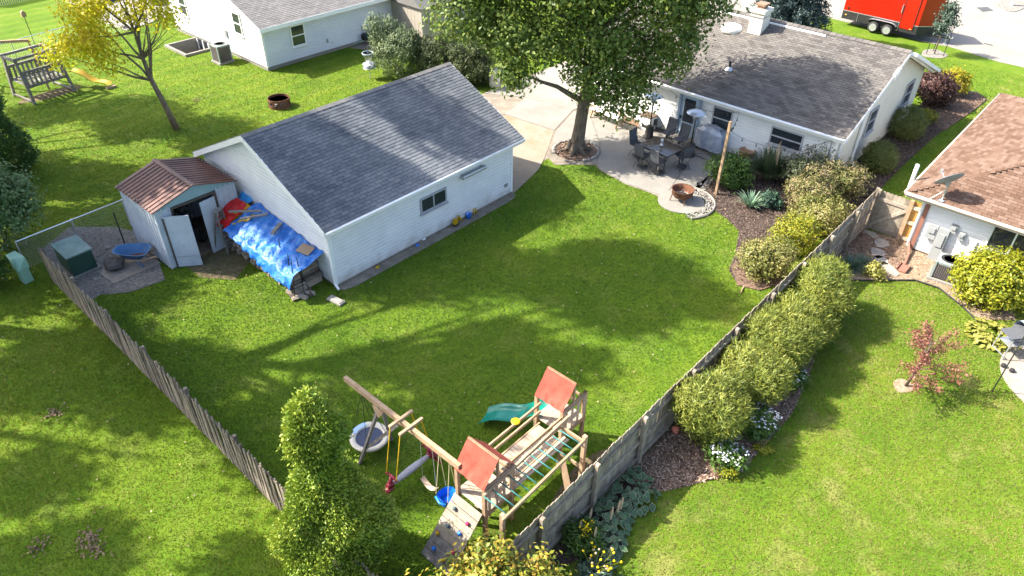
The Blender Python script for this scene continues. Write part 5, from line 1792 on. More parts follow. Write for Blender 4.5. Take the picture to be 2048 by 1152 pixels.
# ---- arborvitae
def profile_tree(name, label, loc, prof, mat, n, size, per=10, clump=.07, cat='tree', lean=(0, 0), up=.35, seed=0):
    t = thing(name, label, cat, (loc[0], loc[1], 0))
    zs = np.array([p_[0] for p_ in prof])
    rs = np.array([p_[1] for p_ in prof])
    nc = n // per
    zc = np.interp(rng.random(nc), np.cumsum(np.append(0, (rs[1:] + rs[:-1]) * np.diff(zs))) / np.sum((rs[1:] + rs[:-1]) * np.diff(zs)), zs)
    a = rng.uniform(0, 2 * PI, nc)
    lob = 1 + .15 * np.sin(3 * a + zc * 2.2 + seed) + .12 * np.sin(5 * a - zc * 3.1) + .08 * np.sin(2 * a + zc * 4.7)
    rad = np.interp(zc, zs, rs) * lob * (.70 + .32 * rng.random(nc) ** .5)
    cen = np.stack([loc[0] + rad * np.cos(a) + lean[0] * zc, loc[1] + rad * np.sin(a) + lean[1] * zc, zc], 1)
    d = np.stack([np.cos(a), np.sin(a), np.zeros(nc)], 1)
    pos = np.repeat(cen, per, 0) + rng.normal(size=(nc * per, 3)) * clump
    dd = np.repeat(d, per, 0)
    V, F = leaf_arrays(pos, np.cross(dd, [0, 0, 1]) + rng.normal(size=pos.shape) * .8 + dd * .5, size * rng.uniform(.7, 1.3, len(pos)), .42, .05, tdir=dd * .8 + np.array([0, 0, up]))
    V[:, 2] = np.maximum(V[:, 2], .02)
    np_obj('crown', V, F, mat, t)
    top = prof[-1][0]
    MB().tube([(loc[0], loc[1], 0), (loc[0] + lean[0] * top * .5, loc[1] + lean[1] * top * .5, top * .5), (loc[0] + lean[0] * top * .95, loc[1] + lean[1] * top * .95, top * .95)], [.12, .08, .02], 8).build('trunk', m_barkdark, t, world=True)
    return t


profile_tree('arborvitae', 'bushy yellow-green arborvitae with a narrow top growing over the picket fence', (4.42, 8.95), [(0.55, .70), (.9, 1.08), (1.6, 1.14), (2.2, .98), (2.8, .72), (3.2, .42), (3.6, .33), (4.0, .42), (4.6, .48), (5.1, .36), (5.5, .08)], lm_thuja, 95000, .075, per=12, clump=.05)
q = g(2, 352)
profile_tree('arborvitae', 'dark green conical arborvitae above the leafy bush', (q.x - .2, q.y), [(.05, 1.2), (.8, 1.5), (2.2, 1.35), (4.2, .85), (6.0, .35), (7.0, .05)], lm_thujad, 46000, .12, clump=.07)

# ---- bush by the transformer
q = g(22, 515)
shrub('shrub', 'grey-green leafy bush at the end of the picket fence', (q.x + .05, q.y + .7), lump(9, 1.7, 3.5, .2, 3), lm_grey, 13000, .14, clump=.13, per=16, nst=6, th=.03)
q = g(35, 560)
shrub('shrub', 'fresh green low bush beside the pale green pedestal', (q.x - .75, q.y + .05), lump(4, .7, 1.2, .1, 6), lm_green, 2600, .13, clump=.1)

# ---- turning shrub in front of the play set
shrub('shrub', 'yellow and orange turning shrub in front of the climbing wall', (5.60, 5.45), [(-.35, .55, 1.35, .75, .7, .6), (.1, .0, 1.6, .75, .75, .6), (.65, -.45, 1.4, .6, .6, .55), (.30, .45, 1.85, .42, .42, .5), (-.5, .1, .9, .75, .75, .65), (.95, -.55, 1.25, .5, .5, .5), (.45, .25, 2.15, .2, .2, .4), (1.15, -.3, 1.5, .2, .2, .4)],
      lm_orange, 8500, .115, clump=.12, per=9, shell=.55, up=.8, aspect=.5, nst=9, th=.014)

# ---- golden cypress row along the fence
for k, (px, py, r_, h_) in enumerate(((1600, 572, 1.02, 2.05), (1565, 624, 1.02, 1.75), (1520, 670, 1.05, 1.9), (1466, 728, 1.08, 1.85), (1400, 808, 1.02, 1.95))):
    q = g(px, py, .95)
    shrub('cypress_shrub', ('feathery golden cypress at the gate end of the fence row', 'feathery golden cypress, second of the fence row from the gate', 'feathery golden cypress in the middle of the fence row',
                             'feathery golden cypress, second of the fence row from the red ball', 'feathery golden cypress at the ball end of the fence row')[k], (q.x, min(q.y, FY - r_ * .88)), lump(6, r_, h_, .1, k + 20, .22), lm_cyp, 30000, .15, per=10, clump=.055, shell=.70, up=.0, aspect=.13,
          out=.75, group='golden cypresses along the fence')

# ---- flower clumps
for k, (px, py, r_) in enumerate(((1447, 925, .48), (1512, 855, .55), (1575, 770, .42), (1578, 725, .35))):
    q = g(px, py)
    t = shrub('flower_clump', ('white flowering clump at the mulched tip of the border', 'white flowering clump beside the second golden cypress', 'small white flowering clump among yellow foliage', 'sparse white flowering clump in the shade of the cypresses')[k], (q.x, q.y), lump(4, r_, .55, .05, k + 40), lm_green, 1500, .11, cat='flowers', clump=.08)
    n = (60, 45, 26, 14)[k]
    a = rng.uniform(0, 6.28, n); d = r_ * np.sqrt(rng.random(n))
    c_ = np.stack([q.x + d * np.cos(a), q.y + d * np.sin(a), .50 + .12 * rng.random(n)], 1)
    V, F = leaf_arrays(np.repeat(c_, 4, 0) + rng.normal(size=(n * 4, 3)) * .025, rng.normal(size=(n * 4, 3)) * .4 + np.array([0, 0, 1]), .06, .9, 0)
    np_obj('blossoms', V, F, m_petal, t)
for k, (px, py) in enumerate(((1478, 930), (1545, 880), (1605, 745))):
    q = g(px - 20, py + 22)
    shrub('edging_plant', 'low yellow-green edging plant beside the white flowers', (q.x, q.y), lump(3, .22, .22, .03, k), lm_lime, 300, .07, cat='plant', group='edging plants by the white flowers', nst=0, clump=.04)

# ---- hostas on the fence border
def hosta(label, loc, r_, n, mat, rim, seed, group=None, h=.42):
    t = thing('hosta', label, 'plant', (loc[0], loc[1], 0), 0, group)
    r1 = np.random.default_rng(seed)
    for nm, k, dz, mt in (('leaves', 1.0, .0, mat), ('leaf_margins', 1.16, -.006, rim)):
        if mt is None:
            continue
        r1 = np.random.default_rng(seed)
        V, F = [], []
        for j in range(n):
            a = r1.uniform(0, 6.28)
            d = r_ * math.sqrt(r1.random())
            L = r1.uniform(.14, .22)
            zz = h * (1.05 - .75 * (d / r_) ** 1.5) + r1.uniform(-.10, .08)
            c0 = np.array([loc[0] + d * math.cos(a), loc[1] + d * math.sin(a), zz])
            out = np.array([math.cos(a + r1.normal() * .8), math.sin(a + r1.normal() * .8), r1.uniform(-.75, .35) - .3 * d / r_])
            out /= np.linalg.norm(out)
            s = np.cross(out, [0, 0, 1.0]); s /= np.linalg.norm(s)
            up_ = np.cross(s, out)
            w = L * .34
            cm = c0 + out * L * .5
            pts = [c0, c0 + out * L * .35 + s * w, c0 + out * L * .75 + s * w * .7, c0 + out * L, c0 + out * L * .75 - s * w * .7, c0 + out * L * .35 - s * w]
            pts = [cm + (p_ - cm) * k + up_ * dz for p_ in pts]
            ctr = cm - up_ * .02 + up_ * dz
            o = len(V)
            V += pts + [ctr]
            F += [(o, o + 1, o + 2, o + 6), (o + 6, o + 2, o + 3, o + 4), (o + 6, o + 4, o + 5, o)]
        np_obj(nm, np.array(V), np.array(F), mt, t)
    return t


for k, (px, py, r_, n) in enumerate(((1278, 985, .60, 130), (1232, 1040, .52, 110), (1185, 1075, .50, 95), (1222, 1088, .42, 70))):
    q = g(px - 12, py - 8, .2)
    hosta(('large cream edged hosta at the mulch end of the fence border', 'cream edged hosta with pale plumes, second from the mulch', 'cream edged hosta behind the yellow flower spike', 'cream edged hosta spilling onto the shaded grass')[k], (q.x, min(q.y, 5.3)), r_, n, lm_hosta, lm_hostarim, k + 3, 'hostas along the fence')
    if k in (1, 2):
        for j in range(3):
            b_ = Vector((q.x + random.uniform(-.25, .25), min(q.y, 5.3) + random.uniform(-.25, .2), .45))
            tag(MB().tube([b_, b_ + Vector((.05, .02, .18))], [.022, .03], 6).tube([b_ + Vector((.05, .02, .18)), b_ + Vector((.09, .03, .34))], [.035, .012], 6).build('flower_spike', m_plume), 'faded tan flower spike above the cream edged hostas', 'flower', 'faded hosta spikes')
q = g(1165, 1072, .4)
t = shrub('lily_clump', 'narrow leaved clump with a yellow flower spike by the fence', (q.x, min(q.y, 5.35)), lump(4, .38, .6, .05, 77), lm_green, 1500, .16, cat='flowers', clump=.08, aspect=.25)
cc = np.array([[q.x + .05, min(q.y, 5.3), .66]]) + rng.normal(size=(60, 3)) * np.array([.07, .07, .09])
V, F = leaf_arrays(cc, rng.normal(size=(60, 3)) + np.array([0, 0, .6]), .06, .8)
np_obj('blossoms', V, F, m_petaly, t)
q = g(1190, 1135, .2)
t = thing('coneflower_clump', 'wispy clump of yellow button flowers and seed heads at the frame bottom', 'flowers', (q.x, q.y, 0))
rr = random.Random(12)
bl = []
for k in range(26):
    e = Vector((q.x + rr.uniform(-.4, .5), q.y + rr.uniform(-.45, .3), rr.uniform(.45, .8)))
    MB().tube(limb_path((q.x + rr.uniform(-.1, .1), q.y + rr.uniform(-.1, .1), .02), e, 3, .1, .05, rr), .005, 4).build('stem', lm_lime, t, world=True)
    MB().rock(e, (.032, .032, .022), k, 7, 4).build('flower_head', m_petaly if k % 3 else m_plume, t, True, world=True)
V, F = blob_leaves([(q.x, q.y, .15, .4, .4, .15)], 700, .16, .08, 8, .3, .6, .25)
np_obj('leaves', V, F, lm_grb, t)

# ---- shrubs beside the house
def at(px, py, z=0):
    q = g(px, py, z)
    return (q.x, q.y)


shrub('shrub', 'dense pale green spirea at the tip of the planting bed', at(1525, 530, .5), lump(7, 1.0, 1.35, .1, 31), lm_spirea, 9500, .085, clump=.07)
shrub('shrub', 'lime and green spirea between the pale one and the pink tipped one', at(1592, 480, .5), lump(7, .95, 1.25, .1, 32), lm_lime, 4500, .085, clump=.07)
shrub('shrub', 'yellow-green spirea close to the board fence', at(1640, 440, .5), lump(7, 1.0, 1.3, .1, 33), lm_spirea, 9500, .085, clump=.07)
shrub('shrub', 'pink tipped shrub in the middle of the planting bed', at(1612, 392, .6), lump(7, 1.0, 1.35, .1, 34), lm_rose, 8000, .085, clump=.07)
shrub('shrub', 'pink tipped shrub nearest the house corner', at(1680, 370, .6), lump(7, 1.0, 1.35, .1, 35), lm_rose, 8000, .085, clump=.07)
shrub('shrub', 'dark green shrub against the house wall under the meter', at(1612, 350, .7), lump(7, 1.0, 1.45, .1, 36), leafmat('dark_bronze_leaf', (.045, .06, .03), (.10, .12, .05), trans=.15), 7500, .09, clump=.08)
shrub('shrub', 'fresh green bush around the string light pole', at(1460, 350, .5), lump(7, .85, 1.3, .1, 37), lm_green, 5500, .11, clump=.09)
shrub('shrub', 'small blue-green shrub between the iris and the pink tipped shrub', at(1542, 400, .3), lump(4, .45, .6, .05, 38), leafmat('blue_green_leaf', (.03, .075, .045), (.07, .13, .08), trans=.15), 1500, .10, clump=.06)
q = at(1537, 348, .3)
t = thing('ornamental_grass', 'tall dark ornamental grass clump against the house siding', 'grass clump', (q[0], q[1], 0))
rosette(t, (q[0], q[1], .02), 1700, 1.75, .028, lm_gr, 'blades', arch=.42, rise=1.0, seed=4, seg=6, minang=.15)
for k in range(5):
    b_ = Vector((q[0] + random.uniform(-.4, .4), q[1] + random.uniform(-.4, .4), 0))
    MB().tube([b_ + Z * .9, b_ + Vector((.05, .05, 1.45)), b_ + Vector((.12, .05, 1.75))], [.006, .02, .006], 5).build('plume', m_plume, t, world=True)
q = at(1500, 412, .1)
t = thing('iris_plant', 'fan of grey-green iris blades in the dark mulch', 'plant', (q[0], q[1], 0))
rosette(t, (q[0], q[1], .04), 110, 1.0, .06, lm_iris, 'blades', arch=.45, rise=.85, seed=6, minang=.3)
for k, (px, py, r_, h_, sd) in enumerate(((1757, 330, .72, 1.25, 1), (1812, 266, .82, 1.45, 2))):
    q = at(px, py - 8, .45)
    b_ = [(0, 0, h_ * .5, r_, r_, h_ * .52), (.2, .1, h_ * .55, r_ * .85, r_ * .85, h_ * .45)]
    shrub('yew', ('round clipped yew beside the house downspout', 'larger round clipped yew next to the lime plant')[k], q, b_, lm_yew, 15000, .06, per=12, clump=.05, shell=.86, up=.3, aspect=.4, group='clipped yews')
shrub('shrub', 'dark purple leaved shrub at the front corner of the house', at(1868, 185, .7), lump(6, 1.0, 1.8, .1, 41), lm_purple, 6000, .13, clump=.1)
shrub('shrub', 'golden yellow shrub behind the purple one', at(1905, 170, .5), lump(6, .85, 1.3, .1, 42), lm_gold, 4200, .12, clump=.09)
shrub('shrub', 'small bright lime plant behind the larger yew', at(1848, 232, .2), lump(4, .5, .5, .05, 43), lm_lime, 1400, .12, cat='plant', clump=.06)
shrub('hedge', 'yellow-green hedge behind the brown hip roof', (40.6, 4.3), [(0, 0, .8, 1.2, 1.2, .8), (1.0, -.9, .8, 1.2, 1.2, .8), (1.6, -2.2, .8, 1.2, 1.2, .9), (-.9, .2, .5, .7, .7, .6)], lm_spirea, 9000, .10, clump=.08)
shrub('shrub', 'large glossy yellow-green shrub hiding the white wall by the air conditioner', at(1995, 560, .8), lump(8, 1.35, 1.75, .1, 44), lm_lime, 15000, .115, clump=.09, per=12, up=.6, nst=6)
q = at(1985, 668, .15)
hosta('chartreuse hosta spilling onto the grass by the round patio', q, .72, 230, lm_hostay, None, 9, h=.35)
# grasses in the shade behind the gate
for k, (px, py, n, L) in enumerate(((1700, 535, 420, .95), (1672, 560, 300, .8), (1722, 528, 260, .85))):
    q = at(px, py, .1)
    t = thing('ornamental_grass', ('blue-green grass tuft at the shaded fence corner', 'pale grass tuft beside the golden cypress', 'soft grass tuft next to the stepping stones')[k], 'grass clump', (q[0], q[1], 0))
    rosette(t, (q[0], q[1], .02), n, L, .018, lm_grb if k != 1 else lm_iris, 'blades', arch=.6, rise=.8, seed=k + 50)
shrub('plant', 'small yellow flowering plant by the stepping stones', at(1748, 545, .15), lump(3, .35, .4, .05, 46), lm_hostay, 900, .09, cat='plant', clump=.06)

# ---- little red tree
rq = g(1811, 772)
t = thing('red_maple', 'small sparse red leaved tree on the open lawn', 'tree', rq)
rr = random.Random(21)
MB().tube([rq, rq + CR2 * .08 + Z * .5, rq + CR2 * .14 + Z * 1.1, rq + CR2 * .2 + Z * 1.75], [.045, .035, .025, .008], 8).build('trunk', m_barkdark, t, True, world=True)
bl = []
for k in range(22):
    a = rr.uniform(0, 6.28)
    f = rr.uniform(.25, 1)
    s = rq.lerp(rq + CR2 * .2 + Z * 1.7, f)
    L = rr.uniform(.6, 1.35) * (1.15 - .6 * f)
    e = s + Vector((math.cos(a) * L, math.sin(a) * L, rr.uniform(.05, .5)))
    MB().tube(limb_path(s, e, 3, .1, 0, rr), [.014, .01, .007, .004], 5).build('limb', m_barkdark, t, world=True)
    for j in range(5):
        c_ = s.lerp(e, .35 + .65 * j / 4)
        bl.append((c_.x, c_.y, c_.z, .12, .12, .08))
V, F = blob_leaves(bl, 3200, .07, .055, 3, .2, .4, .5)
np_obj('crown', V, F, lm_red, t)
slab('tree_ring', blobpoly((rq.x - .05, rq.y + .05), .34, .26, seed=5), m_tanstone, .015)

# ---- blue spruce beyond the ridge
t = thing('blue_spruce', 'blue spruce with drooping branches behind the house ridge', 'tree', (46.2, 18.3, 0))
MB().tube([(46.2, 18.3, 0), (46.2, 18.3, 7)], [.16, .03], 8).build('trunk', m_barkdark, t, world=True)
V_, F_ = [], []
bl = []
rr = random.Random(2)
for z_ in np.arange(.5, 7.0, .38):
    R_ = 2.9 * (1 - z_ / 8.2)
    n = int(9 + R_ * 3)
    for k in range(n):
        a = 2 * PI * k / n + rr.uniform(-.2, .2)
        for j in range(5):
            f = (j + 1) / 5
            bl.append((46.2 + math.cos(a) * R_ * f, 18.3 + math.sin(a) * R_ * f, z_ - .25 * f * R_ * .3, .18, .18, .09))
V, F = blob_leaves(bl, 50000, .22, .08, 8, .3, .3, .25)
np_obj('crown', V, F, lm_spruce, t)

# ---- sapling by the trailer
q = g(1868, 108)
t = thing('sapling', 'staked dark leaved sapling on a mulch patch near the red trailer', 'tree', q)
MB().tube([q, q + Z * 1.3, q + CR2 * .1 + Z * 2.6], [.045, .035, .012], 6).build('trunk', m_barkdark, t, world=True)
V, F = blob_leaves([(q.x, q.y, 1.9, .65, .65, .7), (q.x + .1, q.y, 2.6, .45, .45, .6)], 1500, .16, .12, 10, .3, .5, .5)
np_obj('crown', V, F, leafmat('dark_sapling_leaf', (.03, .06, .04), (.08, .12, .08), trans=.2), t)
for k in range(3):
    a = 2.1 * k + .4
    e = q + Vector((math.cos(a) * .55, math.sin(a) * .55, 0))
    tag(MB().tube([e, e + Z * 1.6], .022, 5).build('tree_stake', m_black), 'black stake driven beside the sapling near the trailer', 'stake', 'sapling stakes')
slab('mulch_ring', blobpoly((q.x, q.y), .85, .75, seed=8), m_gravel, .02)

# ---- junipers beyond the garage
for k, (px, py, r_, h_, mt, lb) in enumerate(((795, 150, 1.35, 3.0, lm_jun, 'silvery upright juniper behind the garage ridge'), (868, 150, 1.2, 2.4, lm_jund, 'darker juniper between the silvery one and the oak'), (950, 165, 1.15, 2.2, lm_jund, 'low dark juniper beside the driveway edge'))):
    q = at(px, py)
    rr = random.Random(k)
    bl = [(0, 0, h_ * .4, r_, r_, h_ * .42)] + [(rr.uniform(-.8, .8) * r_, rr.uniform(-.8, .8) * r_, h_ * rr.uniform(.35, .85), r_ * .35, r_ * .35, h_ * .24) for _ in range(9)]
    shrub('juniper', lb, q, bl, mt, 11000, .22, clump=.09, per=10, shell=.6, up=.1, aspect=.2, out=1.6, group='junipers behind the garage')


# ---- tall trees of the neighbouring yards, which shade the lawns
def shade_tree(label, x, y, h, blobs, n=9000, size=.42, tr=.38):
    t = thing('shade_tree', label, 'tree', (x, y, 0), 0, 'tall shade trees of the neighbouring yards')
    MB().tube([(x, y, 0), (x + .1, y, h * .35), (x, y + .2, h * .65), (x, y, h * .95)], [tr, tr * .75, tr * .5, .05], 10).build('trunk', m_bark, t, True, world=True)
    rr = random.Random(int(x * 7 + y))
    for b in blobs:
        e = (b[0], b[1], b[2])
        MB().tube(limb_path((x, y, min(b[2] * .75, h * .6)), e, 4, .1, .04, rr), [.14, .11, .08, .05, .02], 6).build('limb', m_bark, t, world=True)
    V, F = blob_leaves(blobs, n, size, .30, 16, .15, .6, .7)
    np_obj('crown', V, F, lm_shade, t)
    return t
# ------------------------------------------------------------------ patio things
A_, B_, C_ = g(1277, 289, .92), g(1333, 314, .92), g(1369, 298, .92)
ux = (B_ - A_); LX = ux.length; ux.normalize()
uy = Vector((-ux.y, ux.x, 0))
if uy.dot(C_ - B_) < 0:
    uy = -uy
LY = max(.85, abs((C_ - B_).dot(uy)))
tc = A_ + ux * LX / 2 + uy * LY / 2
trz = math.atan2(ux.y, ux.x)
t = thing('patio_table', 'dark glass topped bar height patio table among six chairs', 'table', (tc.x, tc.y, .03), trz)
MB().box((0, 0, .88), (LX, LY, .03)).build('tabletop', M('bronze_glass', (.045, .03, .022), (.085, .06, .045), rough=.12, spec=.6, nscale=2), t)
fr = MB()
for s in (-1, 1):
    fr.box((0, s * (LY / 2 - .01), .87), (LX + .03, .05, .05)).box((s * (LX / 2 - .01), 0, .87), (.05, LY - .06, .049))
fr.build('frame', m_black, t)
for sx in (-1, 1):
    for sy in (-1, 1):
        MB().tube([(sx * (LX / 2 - .12), sy * (LY / 2 - .10), .86), (sx * (LX / 2 - .08), sy * (LY / 2 - .06), 0)], .025, 6).build('leg', m_black, t)
t = thing('lantern', 'small silver lantern standing on the patio table', 'lantern', (tc.x + .1, tc.y + .05, .93))
MB().lathe([(.08, 0), (.085, .03), (.06, .05), (.065, .22), (.08, .24), (.03, .30)], 12).build('body', m_galv, t, True)
MB().tube([(-.05, 0, .26), (0, 0, .36), (.05, 0, .26)], .006, 5).build('handle', m_galv, t)


def chair(label, px, py, face):
    """bar height sling swivel chair; face = direction the sitter looks (radians)"""
    q = g(px, py)
    t = thing('patio_chair', label, 'chair', (q.x, q.y, .035), face, 'bar height patio chairs')
    for sx in (-1, 1):
        for sy in (-1, 1):
            MB().tube([(sx * .08, sy * .08, .38), (sx * .2, sy * .2, .25), (sx * .27, sy * .27, 0)], .014, 6).build('leg', m_black, t)
    MB().lathe([(.245, .11), (.26, .12), (.245, .13)], 20).build('foot_ring', m_black, t, True)
    MB().tube([(0, 0, .36), (0, 0, .56)], .04, 10).build('swivel_post', m_black, t)
    MB().sheet(lambda a, b: (-.24 + .50 * a, -.24 + .48 * b, .60 - .03 * math.sin(PI * a) + .03 * a), 6, 4).build('seat', m_charcoal, t, True)
    MB().sheet(lambda a, b: (-.24 - .14 * a - .03 * math.sin(PI * a), -.24 + .48 * b, .60 + .60 * a), 8, 4).build('backrest', m_charcoal, t, True)
    for s in (-1, 1):
        MB().tube([(.27, s * .25, .62), (-.24, s * .25, .58), (-.30, s * .25, .8), (-.385, s * .25, 1.22)], .016, 6).build('side_rail', m_black, t)
        MB().tube([(.24, s * .26, .62), (.22, s * .29, .82), (-.28, s * .29, .84)], .016, 6).build('armrest', m_black, t)
    MB().tube([(-.385, -.25, 1.22), (-.385, .25, 1.22)], .016, 6).build('top_rail', m_black, t)
    return t


fc = lambda px, py: math.atan2(tc.y - g(px, py).y, tc.x - g(px, py).x)
chair('grey sling patio chair at the oak end of the table', 1273, 314, trz)
chair('grey sling patio chair on the lawn side next to the oak end', 1283, 336, trz + PI / 2)
chair('grey sling patio chair on the lawn side nearest the fire pit', 1313, 348, trz + PI / 2)
chair('grey sling patio chair at the mat end of the table', 1362, 338, trz + PI - .3)
chair('grey sling patio chair on the house side by the blue door', 1330, 291, trz - PI / 2)
chair('grey sling patio chair on the house side by the covered grill', 1355, 304, trz - PI / 2)
for k, (px, py, lb) in enumerate(((1378, 312, 'patio heater with a silver dome beside the covered grill'), (1297, 276, 'patio heater with a bluish dome standing behind the table'))):
    q = g(px, py)
    t = thing('patio_heater', lb, 'patio heater', (q.x, q.y, .035))
    MB().lathe([(.26, 0), (.26, .05), (.2, .08), (.2, .55), (.17, .60), (.04, .62)], 18).build('base', M('dark_bronze', (.03, .024, .02), (.06, .05, .04), rough=.4), t, True)
    MB().tube([(0, 0, .6), (0, 0, 1.75)], .035, 10).build('pole', MATS['dark_bronze'], t, True)
    MB().lathe([(.06, 1.72), (.13, 1.78), (.10, 1.98), (.05, 2.05)], 14).build('burner', m_alu, t, True)
    MB().lathe([(.02, 2.19), (.22, 2.16), (.42, 2.06), (.43, 2.05), (.22, 2.14), (.02, 2.17)], 26).build('dome', m_steeltop, t, True)
q = g(1418, 303)
t = thing('covered_grill', 'barbecue grill under a shiny grey weather cover', 'grill', (q.x, q.y, .035), trz)
cov = MB().sheet(lambda a, b: ((.74 - .10 * b - .04 * math.sin(3 * 2 * PI * a)) * max(-1, min(1, 1.25 * math.cos(2 * PI * a))) * (.7 if b > .85 else 1),
                               (.36 - .06 * b + .03 * math.sin(9 * a * 2 * PI)) * max(-1, min(1, 1.25 * math.sin(2 * PI * a))) * (.6 if b > .85 else 1),
                               .18 + .95 * min(1, b * 1.1) + (.10 * math.exp(-((b - 1) * 4) ** 2)) * (1 - abs(math.cos(2 * PI * a)))), 44, 14)
cov.build('cover', M('grey_vinyl_cover', (.20, .23, .28), (.32, .36, .42), rough=.3, spec=.6, nscale=4, nw=1, bump=(6, .7, .05)), t, True)
MB().box((0, 0, 1.15), (.8, .36, .05)).build('cover_top', MATS['grey_vinyl_cover'], t)
for sx in (-.55, .55):
    for sy in (-.25, .25):
        MB().tube([(sx, sy, 0), (sx, sy, .25)], .03, 8).build('leg', m_black, t)
q = g(1362, 402)
t = thing('fire_pit', 'rusty round steel fire pit on the concrete pad', 'fire pit', (q.x, q.y, .04))
MB().lathe([(.12, .16), (.34, .20), (.43, .33), (.45, .52), (.47, .535), (.43, .53), (.41, .35), (.30, .24), (.02, .22)], 30).build('bowl', m_rust, t, True)
for k in range(4):
    a = PI / 4 + k * PI / 2
    MB().tube([(.40 * math.cos(a), .40 * math.sin(a), .34), (.48 * math.cos(a), .48 * math.sin(a), .0)], .02, 6).build('leg', m_rust, t)
MB().box((.02, .0, .34), (.36, .10, .08), Euler((0, .1, .5)).to_matrix()).box((-.05, .05, .33), (.10, .34, .08), Euler((0, 0, .2)).to_matrix()).build('charred_log', m_black, t)
MB().lathe([(.0, .24), (.3, .26)], 16).build('ash', m_stone, t)
q = g(1404, 318)
t = thing('door_mat', 'half round dark rubber mat on the patio beside the grill', 'mat', (q.x, q.y, .037), trz)
mat_pts = [(.48 * math.cos(a), .5 * math.sin(a)) for a in np.linspace(0, PI, 16)]
MB().prism([(x_, y_ * 1.0) for x_, y_ in mat_pts], .0, .02).build('rim', m_black, t)
MB().prism([(x_ * .88, y_ * .86 + .02) for x_, y_ in mat_pts], .02, .024).build('pile', M('taupe_mat', (.16, .14, .13), (.22, .2, .18)), t)
q = g(1398, 372)
tag(MB().lathe([(.10, 0), (.12, .06), (.13, .08), (.11, .075), (.09, .02), (.0, .02)], 18, (q.x, q.y, .035)).build('bowl', m_black, None, True), 'small black pet bowl on the patio edge', 'bowl')
q = g(1294, 258)
t = thing('storage_box', 'small white patio cabinet with a brown lid by the house wall', 'cabinet', (q.x, q.y, .035), trz + .1)
MB().box((0, 0, .33), (.62, .50, .66)).build('body', m_whitetrim, t)
MB().box((0, 0, .69), (.68, .56, .06)).build('lid', M('brown_lid', (.09, .06, .045), (.14, .10, .07)), t)
MB().box((-.02, -.26, .2), (.3, .02, .14)).build('vent', m_black, t)
MB().box((.36, .1, .4), (.10, .16, .3)).build('side_shelf', m_black, t)
# bench with splayed timber legs beside the raised bed
q0, q1 = g(1186, 214, .5), g(1242, 238, .5)
t = thing('garden_bench', 'long white plank bench on splayed timber legs against the house', 'bench', ((q0.x + q1.x) / 2, (q0.y + q1.y) / 2, .03), math.atan2(q1.y - q0.y, q1.x - q0.x))
L_ = (q1 - q0).length
for k in range(3):
    MB().box((0, -.16 + k * .16, .47), (L_, .14, .04)).build('seat_plank', m_whitetrim, t)
for s in (-1, 1):
    MB().bar((s * L_ * .46, -.25, 0), (s * L_ * .44, .12, .95), .09, .05, (1, 0, 0)).build('leg', m_wood, t)
    MB().bar((s * L_ * .46, .30, 0), (s * L_ * .44, -.10, .48), .09, .05, (1, 0, 0)).build('leg', m_wood, t)
    MB().box((s * L_ * .46, .1, .9), (.06, .1, .3)).build('upright', m_wood, t)
for k in range(2):
    MB().box((0, .13, .70 + k * .17), (L_, .03, .13)).build('back_plank', m_whitetrim, t)
slab('raised_bed', [(HX - .02, 16.9), (HX - .55, 16.95), (HX - .55, 20.3), (HX - .02, 20.3)], m_mulch, .05)
# timber pole and its string lights
pq = g(1431, 390)
tag(MB().bar((pq.x, pq.y, 0), (pq.x, pq.y, 3.28), .10, .10).build('timber_pole', m_wood), 'tall square timber pole carrying the string lights', 'pole')
t = thing('string_lights', 'black string of small bulbs hung from the timber pole to the house eave', 'string lights', (28, 11, 2))
hang = [Vector((pq.x, pq.y, 3.2)), Vector((HE - .02, 12.6, 2.25)), Vector((HE + .1, door_y + 1.2, 2.28))]
hang2 = [Vector((pq.x, pq.y, 2.9)), Vector((HE + .1, HYR0 + .55, 2.2))]
for path in ([hang[0], hang[1]], [hang[1], hang[2]], hang2):
    a, b = path
    pts = []
    for k in range(15):
        f = k / 14
        q = a.lerp(b, f)
        q.z -= .75 * 4 * f * (1 - f) * (a - b).length / 6.5
        pts.append(q)
    MB().tube(pts, .008, 4).build('cable', m_black, t, world=True)
    for k in range(2, 14, 2):
        MB().tube([pts[k], pts[k] - Z * .07], .015, 5).lathe([(.015, -.07), (.032, -.10), (.028, -.13), (.004, -.15)], 7, pts[k]).build('bulb', m_black, t, world=True)
q = g(1490, 325)
t = thing('barrel_planter', 'brown half barrel planter beside the ornamental grass', 'planter', (q.x, q.y, .02))
MB().lathe([(.26, 0), (.34, .3), (.33, .56), (.37, .58), (.33, .60), (.30, .52), (.02, .50)], 22).build('tub', M('rusty_tub', (.25, .13, .07), (.36, .22, .13)), t, True)
MB().lathe([(.345, .22), (.352, .25), (.345, .28)], 22).build('hoop', m_alu, t, True)
# white stones and kerb round the fire pit pad
rr = random.Random(3)
peb = MB()
for k in range(420):
    a = rr.uniform(-2.4, .9)
    r_ = rr.uniform(.98, 1.30)
    c_ = (fpc.x + r_ * math.cos(a), fpc.y + r_ * math.sin(a) - 0, .05)
    peb.rock(c_, (rr.uniform(.02, .05), rr.uniform(.02, .04), .025), k, 6, 4)
for k in range(260):
    f = rr.random()
    q = g(1446, 330).lerp(g(1398, 388), f)
    peb.rock((q.x + rr.uniform(-.12, .12), q.y + rr.uniform(-.12, .12), .05), (rr.uniform(.02, .05), rr.uniform(.02, .04), .025), k + 900, 6, 4)
struct(peb.build('pebbles', M('white_grey_pebble', (.12, .11, .10), (.24, .225, .2), c3=(.36, .34, .31), rw=1.0, nw=.2, rough=.8)), 'stuff')
kb = MB()
kp = [(fpc.x + 1.36 * math.cos(a), fpc.y + 1.36 * math.sin(a), .05) for a in np.linspace(-2.3, .6, 14)]
kb.tube(kp, .05, 6)
struct(kb.build('kerb', m_concrete))

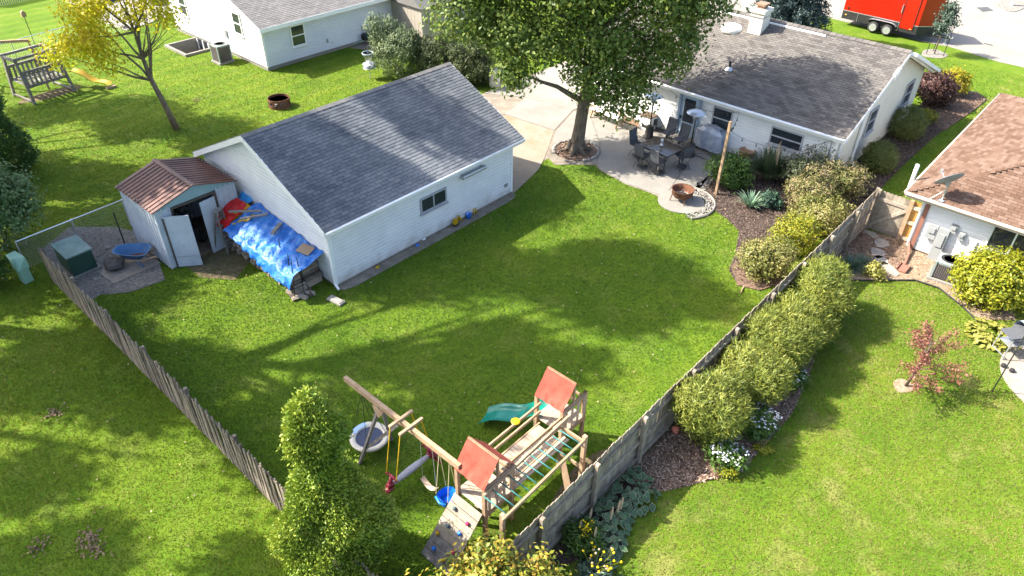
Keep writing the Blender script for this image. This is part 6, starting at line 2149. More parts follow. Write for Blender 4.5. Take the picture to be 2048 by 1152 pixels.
# ------------------------------------------------------------------ trailer and street
tq0, tq1 = g(1706, 40, .35), g(1846, 70, .35)
tw = (tq1 - tq0)
TL = 5.6
tz = math.atan2(-1, 0.0)
t = thing('cargo_trailer', 'bright red enclosed cargo trailer with black lower skirt parked on the drive', 'trailer', (52.9, 14.2, .02), math.radians(-93))
HLx = 2.75
# local x points to the tongue, -y is the side facing the camera
WID = 2.15
nose = [(-HLx, -WID / 2), (HLx - .75, -WID / 2), (HLx - .1, -.25), (HLx - .1, .25), (HLx - .75, WID / 2), (-HLx, WID / 2)]
nose = [(-HLx, -WID / 2), (HLx - .6, -WID / 2), (HLx + .35, 0), (HLx - .6, WID / 2), (-HLx, WID / 2)]
MB().prism(nose, .95, 2.75).build('body', m_trailer, t)
MB().prism([(a * 1.002, b * 1.004) for a, b in nose], .42, .95).build('skirt', m_black, t)
MB().prism([(a * 1.004, b * 1.008) for a, b in nose], .93, .97).build('trim_strip', m_galv, t)
MB().prism([(a * 1.004, b * 1.008) for a, b in nose], 2.70, 2.77).build('roof_trim', m_galv, t)
for sy in (-1, 1):
    f_ = MB().sheet(lambda a, b: (-.98 + 1.9 * a, sy * (WID / 2 + .02 + .22 * b), .86 - .18 * (2 * a - 1) ** 6), 14, 2)
    f_.build('fender', m_galv, t)
    for xx in (-.48, .42):
        mm = MB().lathe([(.0, -.10), (.22, -.10), (.34, -.09), (.36, 0), (.34, .09), (.22, .10), (.0, .10)], 24)
        mm.v = [(x_ + xx, z_ + sy * (WID / 2 + .12), y_ + .36) for x_, y_, z_ in mm.v]
        wo = mm.build('wheel', m_tyre, t, True)
        for k in range(5):
            a = 2 * PI * k / 5
            m5 = MB().bar((xx, sy * (WID / 2 + .235), .36), (xx + .2 * math.cos(a), sy * (WID / 2 + .235), .36 + .2 * math.sin(a)), .045, .02, (0, 1, 0))
            m5.build('spoke', m_steeltop, wo)
        m6 = MB().lathe([(.215, .0), (.235, .0), (.235, .02), (.215, .02)], 20)
        m6.v = [(x_ + xx, sy * (WID / 2 + .222 + z_), y_ + .36) for x_, y_, z_ in m6.v]
        m6.build('rim', m_steeltop, wo)
sy = -WID / 2
dr = MB().box((1.45, sy - .012, 1.62), (.86, .025, 1.95)).build('door', m_trailer, t)
MB().box((1.02, sy - .02, 1.62), (.025, .03, 1.97)).box((1.88, sy - .02, 1.62), (.025, .03, 1.97)).box((1.45, sy - .02, 2.60), (.88, .03, .025)).build('gasket', m_black, dr)
MB().tube([(.93, sy - .05, 1.55), (.93, sy - .05, 2.05)], .03, 6).build('handle', m_steeltop, dr)
for xx, zz in ((-2.45, 1.15), (1.15, 2.5), (-2.5, 2.5)):
    MB().box((xx, sy - .02, zz), (.10, .04, .10)).build('marker_lamp', m_black, t)
for xx in (-2.5, 1.75):
    MB().box((xx, sy - .02, .7), (.12, .04, .06)).build('side_lamp', M('amber_lamp', (.6, .3, .05), (.7, .4, .1)), t)
MB().box((-.9 - .8, sy - .015, .68), (.02, .03, .5)).box((.98, sy - .015, .68), (.02, .03, .5)).build('skirt_trim', m_galv, t)
MB().bar((HLx - .5, -.8, .40), (HLx + 1.1, 0, .42), .09, .12).bar((HLx - .5, .8, .40), (HLx + 1.1, 0, .42), .09, .12).build('tongue', m_black, t)
MB().tube([(HLx + .95, 0, 0.05), (HLx + .95, 0, .95)], .04, 8).tube([(HLx + .95, -.15, .95), (HLx + .95, .18, .95)], .015, 5).box((HLx + 1.2, 0, .45), (.25, .10, .10)).box((HLx + .95, 0, .02), (.18, .18, .04)).build('jack', m_galv, t)
tag(MB().tube([g(1968, 88) * 1.0 + Z * .03, g(1985, 92) + Z * .03], .03, 5).build('chock', m_black), 'small dark wheel chock on the drive under the trailer tongue', 'chock')
tag(MB().prism(gp([(1953, 16), (1975, 15), (1986, 22), (1964, 24)]), .02, .045).build('storm_drain', m_acdark), 'dark rectangular storm drain grate set in the street', 'drain')
q = g(2022, 12)
t = thing('mail_post', 'white post standing on a gravel patch across the street', 'post', q)
MB().box((0, 0, .7), (.2, .2, 1.4)).build('shaft', m_whitetrim, t)
MB().box((0, 0, 1.42), (.26, .26, .06)).build('cap', m_whitetrim, t)
slab('verge_gravel', blobpoly((q.x, q.y), 1.6, 1.0, seed=3), m_gravel, .06)

# ------------------------------------------------------------------ far lawn: glider, fire ring, target basket, AC, hose reel
q = g(90, 205)
GS = Vector((10.6, 42.6, 0))
t = thing('wooden_glider', 'weathered timber glider swing with slatted sides on the far lawn', 'glider', GS, math.radians(8))
W2, D2 = 1.05, .75
for sx in (-1, 1):
    for sy in (-1, 1):
        MB().bar((sx * W2, sy * D2 * 1.35, 0), (sx * W2 * .95, sy * D2 * .75, 2.2), .14, .12, (1, 0, 0)).build('leg', m_woodgrey, t)
    MB().box((sx * W2 * .98, 0, 2.15), (.13, D2 * 1.8, .12)).build('head_beam', m_woodgrey, t)
    MB().box((sx * W2, 0, .12), (.08, D2 * 2.6, .08)).build('sill', m_woodgrey, t)
for sy in (-1, 1):
    MB().box((0, sy * D2 * .8, 2.2), (W2 * 2.1, .12, .12)).build('top_rail', m_woodgrey, t)
    MB().box((0, sy * D2 * 1.0, 1.55), (W2 * 1.9, .09, .13)).box((0, sy * D2 * 1.1, .85), (W2 * 1.9, .07, .14)).build('side_rail', m_woodgrey, t)
    for k in range(9):
        xk = -W2 * .85 + k * W2 * 1.7 / 8
        MB().bar((xk, sy * D2 * 1.08, .90), (xk, sy * D2 * .98, 1.55), .11, .02, (0, 1, 0)).build('slat', m_woodgrey, t)
for k in range(8):
    MB().box((-W2 * .85 + k * W2 * 1.7 / 7, 0, .88), (.17, D2 * 1.9, .03)).build('floor_slat', m_woodgrey, t)
t = thing('swing_frame', 'tan timber A-frame swing beam behind the glider', 'swing frame', (10.0, 45.0, 0), math.radians(-20))
MB().bar((-1.2, 0, 2.4), (1.5, -.6, 2.35), .10, .14).build('beam', m_wood, t)
for s in (-1, 1):
    MB().bar((-1.1, 0, 2.35), (-1.4, s * .9, 0), .09, .09, (0, 1, 0)).build('leg', m_wood, t)
    MB().bar((1.4, -.55, 2.3), (1.6, -.55 + s * .9, 0), .09, .09, (0, 1, 0)).build('leg', m_wood, t)
    MB().box((-1.35, 0, .9), (.07, 1.1, .08)).build('cross_bar', m_wood, t)
sA2, sB2 = g(142, 142, .8), g(221, 172, .12)
d2 = sB2 - sA2
t = tag(MB().sheet(lambda a, b: sA2 + d2 * b + Vector((-d2.y, d2.x, 0)).normalized() * (a - .5) * .45 + Z * (.10 * (abs(a - .5) * 2) ** 4 + .08 * math.sin(2 * PI * b * 1.3)), 8, 20).build('slide', M('faded_yellow_slide', (.34, .22, .02), (.42, .29, .03), rough=.5), None, True), 'yellow wavy plastic slide resting on the far lawn', 'slide')
tag(MB().box((sB2.x, sB2.y, .06), (.5, .2, .12)).build('timber_block', m_wood), 'tan timber block under the foot of the yellow slide', 'timber')
q = g(75, 102)
t = thing('bird_feeder', 'small tan bird feeder on a thin black pole on the far lawn', 'bird feeder', q)
MB().tube([(0, 0, 0), (0, 0, 2.0)], .02, 6).build('pole', m_black, t)
MB().extr([(-.12, -.09, 2.0), (.12, -.09, 2.0), (.12, -.09, 2.25), (0, -.09, 2.36), (-.12, -.09, 2.25)], (0, .18, 0)).build('house_box', m_wood, t)
q = g(560, 212)
t = thing('fire_ring', 'dark pierced steel fire ring on the mown lawn', 'fire ring', (q.x, q.y, 0))
n = 26
for zz0, zz1 in ((0, .12), (.34, .46)):
    MB().lathe([(.52, zz0), (.55, zz0), (.55, zz1), (.52, zz1), (.52, zz0)], 32).build('band', m_rust, t)
for k in range(n):
    a = 2 * PI * k / n
    if k % 2:
        MB().box((.535 * math.cos(a), .535 * math.sin(a), .23), (.03, .09, .24), Euler((0, .0, a)).to_matrix()).build('bar', m_rust, t)
    else:
        MB().bar((.535 * math.cos(a), .535 * math.sin(a), .12), (.535 * math.cos(a + .2), .535 * math.sin(a + .2), .35), .02, .05).build('bar', m_rust, t)
slab('ash_patch', arc((q.x, q.y), .50, 0, 340, 20), m_stone, .02)
q = g(741, 157)
t = thing('disc_golf_basket', 'chain disc golf basket on a steel pole at the lawn edge', 'disc golf basket', q)
MB().tube([(0, 0, 0), (0, 0, 1.45)], .03, 8).build('pole', m_galv, t)
MB().lathe([(.30, 1.40), (.315, 1.40), (.315, 1.45), (.30, 1.45), (.30, 1.40)], 20).build('top_band', M('pale_blue_band', (.5, .58, .66), (.62, .7, .76)), t)
for k in range(14):
    a = 2 * PI * k / 14
    MB().tube([(.27 * math.cos(a), .27 * math.sin(a), 1.38), (.14 * math.cos(a), .14 * math.sin(a), 1.05), (.04 * math.cos(a), .04 * math.sin(a), .82)], .007, 4).build('chain', m_galv, t)
    MB().tube([(.34 * math.cos(a), .34 * math.sin(a), .84), (.34 * math.cos(a), .34 * math.sin(a), .62), (.03 * math.cos(a), .03 * math.sin(a), .60)], .006, 4).build('wire', m_galv, t)
MB().lathe([(.335, .83), (.35, .84), (.335, .85)], 20).lathe([(.335, .62), (.35, .63), (.335, .64)], 20).build('rim', m_galv, t)


def ac_unit(label, loc, w, h, casing, grille, rz=0):
    t = thing('air_conditioner', label, 'air conditioner', (loc[0], loc[1], 0), rz)
    MB().box((0, 0, .05), (w + .2, w + .2, .10)).build('pad', m_concrete, t)
    MB().box((0, 0, .10 + h / 2), (w - .06, w - .06, h - .1)).build('coil', m_acdark, t)
    for s in (-1, 1):
        for k in range(11):
            f = -w / 2 + .05 + k * (w - .1) / 10
            MB().box((f, s * w / 2, .10 + h / 2), (.028, .03, h - .12)).build('louvre', grille, t)
            MB().box((s * w / 2, f, .10 + h / 2), (.03, .028, h - .12)).build('louvre', grille, t)
        for r_ in (-1, 1):
            MB().box((s * (w / 2 - .01), r_ * (w / 2 - .01), .10 + h / 2), (.07, .07, h)).build('corner', casing, t)
    ring = arc((0, 0), w * .40, 0, 360, 24)
    top = MB()
    o = []
    for i in range(24):
        a = 2 * PI * i / 24
        k = 1 / max(abs(math.cos(a)), abs(math.sin(a)))
        o.append((min(k, 1.25) * w / 2 * math.cos(a) * 1.03, min(k, 1.25) * w / 2 * math.sin(a) * 1.03))
    vs = [(x_, y_, .10 + h) for x_, y_ in o] + [(w * .40 * math.cos(2 * PI * i / 24), w * .40 * math.sin(2 * PI * i / 24), .13 + h) for i in range(24)] + [(x_, y_, .02 + h) for x_, y_ in o]
    top.add(vs, [(i, (i + 1) % 24, 24 + (i + 1) % 24, 24 + i) for i in range(24)] + [(48 + i, 48 + (i + 1) % 24, (i + 1) % 24, i) for i in range(24)])
    top.build('top_cover', casing, t)
    for k in range(5):
        r_ = w * .40 * (k + .5) / 5
        MB().lathe([(r_ - .004, .125 + h), (r_ + .004, .125 + h), (r_, .135 + h)], 20).build('guard_ring', m_black, t)
    for k in range(4):
        a = k * PI / 2 + .4
        MB().bar((0, 0, .06 + h), (w * .36 * math.cos(a), w * .36 * math.sin(a), .04 + h), .16, .01).build('fan_blade', m_alu, t)
    MB().lathe([(.0, .03 + h), (.09, .03 + h), (.09, .10 + h), (.0, .10 + h)], 12).build('motor', m_alu, t)
    return t


ac_unit('taupe air conditioner on a pad beside the pale grey house', (19.55, 40.25), .78, .92, m_acgreen, m_acbrown)
q = g(1882, 555, .35)
ac_unit('grey-green air conditioner beside the brown roofed house', (25.75, 2.50), .74, .66, m_acgreen, m_acbrown, .1)
q = g(716, 82)
t = thing('hose_reel', 'dark hose reel cart against the pale grey house wall', 'hose reel', (27.3, 36.75, .03), .2)
for s in (-1, 1):
    MB().tube([(s * .25, -.25, 0), (s * .22, .05, .85), (s * .2, .12, 1.0)], .022, 6).build('frame_side', m_black, t)
MB().tube([(-.2, .12, 1.0), (.2, .12, 1.0)], .022, 6).build('handle', m_black, t)
mm = MB().lathe([(.24, -.2), (.25, -.19), (.13, -.17), (.13, .17), (.25, .19), (.24, .2)], 18)
mm.v = [(z_, x_, y_ + .42) for x_, y_, z_ in mm.v]
mm.build('drum', m_black, t, True)
mm = MB().lathe([(.14, -.16), (.2, -.12), (.21, 0), (.2, .12), (.14, .16)], 18)
mm.v = [(z_, x_, y_ + .42) for x_, y_, z_ in mm.v]
mm.build('hose_coil', M('dark_green_hose', (.02, .06, .04), (.05, .1, .07)), t, True)
hp = [Vector((27.1, 36.6, .3)), g(690, 92) + Z * .02, g(680, 97) + Z * .02, g(665, 96) + Z * .02, Vector((24.95, 36.95, .6))]
tag(MB().tube(hp, .02, 6).build('garden_hose', M('pale_green_hose', (.25, .42, .36), (.34, .5, .44))), 'pale green hose running along the grey house wall', 'hose')
q = g(737, 72)
tag(MB().lathe([(.0, .03), (.36, .03), (.38, .05), (.34, .07), (.0, .07)], 20, (q.x, q.y, .0)).build('manhole_cover', m_black), 'round black cover on the walk by the grey house', 'cover')
q = g(838, 55)
t = thing('trash_bin', 'dark round bin beside the picket fence of the garden shed', 'bin', (31.0, 35.9, .03))
MB().lathe([(.24, 0), (.30, .7), (.33, .72), (.31, .78), (.0, .82)], 18).build('body', m_black, t, True)
MB().tube([(-.1, 0, .82), (0, 0, .88), (.1, 0, .82)], .02, 6).build('handle', m_black, t)
q = g(1003, 172)
t = thing('planter_drum', 'cream round drum at the driveway edge under the oak', 'drum', (q.x - .2, q.y + .2, .0))
MB().lathe([(.36, 0), (.40, .1), (.40, .8), (.37, .9), (.0, .93)], 24).build('shell', m_cream, t, True)
MB().lathe([(.405, .42), (.415, .45), (.405, .48)], 24).build('band', m_cream, t, True)
# things on the far terrace
for k, (px, py, w_, h_, mt, lb, nm) in enumerate(((322, 8, 1.2, .9, m_black, 'dark covered garden furniture on the far terrace', 'furniture_cover'), (225, 2, 1.0, .7, m_charcoal, 'charcoal garden sofa on the far terrace', 'garden_sofa'))):
    q = g(px, py)
    t = thing(nm, lb, 'furniture', (q.x, q.y, .05), .3)
    MB().box((0, 0, h_ * .3), (w_, .7, h_ * .5)).build('seat', mt, t)
    MB().box((0, .3, h_ * .6), (w_, .16, h_ * .6)).build('backrest', mt, t)
    for s in (-1, 1):
        MB().box((s * w_ * .47, -.02, h_ * .45), (.14, .6, h_ * .35)).build('armrest', mt, t)
q0, q1 = g(125, 0), g(135, 14)
kb = MB()
ka, kc = g(150, 22), g(205, 45)
tag(MB().bar(ka + Z * .1, g(190, 30) + Z * .1, .22, .2).build('timber_edging', m_woodgrey), 'grey timber edging step of the far terrace', 'edging')
tag(MB().bar(g(200, 38) + Z * .1, g(250, 58) + Z * .1, .22, .2).build('timber_edging', m_woodgrey), 'grey timber edging along the maple side of the far terrace', 'edging')
t = thing('picket_fence', 'dark low picket fence at the far corner of the lawn', 'fence', (15.6, 60.5, 0))
for k in range(22):
    q = g(-4 + k * 4.2, 14 - k * .9)
    MB().box((q.x, q.y, .5), (.06, .06, 1.0)).build('picket', m_charcoal, t, world=True)

# ------------------------------------------------------------------ right hand yard
q = g(1806, 545)
t = thing('downspout_extension', 'rust red downspout pipe ending in a splash block on the gravel', 'downspout', (26.3, 3.6, 0))
MB().tube([(NWX - .08, NWY - .05, .30), (26.2, 3.85, .12), (25.55, 3.75, .06)], .05, 6).build('pipe', m_terracotta, t, world=True)
MB().box((25.3, 3.72, .05), (.55, .32, .05)).box((25.3, 3.88, .09), (.55, .03, .08)).box((25.3, 3.56, .09), (.55, .03, .08)).build('splash_block', m_terracotta, t, world=True)
for k, (px, py, w_, d_) in enumerate(((1762, 488, .75, .5), (1755, 508, .7, .55), (1762, 522, .65, .45), (1778, 540, .85, .5), (1742, 470, .6, .4))):
    q = g(px, py)
    tag(MB().prism(blobpoly((q.x, q.y), w_ * .5, d_ * .5, 8, .1, k, .3 * k), .01, .055).build('stepping_stone', m_stone if k < 3 else m_paver), ('grey stepping stone nearest but one to the plank gate', 'grey stepping stone in the middle of the gate path', 'grey stepping stone next to the last buff one', 'large buff stepping stone at the lawn end of the gate path', 'small buff stepping stone right under the plank gate')[k], 'stepping stone', 'stepping stones at the gate')
edge = [g(x_, y_) + Z * .04 for x_, y_ in ((1690, 562), (1760, 562), (1830, 562), (1878, 578), (1925, 615), (1955, 645))]
tag(MB().tube(edge, .03, 5).build('lawn_edging', m_black), 'thin dark edging strip between gravel walk and lawn', 'edging')
q = g(1340, 858)
tag(MB().rock((q.x, min(q.y, 5.6), .11), (.12, .12, .11), 2, 14, 8).build('ball', M('coral_rubber', (.55, .16, .10), (.62, .2, .14)), None, True), 'small coral ball lying on mulch against the fence', 'ball')
# grill and umbrella pole on the round patio
q = g(2020, 760)
t = thing('grill_cart', 'grey gas grill with a closed lid on the round patio', 'grill', (16.55, .02, .03), math.radians(20))
GC = g(2030, 720)
t.location = (GC.x + .35, GC.y + .1, .03)
TM[t.name] = Matrix.LocRotScale(Vector(t.location), Euler((0, 0, math.radians(-40))), None)
t.rotation_euler = (0, 0, math.radians(-40))
for sx in (-1, 1):
    for sy in (-1, 1):
        MB().tube([(sx * .62, sy * .26, 0), (sx * .58, sy * .24, .82)], .022, 6).build('leg', m_alu, t)
    MB().box((sx * .62, 0, .12), (.03, .52, .03)).build('foot_bar', m_alu, t)
MB().box((0, 0, .80), (1.30, .52, .05)).build('shelf', m_charcoal, t)
MB().box((.05, 0, .90), (.72, .48, .18)).build('firebox', m_charcoal, t)
MB().sheet(lambda a, b: (-.31 + .72 * b, -.24 * math.cos(PI * a), .98 + .26 * math.sin(PI * a)), 12, 2).build('lid', M('blue_grey_lid', (.25, .30, .38), (.33, .38, .46), rough=.35), t, True)
MB().tube([(-.2, -.28, 1.08), (.3, -.28, 1.08)], .018, 6).build('handle', m_galv, t)
MB().box((0, .02, .45), (1.1, .45, .03)).build('lower_shelf', m_galv, t)
MB().lathe([(.0, .0), (.13, .02), (.15, .2), (.1, .32), (.0, .34)], 16, (-.1, .05, .46)).build('gas_bottle', m_greyplastic, t, True)
for k, (px, py) in enumerate(((2005, 735), (2022, 745))):
    q = g(px, py)
    tag(MB().lathe([(.06, 0), (.08, .03), (.07, .10), (.02, .12)], 10, (q.x, q.y, .03)).build('small_pot', m_black), 'small dark pot on the round patio under the grill', 'pot', 'pots under the grill')
q = g(1984, 783)
tag(MB().tube([(q.x, q.y, 0), (q.x + .05, q.y - .02, 2.6)], .018, 8).build('umbrella_pole', m_black), 'thin dark metal pole leaning over the round patio', 'pole')

rpat = bpy.data.objects['round_patio']
cxp, cyp = rp_c.x + .35, rp_c.y - 1.35
for i in range(-4, 4):
    for j in range(-5, 5):
        x_, y_ = cxp + i * .62 + .31 * (j % 2), cyp + j * .42
        if math.hypot(x_ + .3 - cxp, y_ + .2 - cyp) < 1.72:
            piece_ = MB().box2(x_, x_ + .605, y_, y_ + .405, .03, .04)
            piece_.build('paver', m_paver, rpat)

# ------------------------------------------------------------------ toys by the garage and bits on the lawn
q = g(912, 453)
t = thing('toy_excavator', 'yellow toy excavator on the concrete strip', 'toy', (q.x, q.y, .03), .3)
MB().box((0, 0, .09), (.24, .16, .08)).build('tracks', m_black, t)
MB().box((-.03, 0, .19), (.20, .14, .12)).box((-.05, 0, .28), (.10, .12, .10)).build('cab', m_yellow, t)
MB().bar((.06, 0, .2), (.24, 0, .34), .04, .04).bar((.24, 0, .34), (.34, 0, .16), .035, .035).box((.35, 0, .12), (.10, .12, .08)).build('arm', m_yellow, t)
q = g(937, 437)
t = thing('toy_bucket', 'small blue toy bucket by the garage wall', 'toy', (q.x, q.y, .03))
MB().lathe([(.09, 0), (.12, .2), (.125, .21), (.10, .20), (.08, .02), (.0, .02)], 16).build('pail', m_blueplastic, t, True)
MB().tube([(-.12, 0, .2), (0, -.06, .27), (.12, 0, .2)], .008, 5).build('handle', m_whitetrim, t)
q = g(950, 428)
t = thing('toy_ladder', 'yellow toy ladder leaning against the garage', 'toy', (q.x, q.y, .03))
for s in (-1, 1):
    MB().bar((s * .07, -.04, 0), (s * .07, .12, .42), .025, .03).build('rail', m_yellow, t)
for k in range(4):
    MB().box((0, -.01 + k * .035, .08 + k * .09), (.14, .03, .025)).build('rung', m_yellow, t)
for k, (px, py, mt, lb) in enumerate(((835, 493, m_blueplastic, 'small light blue toy dropped on the concrete strip'), (848, 481, m_whitetrim, 'small white toy dropped on the concrete strip'), (755, 537, m_yellow, 'small yellow toy scoop on the concrete strip'))):
    q = g(px, py)
    tag(MB().rock((q.x, q.y, .06), (.09, .05, .035), k, 9, 5).tube([(q.x, q.y, .07), (q.x + .13, q.y + .06, .05)], .014, 5).build('toy_scoop', mt), lb, 'toy')
q = g(1491, 578)
tag(MB().tube(limb_path(g(1497, 553) + Z * .04, g(1481, 588) + Z * .03, 5, .2, 0), [.035, .03, .028, .03, .025, .012], 6).build('driftwood', m_wood), 'crooked tan stick lying at the tip of the planting bed', 'stick')
for k, (px, py) in enumerate(((108, 828), (75, 1095), (185, 1090), (395, 140 + 60))):
    q = g(px, py)
    n = (60, 50, 130, 30)[k]
    pos = np.stack([q.x + rng.normal(size=n) * .14, q.y + rng.normal(size=n) * (.12 if k != 2 else .26), .03 + .02 * rng.random(n)], 1)
    V, F = leaf_arrays(pos, rng.normal(size=(n, 3)) * .4 + np.array([0, 0, 1]), .085, .6)
    o = np_obj('leaf_litter', V, F, M('dry_leaf', (0.112, 0.07, 0.042), (0.238, 0.168, 0.105), rw=1, nw=.3, rough=.8))
    o['kind'] = 'stuff'
# scattered fallen leaves
n = 900
pos = np.stack([rng.uniform(1, 24, n), rng.uniform(7, 42, n), np.full(n, .055)], 1)
keep = np.ones(n, bool)
for p_ in EXCL:
    keep &= ~in_poly(pos, p_)
pos = pos[keep]
V, F = leaf_arrays(pos, rng.normal(size=pos.shape) * .35 + np.array([0, 0, 1]), .07, .65)
o = np_obj('fallen_leaves', V, F, M('pale_fallen_leaf', (0.24, 0.168, 0.06), (0.372, 0.312, 0.204), rw=1, nw=.2, rough=.7))
o['kind'] = 'stuff'
# mulch chips and gravel bits on the beds
def chips(name, poly, n, mat, size, z=.05):
    xs_ = [p_[0] for p_ in poly]; ys_ = [p_[1] for p_ in poly]
    P_ = np.stack([rng.uniform(min(xs_), max(xs_), n), rng.uniform(min(ys_), max(ys_), n), np.full(n, z)], 1)
    P_ = P_[in_poly(P_, poly)]
    V, F = leaf_arrays(P_, rng.normal(size=P_.shape) * .35 + np.array([0, 0, 1]), size * rng.uniform(.6, 1.5, len(P_)), .35, .05)
    o = np_obj(name, V, F, mat)
    o['kind'] = 'stuff'


m_chip = M('bark_chip', (0.065, 0.039, 0.026), (0.26, 0.169, 0.117), c3=(0.442, 0.338, 0.26), rw=1, nw=.3, rough=.9)
m_chipd = M('dark_bark_chip', (0.026, 0.0169, 0.013), (0.104, 0.0715, 0.0546), c3=(0.26, 0.195, 0.156), rw=1, nw=.2, rough=.9)
m_tanchip = M('tan_pebble', (0.21, 0.135, 0.08), (0.31, 0.23, 0.16), c3=(0.38, 0.31, 0.23), rw=1, nw=.3, rough=.9)
chips('mulch_chips', P([(1290, 985), (1330, 983), (1400, 966), (1480, 945), (1535, 885), (1585, 825), (1622, 740), (1642, 660), (1664, 600), (1735, 470)]) + [(27.0, 5.75), (10.9, 5.75)], 26000, m_chip, .07)
chips('mulch_chips', bedA, 26000, m_chipd, .07)
chips('mulch_chips', bedG, 16000, m_chipd, .07)
chips('mulch_chips', arc((oak_c.x, oak_c.y), .95, 0, 350, 30), 2500, m_chip, .07, .07)
chips('gravel_chips', tan, 16000, m_tanchip, .06, .03)
chips('gravel_chips', P([(110, 560), (85, 500), (140, 455), (232, 455), (300, 470), (330, 560), (260, 585), (200, 590), (170, 610)]), 12000, M('grey_pebble', (0.12, 0.108, 0.096), (0.24, 0.222, 0.192), c3=(0.33, 0.312, 0.276), rw=1, nw=.3, rough=.9), .07, .03)
# ------------------------------------------------------------------ tall trees outside the picture, and the turf
# clumps of each unseen crown, placed to shape the lawn shade: x, y, z, radius
shade_tree('tall leafy tree of the yard behind the picket fence', -1.2, 28.5, 24, [(x_, y_, z_, r_, r_, r_ * .8) for x_, y_, z_, r_ in (
    (-1.13, 23.61, 14.01, 1.80), (0.70, 27.00, 18.14, 1.80), (6.13, 28.54, 20.61, 1.80), (-1.38, 24.46, 12.84, 1.40), (0.59, 22.63, 14.50, 1.80), (5.91, 28.67, 18.93, 1.80), (0.12, 32.83, 10.31, 1.80), (4.12, 31.18, 17.50, 1.80), (-0.85, 32.17, 23.03, 1.10), (5.19, 31.02, 22.59, 1.80), (4.32, 28.73, 20.41, 1.10), (2.07, 26.75, 19.42, 0.70), (-2.97, 29.26, 17.19, 0.70), (2.25, 31.32, 16.93, 0.90), (5.29, 28.47, 23.02, 0.90), (-0.85, 29.02, 18.50, 0.70), (-2.11, 28.53, 12.84, 0.70), (5.25, 31.10, 17.76, 0.90), (-3.61, 28.38, 15.31, 0.70), (-3.60, 33.34, 21.61, 0.70), (-3.60, 29.49, 10.91, 1.40), (3.82, 28.71, 21.69, 0.90), (-0.62, 24.50, 13.66, 0.90), (-3.30, 26.86, 16.03, 1.40), (-2.24, 29.11, 13.24, 0.70),)], 43951, .30)
shade_tree('tall leafy tree beside the chain link fence', 1.2, 37.5, 25, [(x_, y_, z_, r_, r_, r_ * .8) for x_, y_, z_, r_ in (
    (-1.30, 39.01, 23.89, 1.80), (7.77, 34.16, 19.54, 1.40), (1.12, 39.35, 14.01, 1.80), (4.11, 32.97, 11.97, 1.80), (-2.87, 41.08, 19.09, 1.80), (1.26, 42.74, 10.31, 0.90), (4.39, 32.29, 14.73, 1.80), (4.72, 43.53, 14.65, 0.90), (3.64, 39.04, 9.50, 0.90), (1.19, 38.09, 23.71, 0.70), (2.80, 38.51, 13.71, 1.80), (5.70, 32.22, 22.55, 0.90), (2.77, 33.40, 23.08, 1.40),)], 28551, .30)
shade_tree('tall leafy tree beside the far lawn', -1.5, 47.5, 21, [(x_, y_, z_, r_, r_, r_ * .8) for x_, y_, z_, r_ in (
    (4.81, 48.56, 13.75, 1.80), (1.42, 43.02, 16.25, 1.80), (5.67, 45.96, 15.15, 1.40), (1.71, 52.01, 13.56, 1.40), (-0.79, 46.45, 16.23, 0.90), (-2.48, 49.96, 16.73, 0.90), (4.20, 45.88, 12.07, 0.90), (1.57, 43.95, 17.28, 1.80),)], 16937, .30)
shade_tree('broad leafy tree behind the back neighbour lawn', -9, 22.5, 17, [(x_, y_, z_, r_, r_, r_ * .8) for x_, y_, z_, r_ in (
    (-7.85, 25.42, 12.40, 0.70), (-7.92, 26.89, 14.59, 0.70), (-4.25, 21.68, 12.46, 0.70),)], 1548, .30)
shade_tree('leafy tree behind the transformer box', -4.2, 38.5, 18, [(x_, y_, z_, r_, r_, r_ * .8) for x_, y_, z_, r_ in (
    (-2.26, 38.04, 14.69, 1.80), (1.10, 35.84, 8.76, 1.80), (-4.50, 37.90, 17.17, 1.10), (-4.93, 34.70, 15.85, 0.90),)], 8959, .30)
shade_tree('leafy tree deep in the back neighbour yard', -8, 32, 20, [(x_, y_, z_, r_, r_, r_ * .8) for x_, y_, z_, r_ in (
    (-8.31, 37.51, 19.19, 1.80), (-8.70, 30.99, 15.69, 0.90), (-4.50, 30.61, 14.94, 1.40), (-5.62, 35.11, 18.99, 0.70), (-1.67, 32.02, 7.96, 0.90), (-6.13, 27.34, 12.00, 0.70), (-9.16, 27.83, 16.05, 1.10), (-4.13, 28.38, 8.90, 0.70),)], 10013, .30)
shade_tree('leafy tree beyond the wooden glider', -3, 55, 20, [(x_, y_, z_, r_, r_, r_ * .8) for x_, y_, z_, r_ in (
    (1.45, 54.92, 19.24, 1.80),)], 3413, .30)


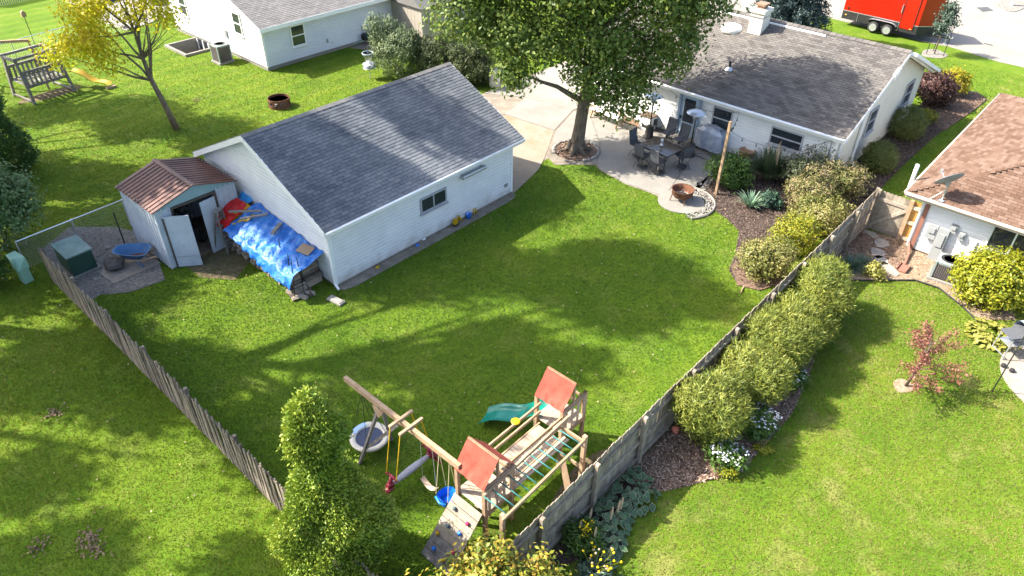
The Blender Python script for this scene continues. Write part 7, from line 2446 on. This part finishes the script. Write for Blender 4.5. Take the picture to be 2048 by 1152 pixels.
def turf():
    N_ = 2300000
    C = np.array([0, 0, CAM_H])
    # the ground seen by the camera, a little wider
    corners = [tuple(g(x_, y_)[:2]) for x_, y_ in ((-150, 1230), (2200, 1230), (2200, 300), (2150, 60), (1700, -20), (900, 20), (400, -10), (-150, 60), (-200, 500))]
    xs_ = np.array([c[0] for c in corners]); ys_ = np.array([c[1] for c in corners])
    P_ = np.stack([rng.uniform(xs_.min(), min(xs_.max(), 50), N_), rng.uniform(ys_.min(), min(ys_.max(), 50), N_)], 1)
    d = np.hypot(P_[:, 0], P_[:, 1])
    keep = in_poly(P_, corners) & (rng.random(N_) < np.clip((21 / np.maximum(d, 8)) ** 2.0, .06, 1))
    P_ = P_[keep]
    keep = np.ones(len(P_), bool)
    for e in EXCL + [[(GX0, GY0), (GX1, GY0), (GX1, GY1), (GX0, GY1)], [(SX0, SY0), (SX1, SY0), (SX1, SY1), (SX0, SY1)], [(HX, HY0), (40, HY0), (40, HY1), (HX, HY1)], [(AX0, AY0), (34, AY0), (34, 48), (AX0, 48)], [(NWX, -12), (38, -12), (38, NWY), (NWX, NWY)]]:
        keep &= ~in_poly(P_, e)
    P_ = P_[keep]
    n = len(P_)
    d = np.hypot(P_[:, 0], P_[:, 1])
    a = rng.uniform(0, 2 * PI, n)
    h = rng.uniform(.025, .05, n)
    w = rng.uniform(.007, .014, n) * np.clip(d / 17, 1, 1.9)
    s = np.stack([np.cos(a), np.sin(a), np.zeros(n)], 1)
    b3 = np.stack([P_[:, 0], P_[:, 1], np.zeros(n)], 1)
    lean = rng.normal(size=(n, 2)) * .030
    V = np.empty((n, 3, 3), np.float32)
    V[:, 0] = b3 - s * w[:, None]
    V[:, 1] = b3 + s * w[:, None]
    V[:, 2] = b3 + np.stack([lean[:, 0], lean[:, 1], h], 1)
    right = P_[:, 1] < FY
    fenced = (~right) & (P_[:, 0] > BX) & (P_[:, 1] < 26.5)
    for msk, mt in ((right, m_blade_dry), (fenced, m_blade), ((~right) & (~fenced), m_blade_far)):
        k = int(msk.sum())
        o = np_obj('grass', V[msk].reshape(-1, 3), np.arange(k * 3).reshape(k, 3), mt)
        o['kind'] = 'stuff'


m_blade = leafmat('grass_blade', (.054, .116, .010), (.095, .156, .013), (.165, .206, .022), trans=.3, rough=.6, nscale=.45, nw=.75, rw=.6)
m_blade_dry = leafmat('dry_grass_blade', (.092, .125, .020), (.168, .176, .030), (.260, .232, .060), trans=.3, rough=.6, nscale=.55, nw=.85, rw=.6)
m_blade_far = leafmat('yellow_green_grass_blade', (.080, .135, .008), (.150, .185, .010), (.225, .225, .020), trans=.3, rough=.6, nscale=.4, nw=.75, rw=.6)  # outer lawns have yellower grass than the fenced yard
turf()
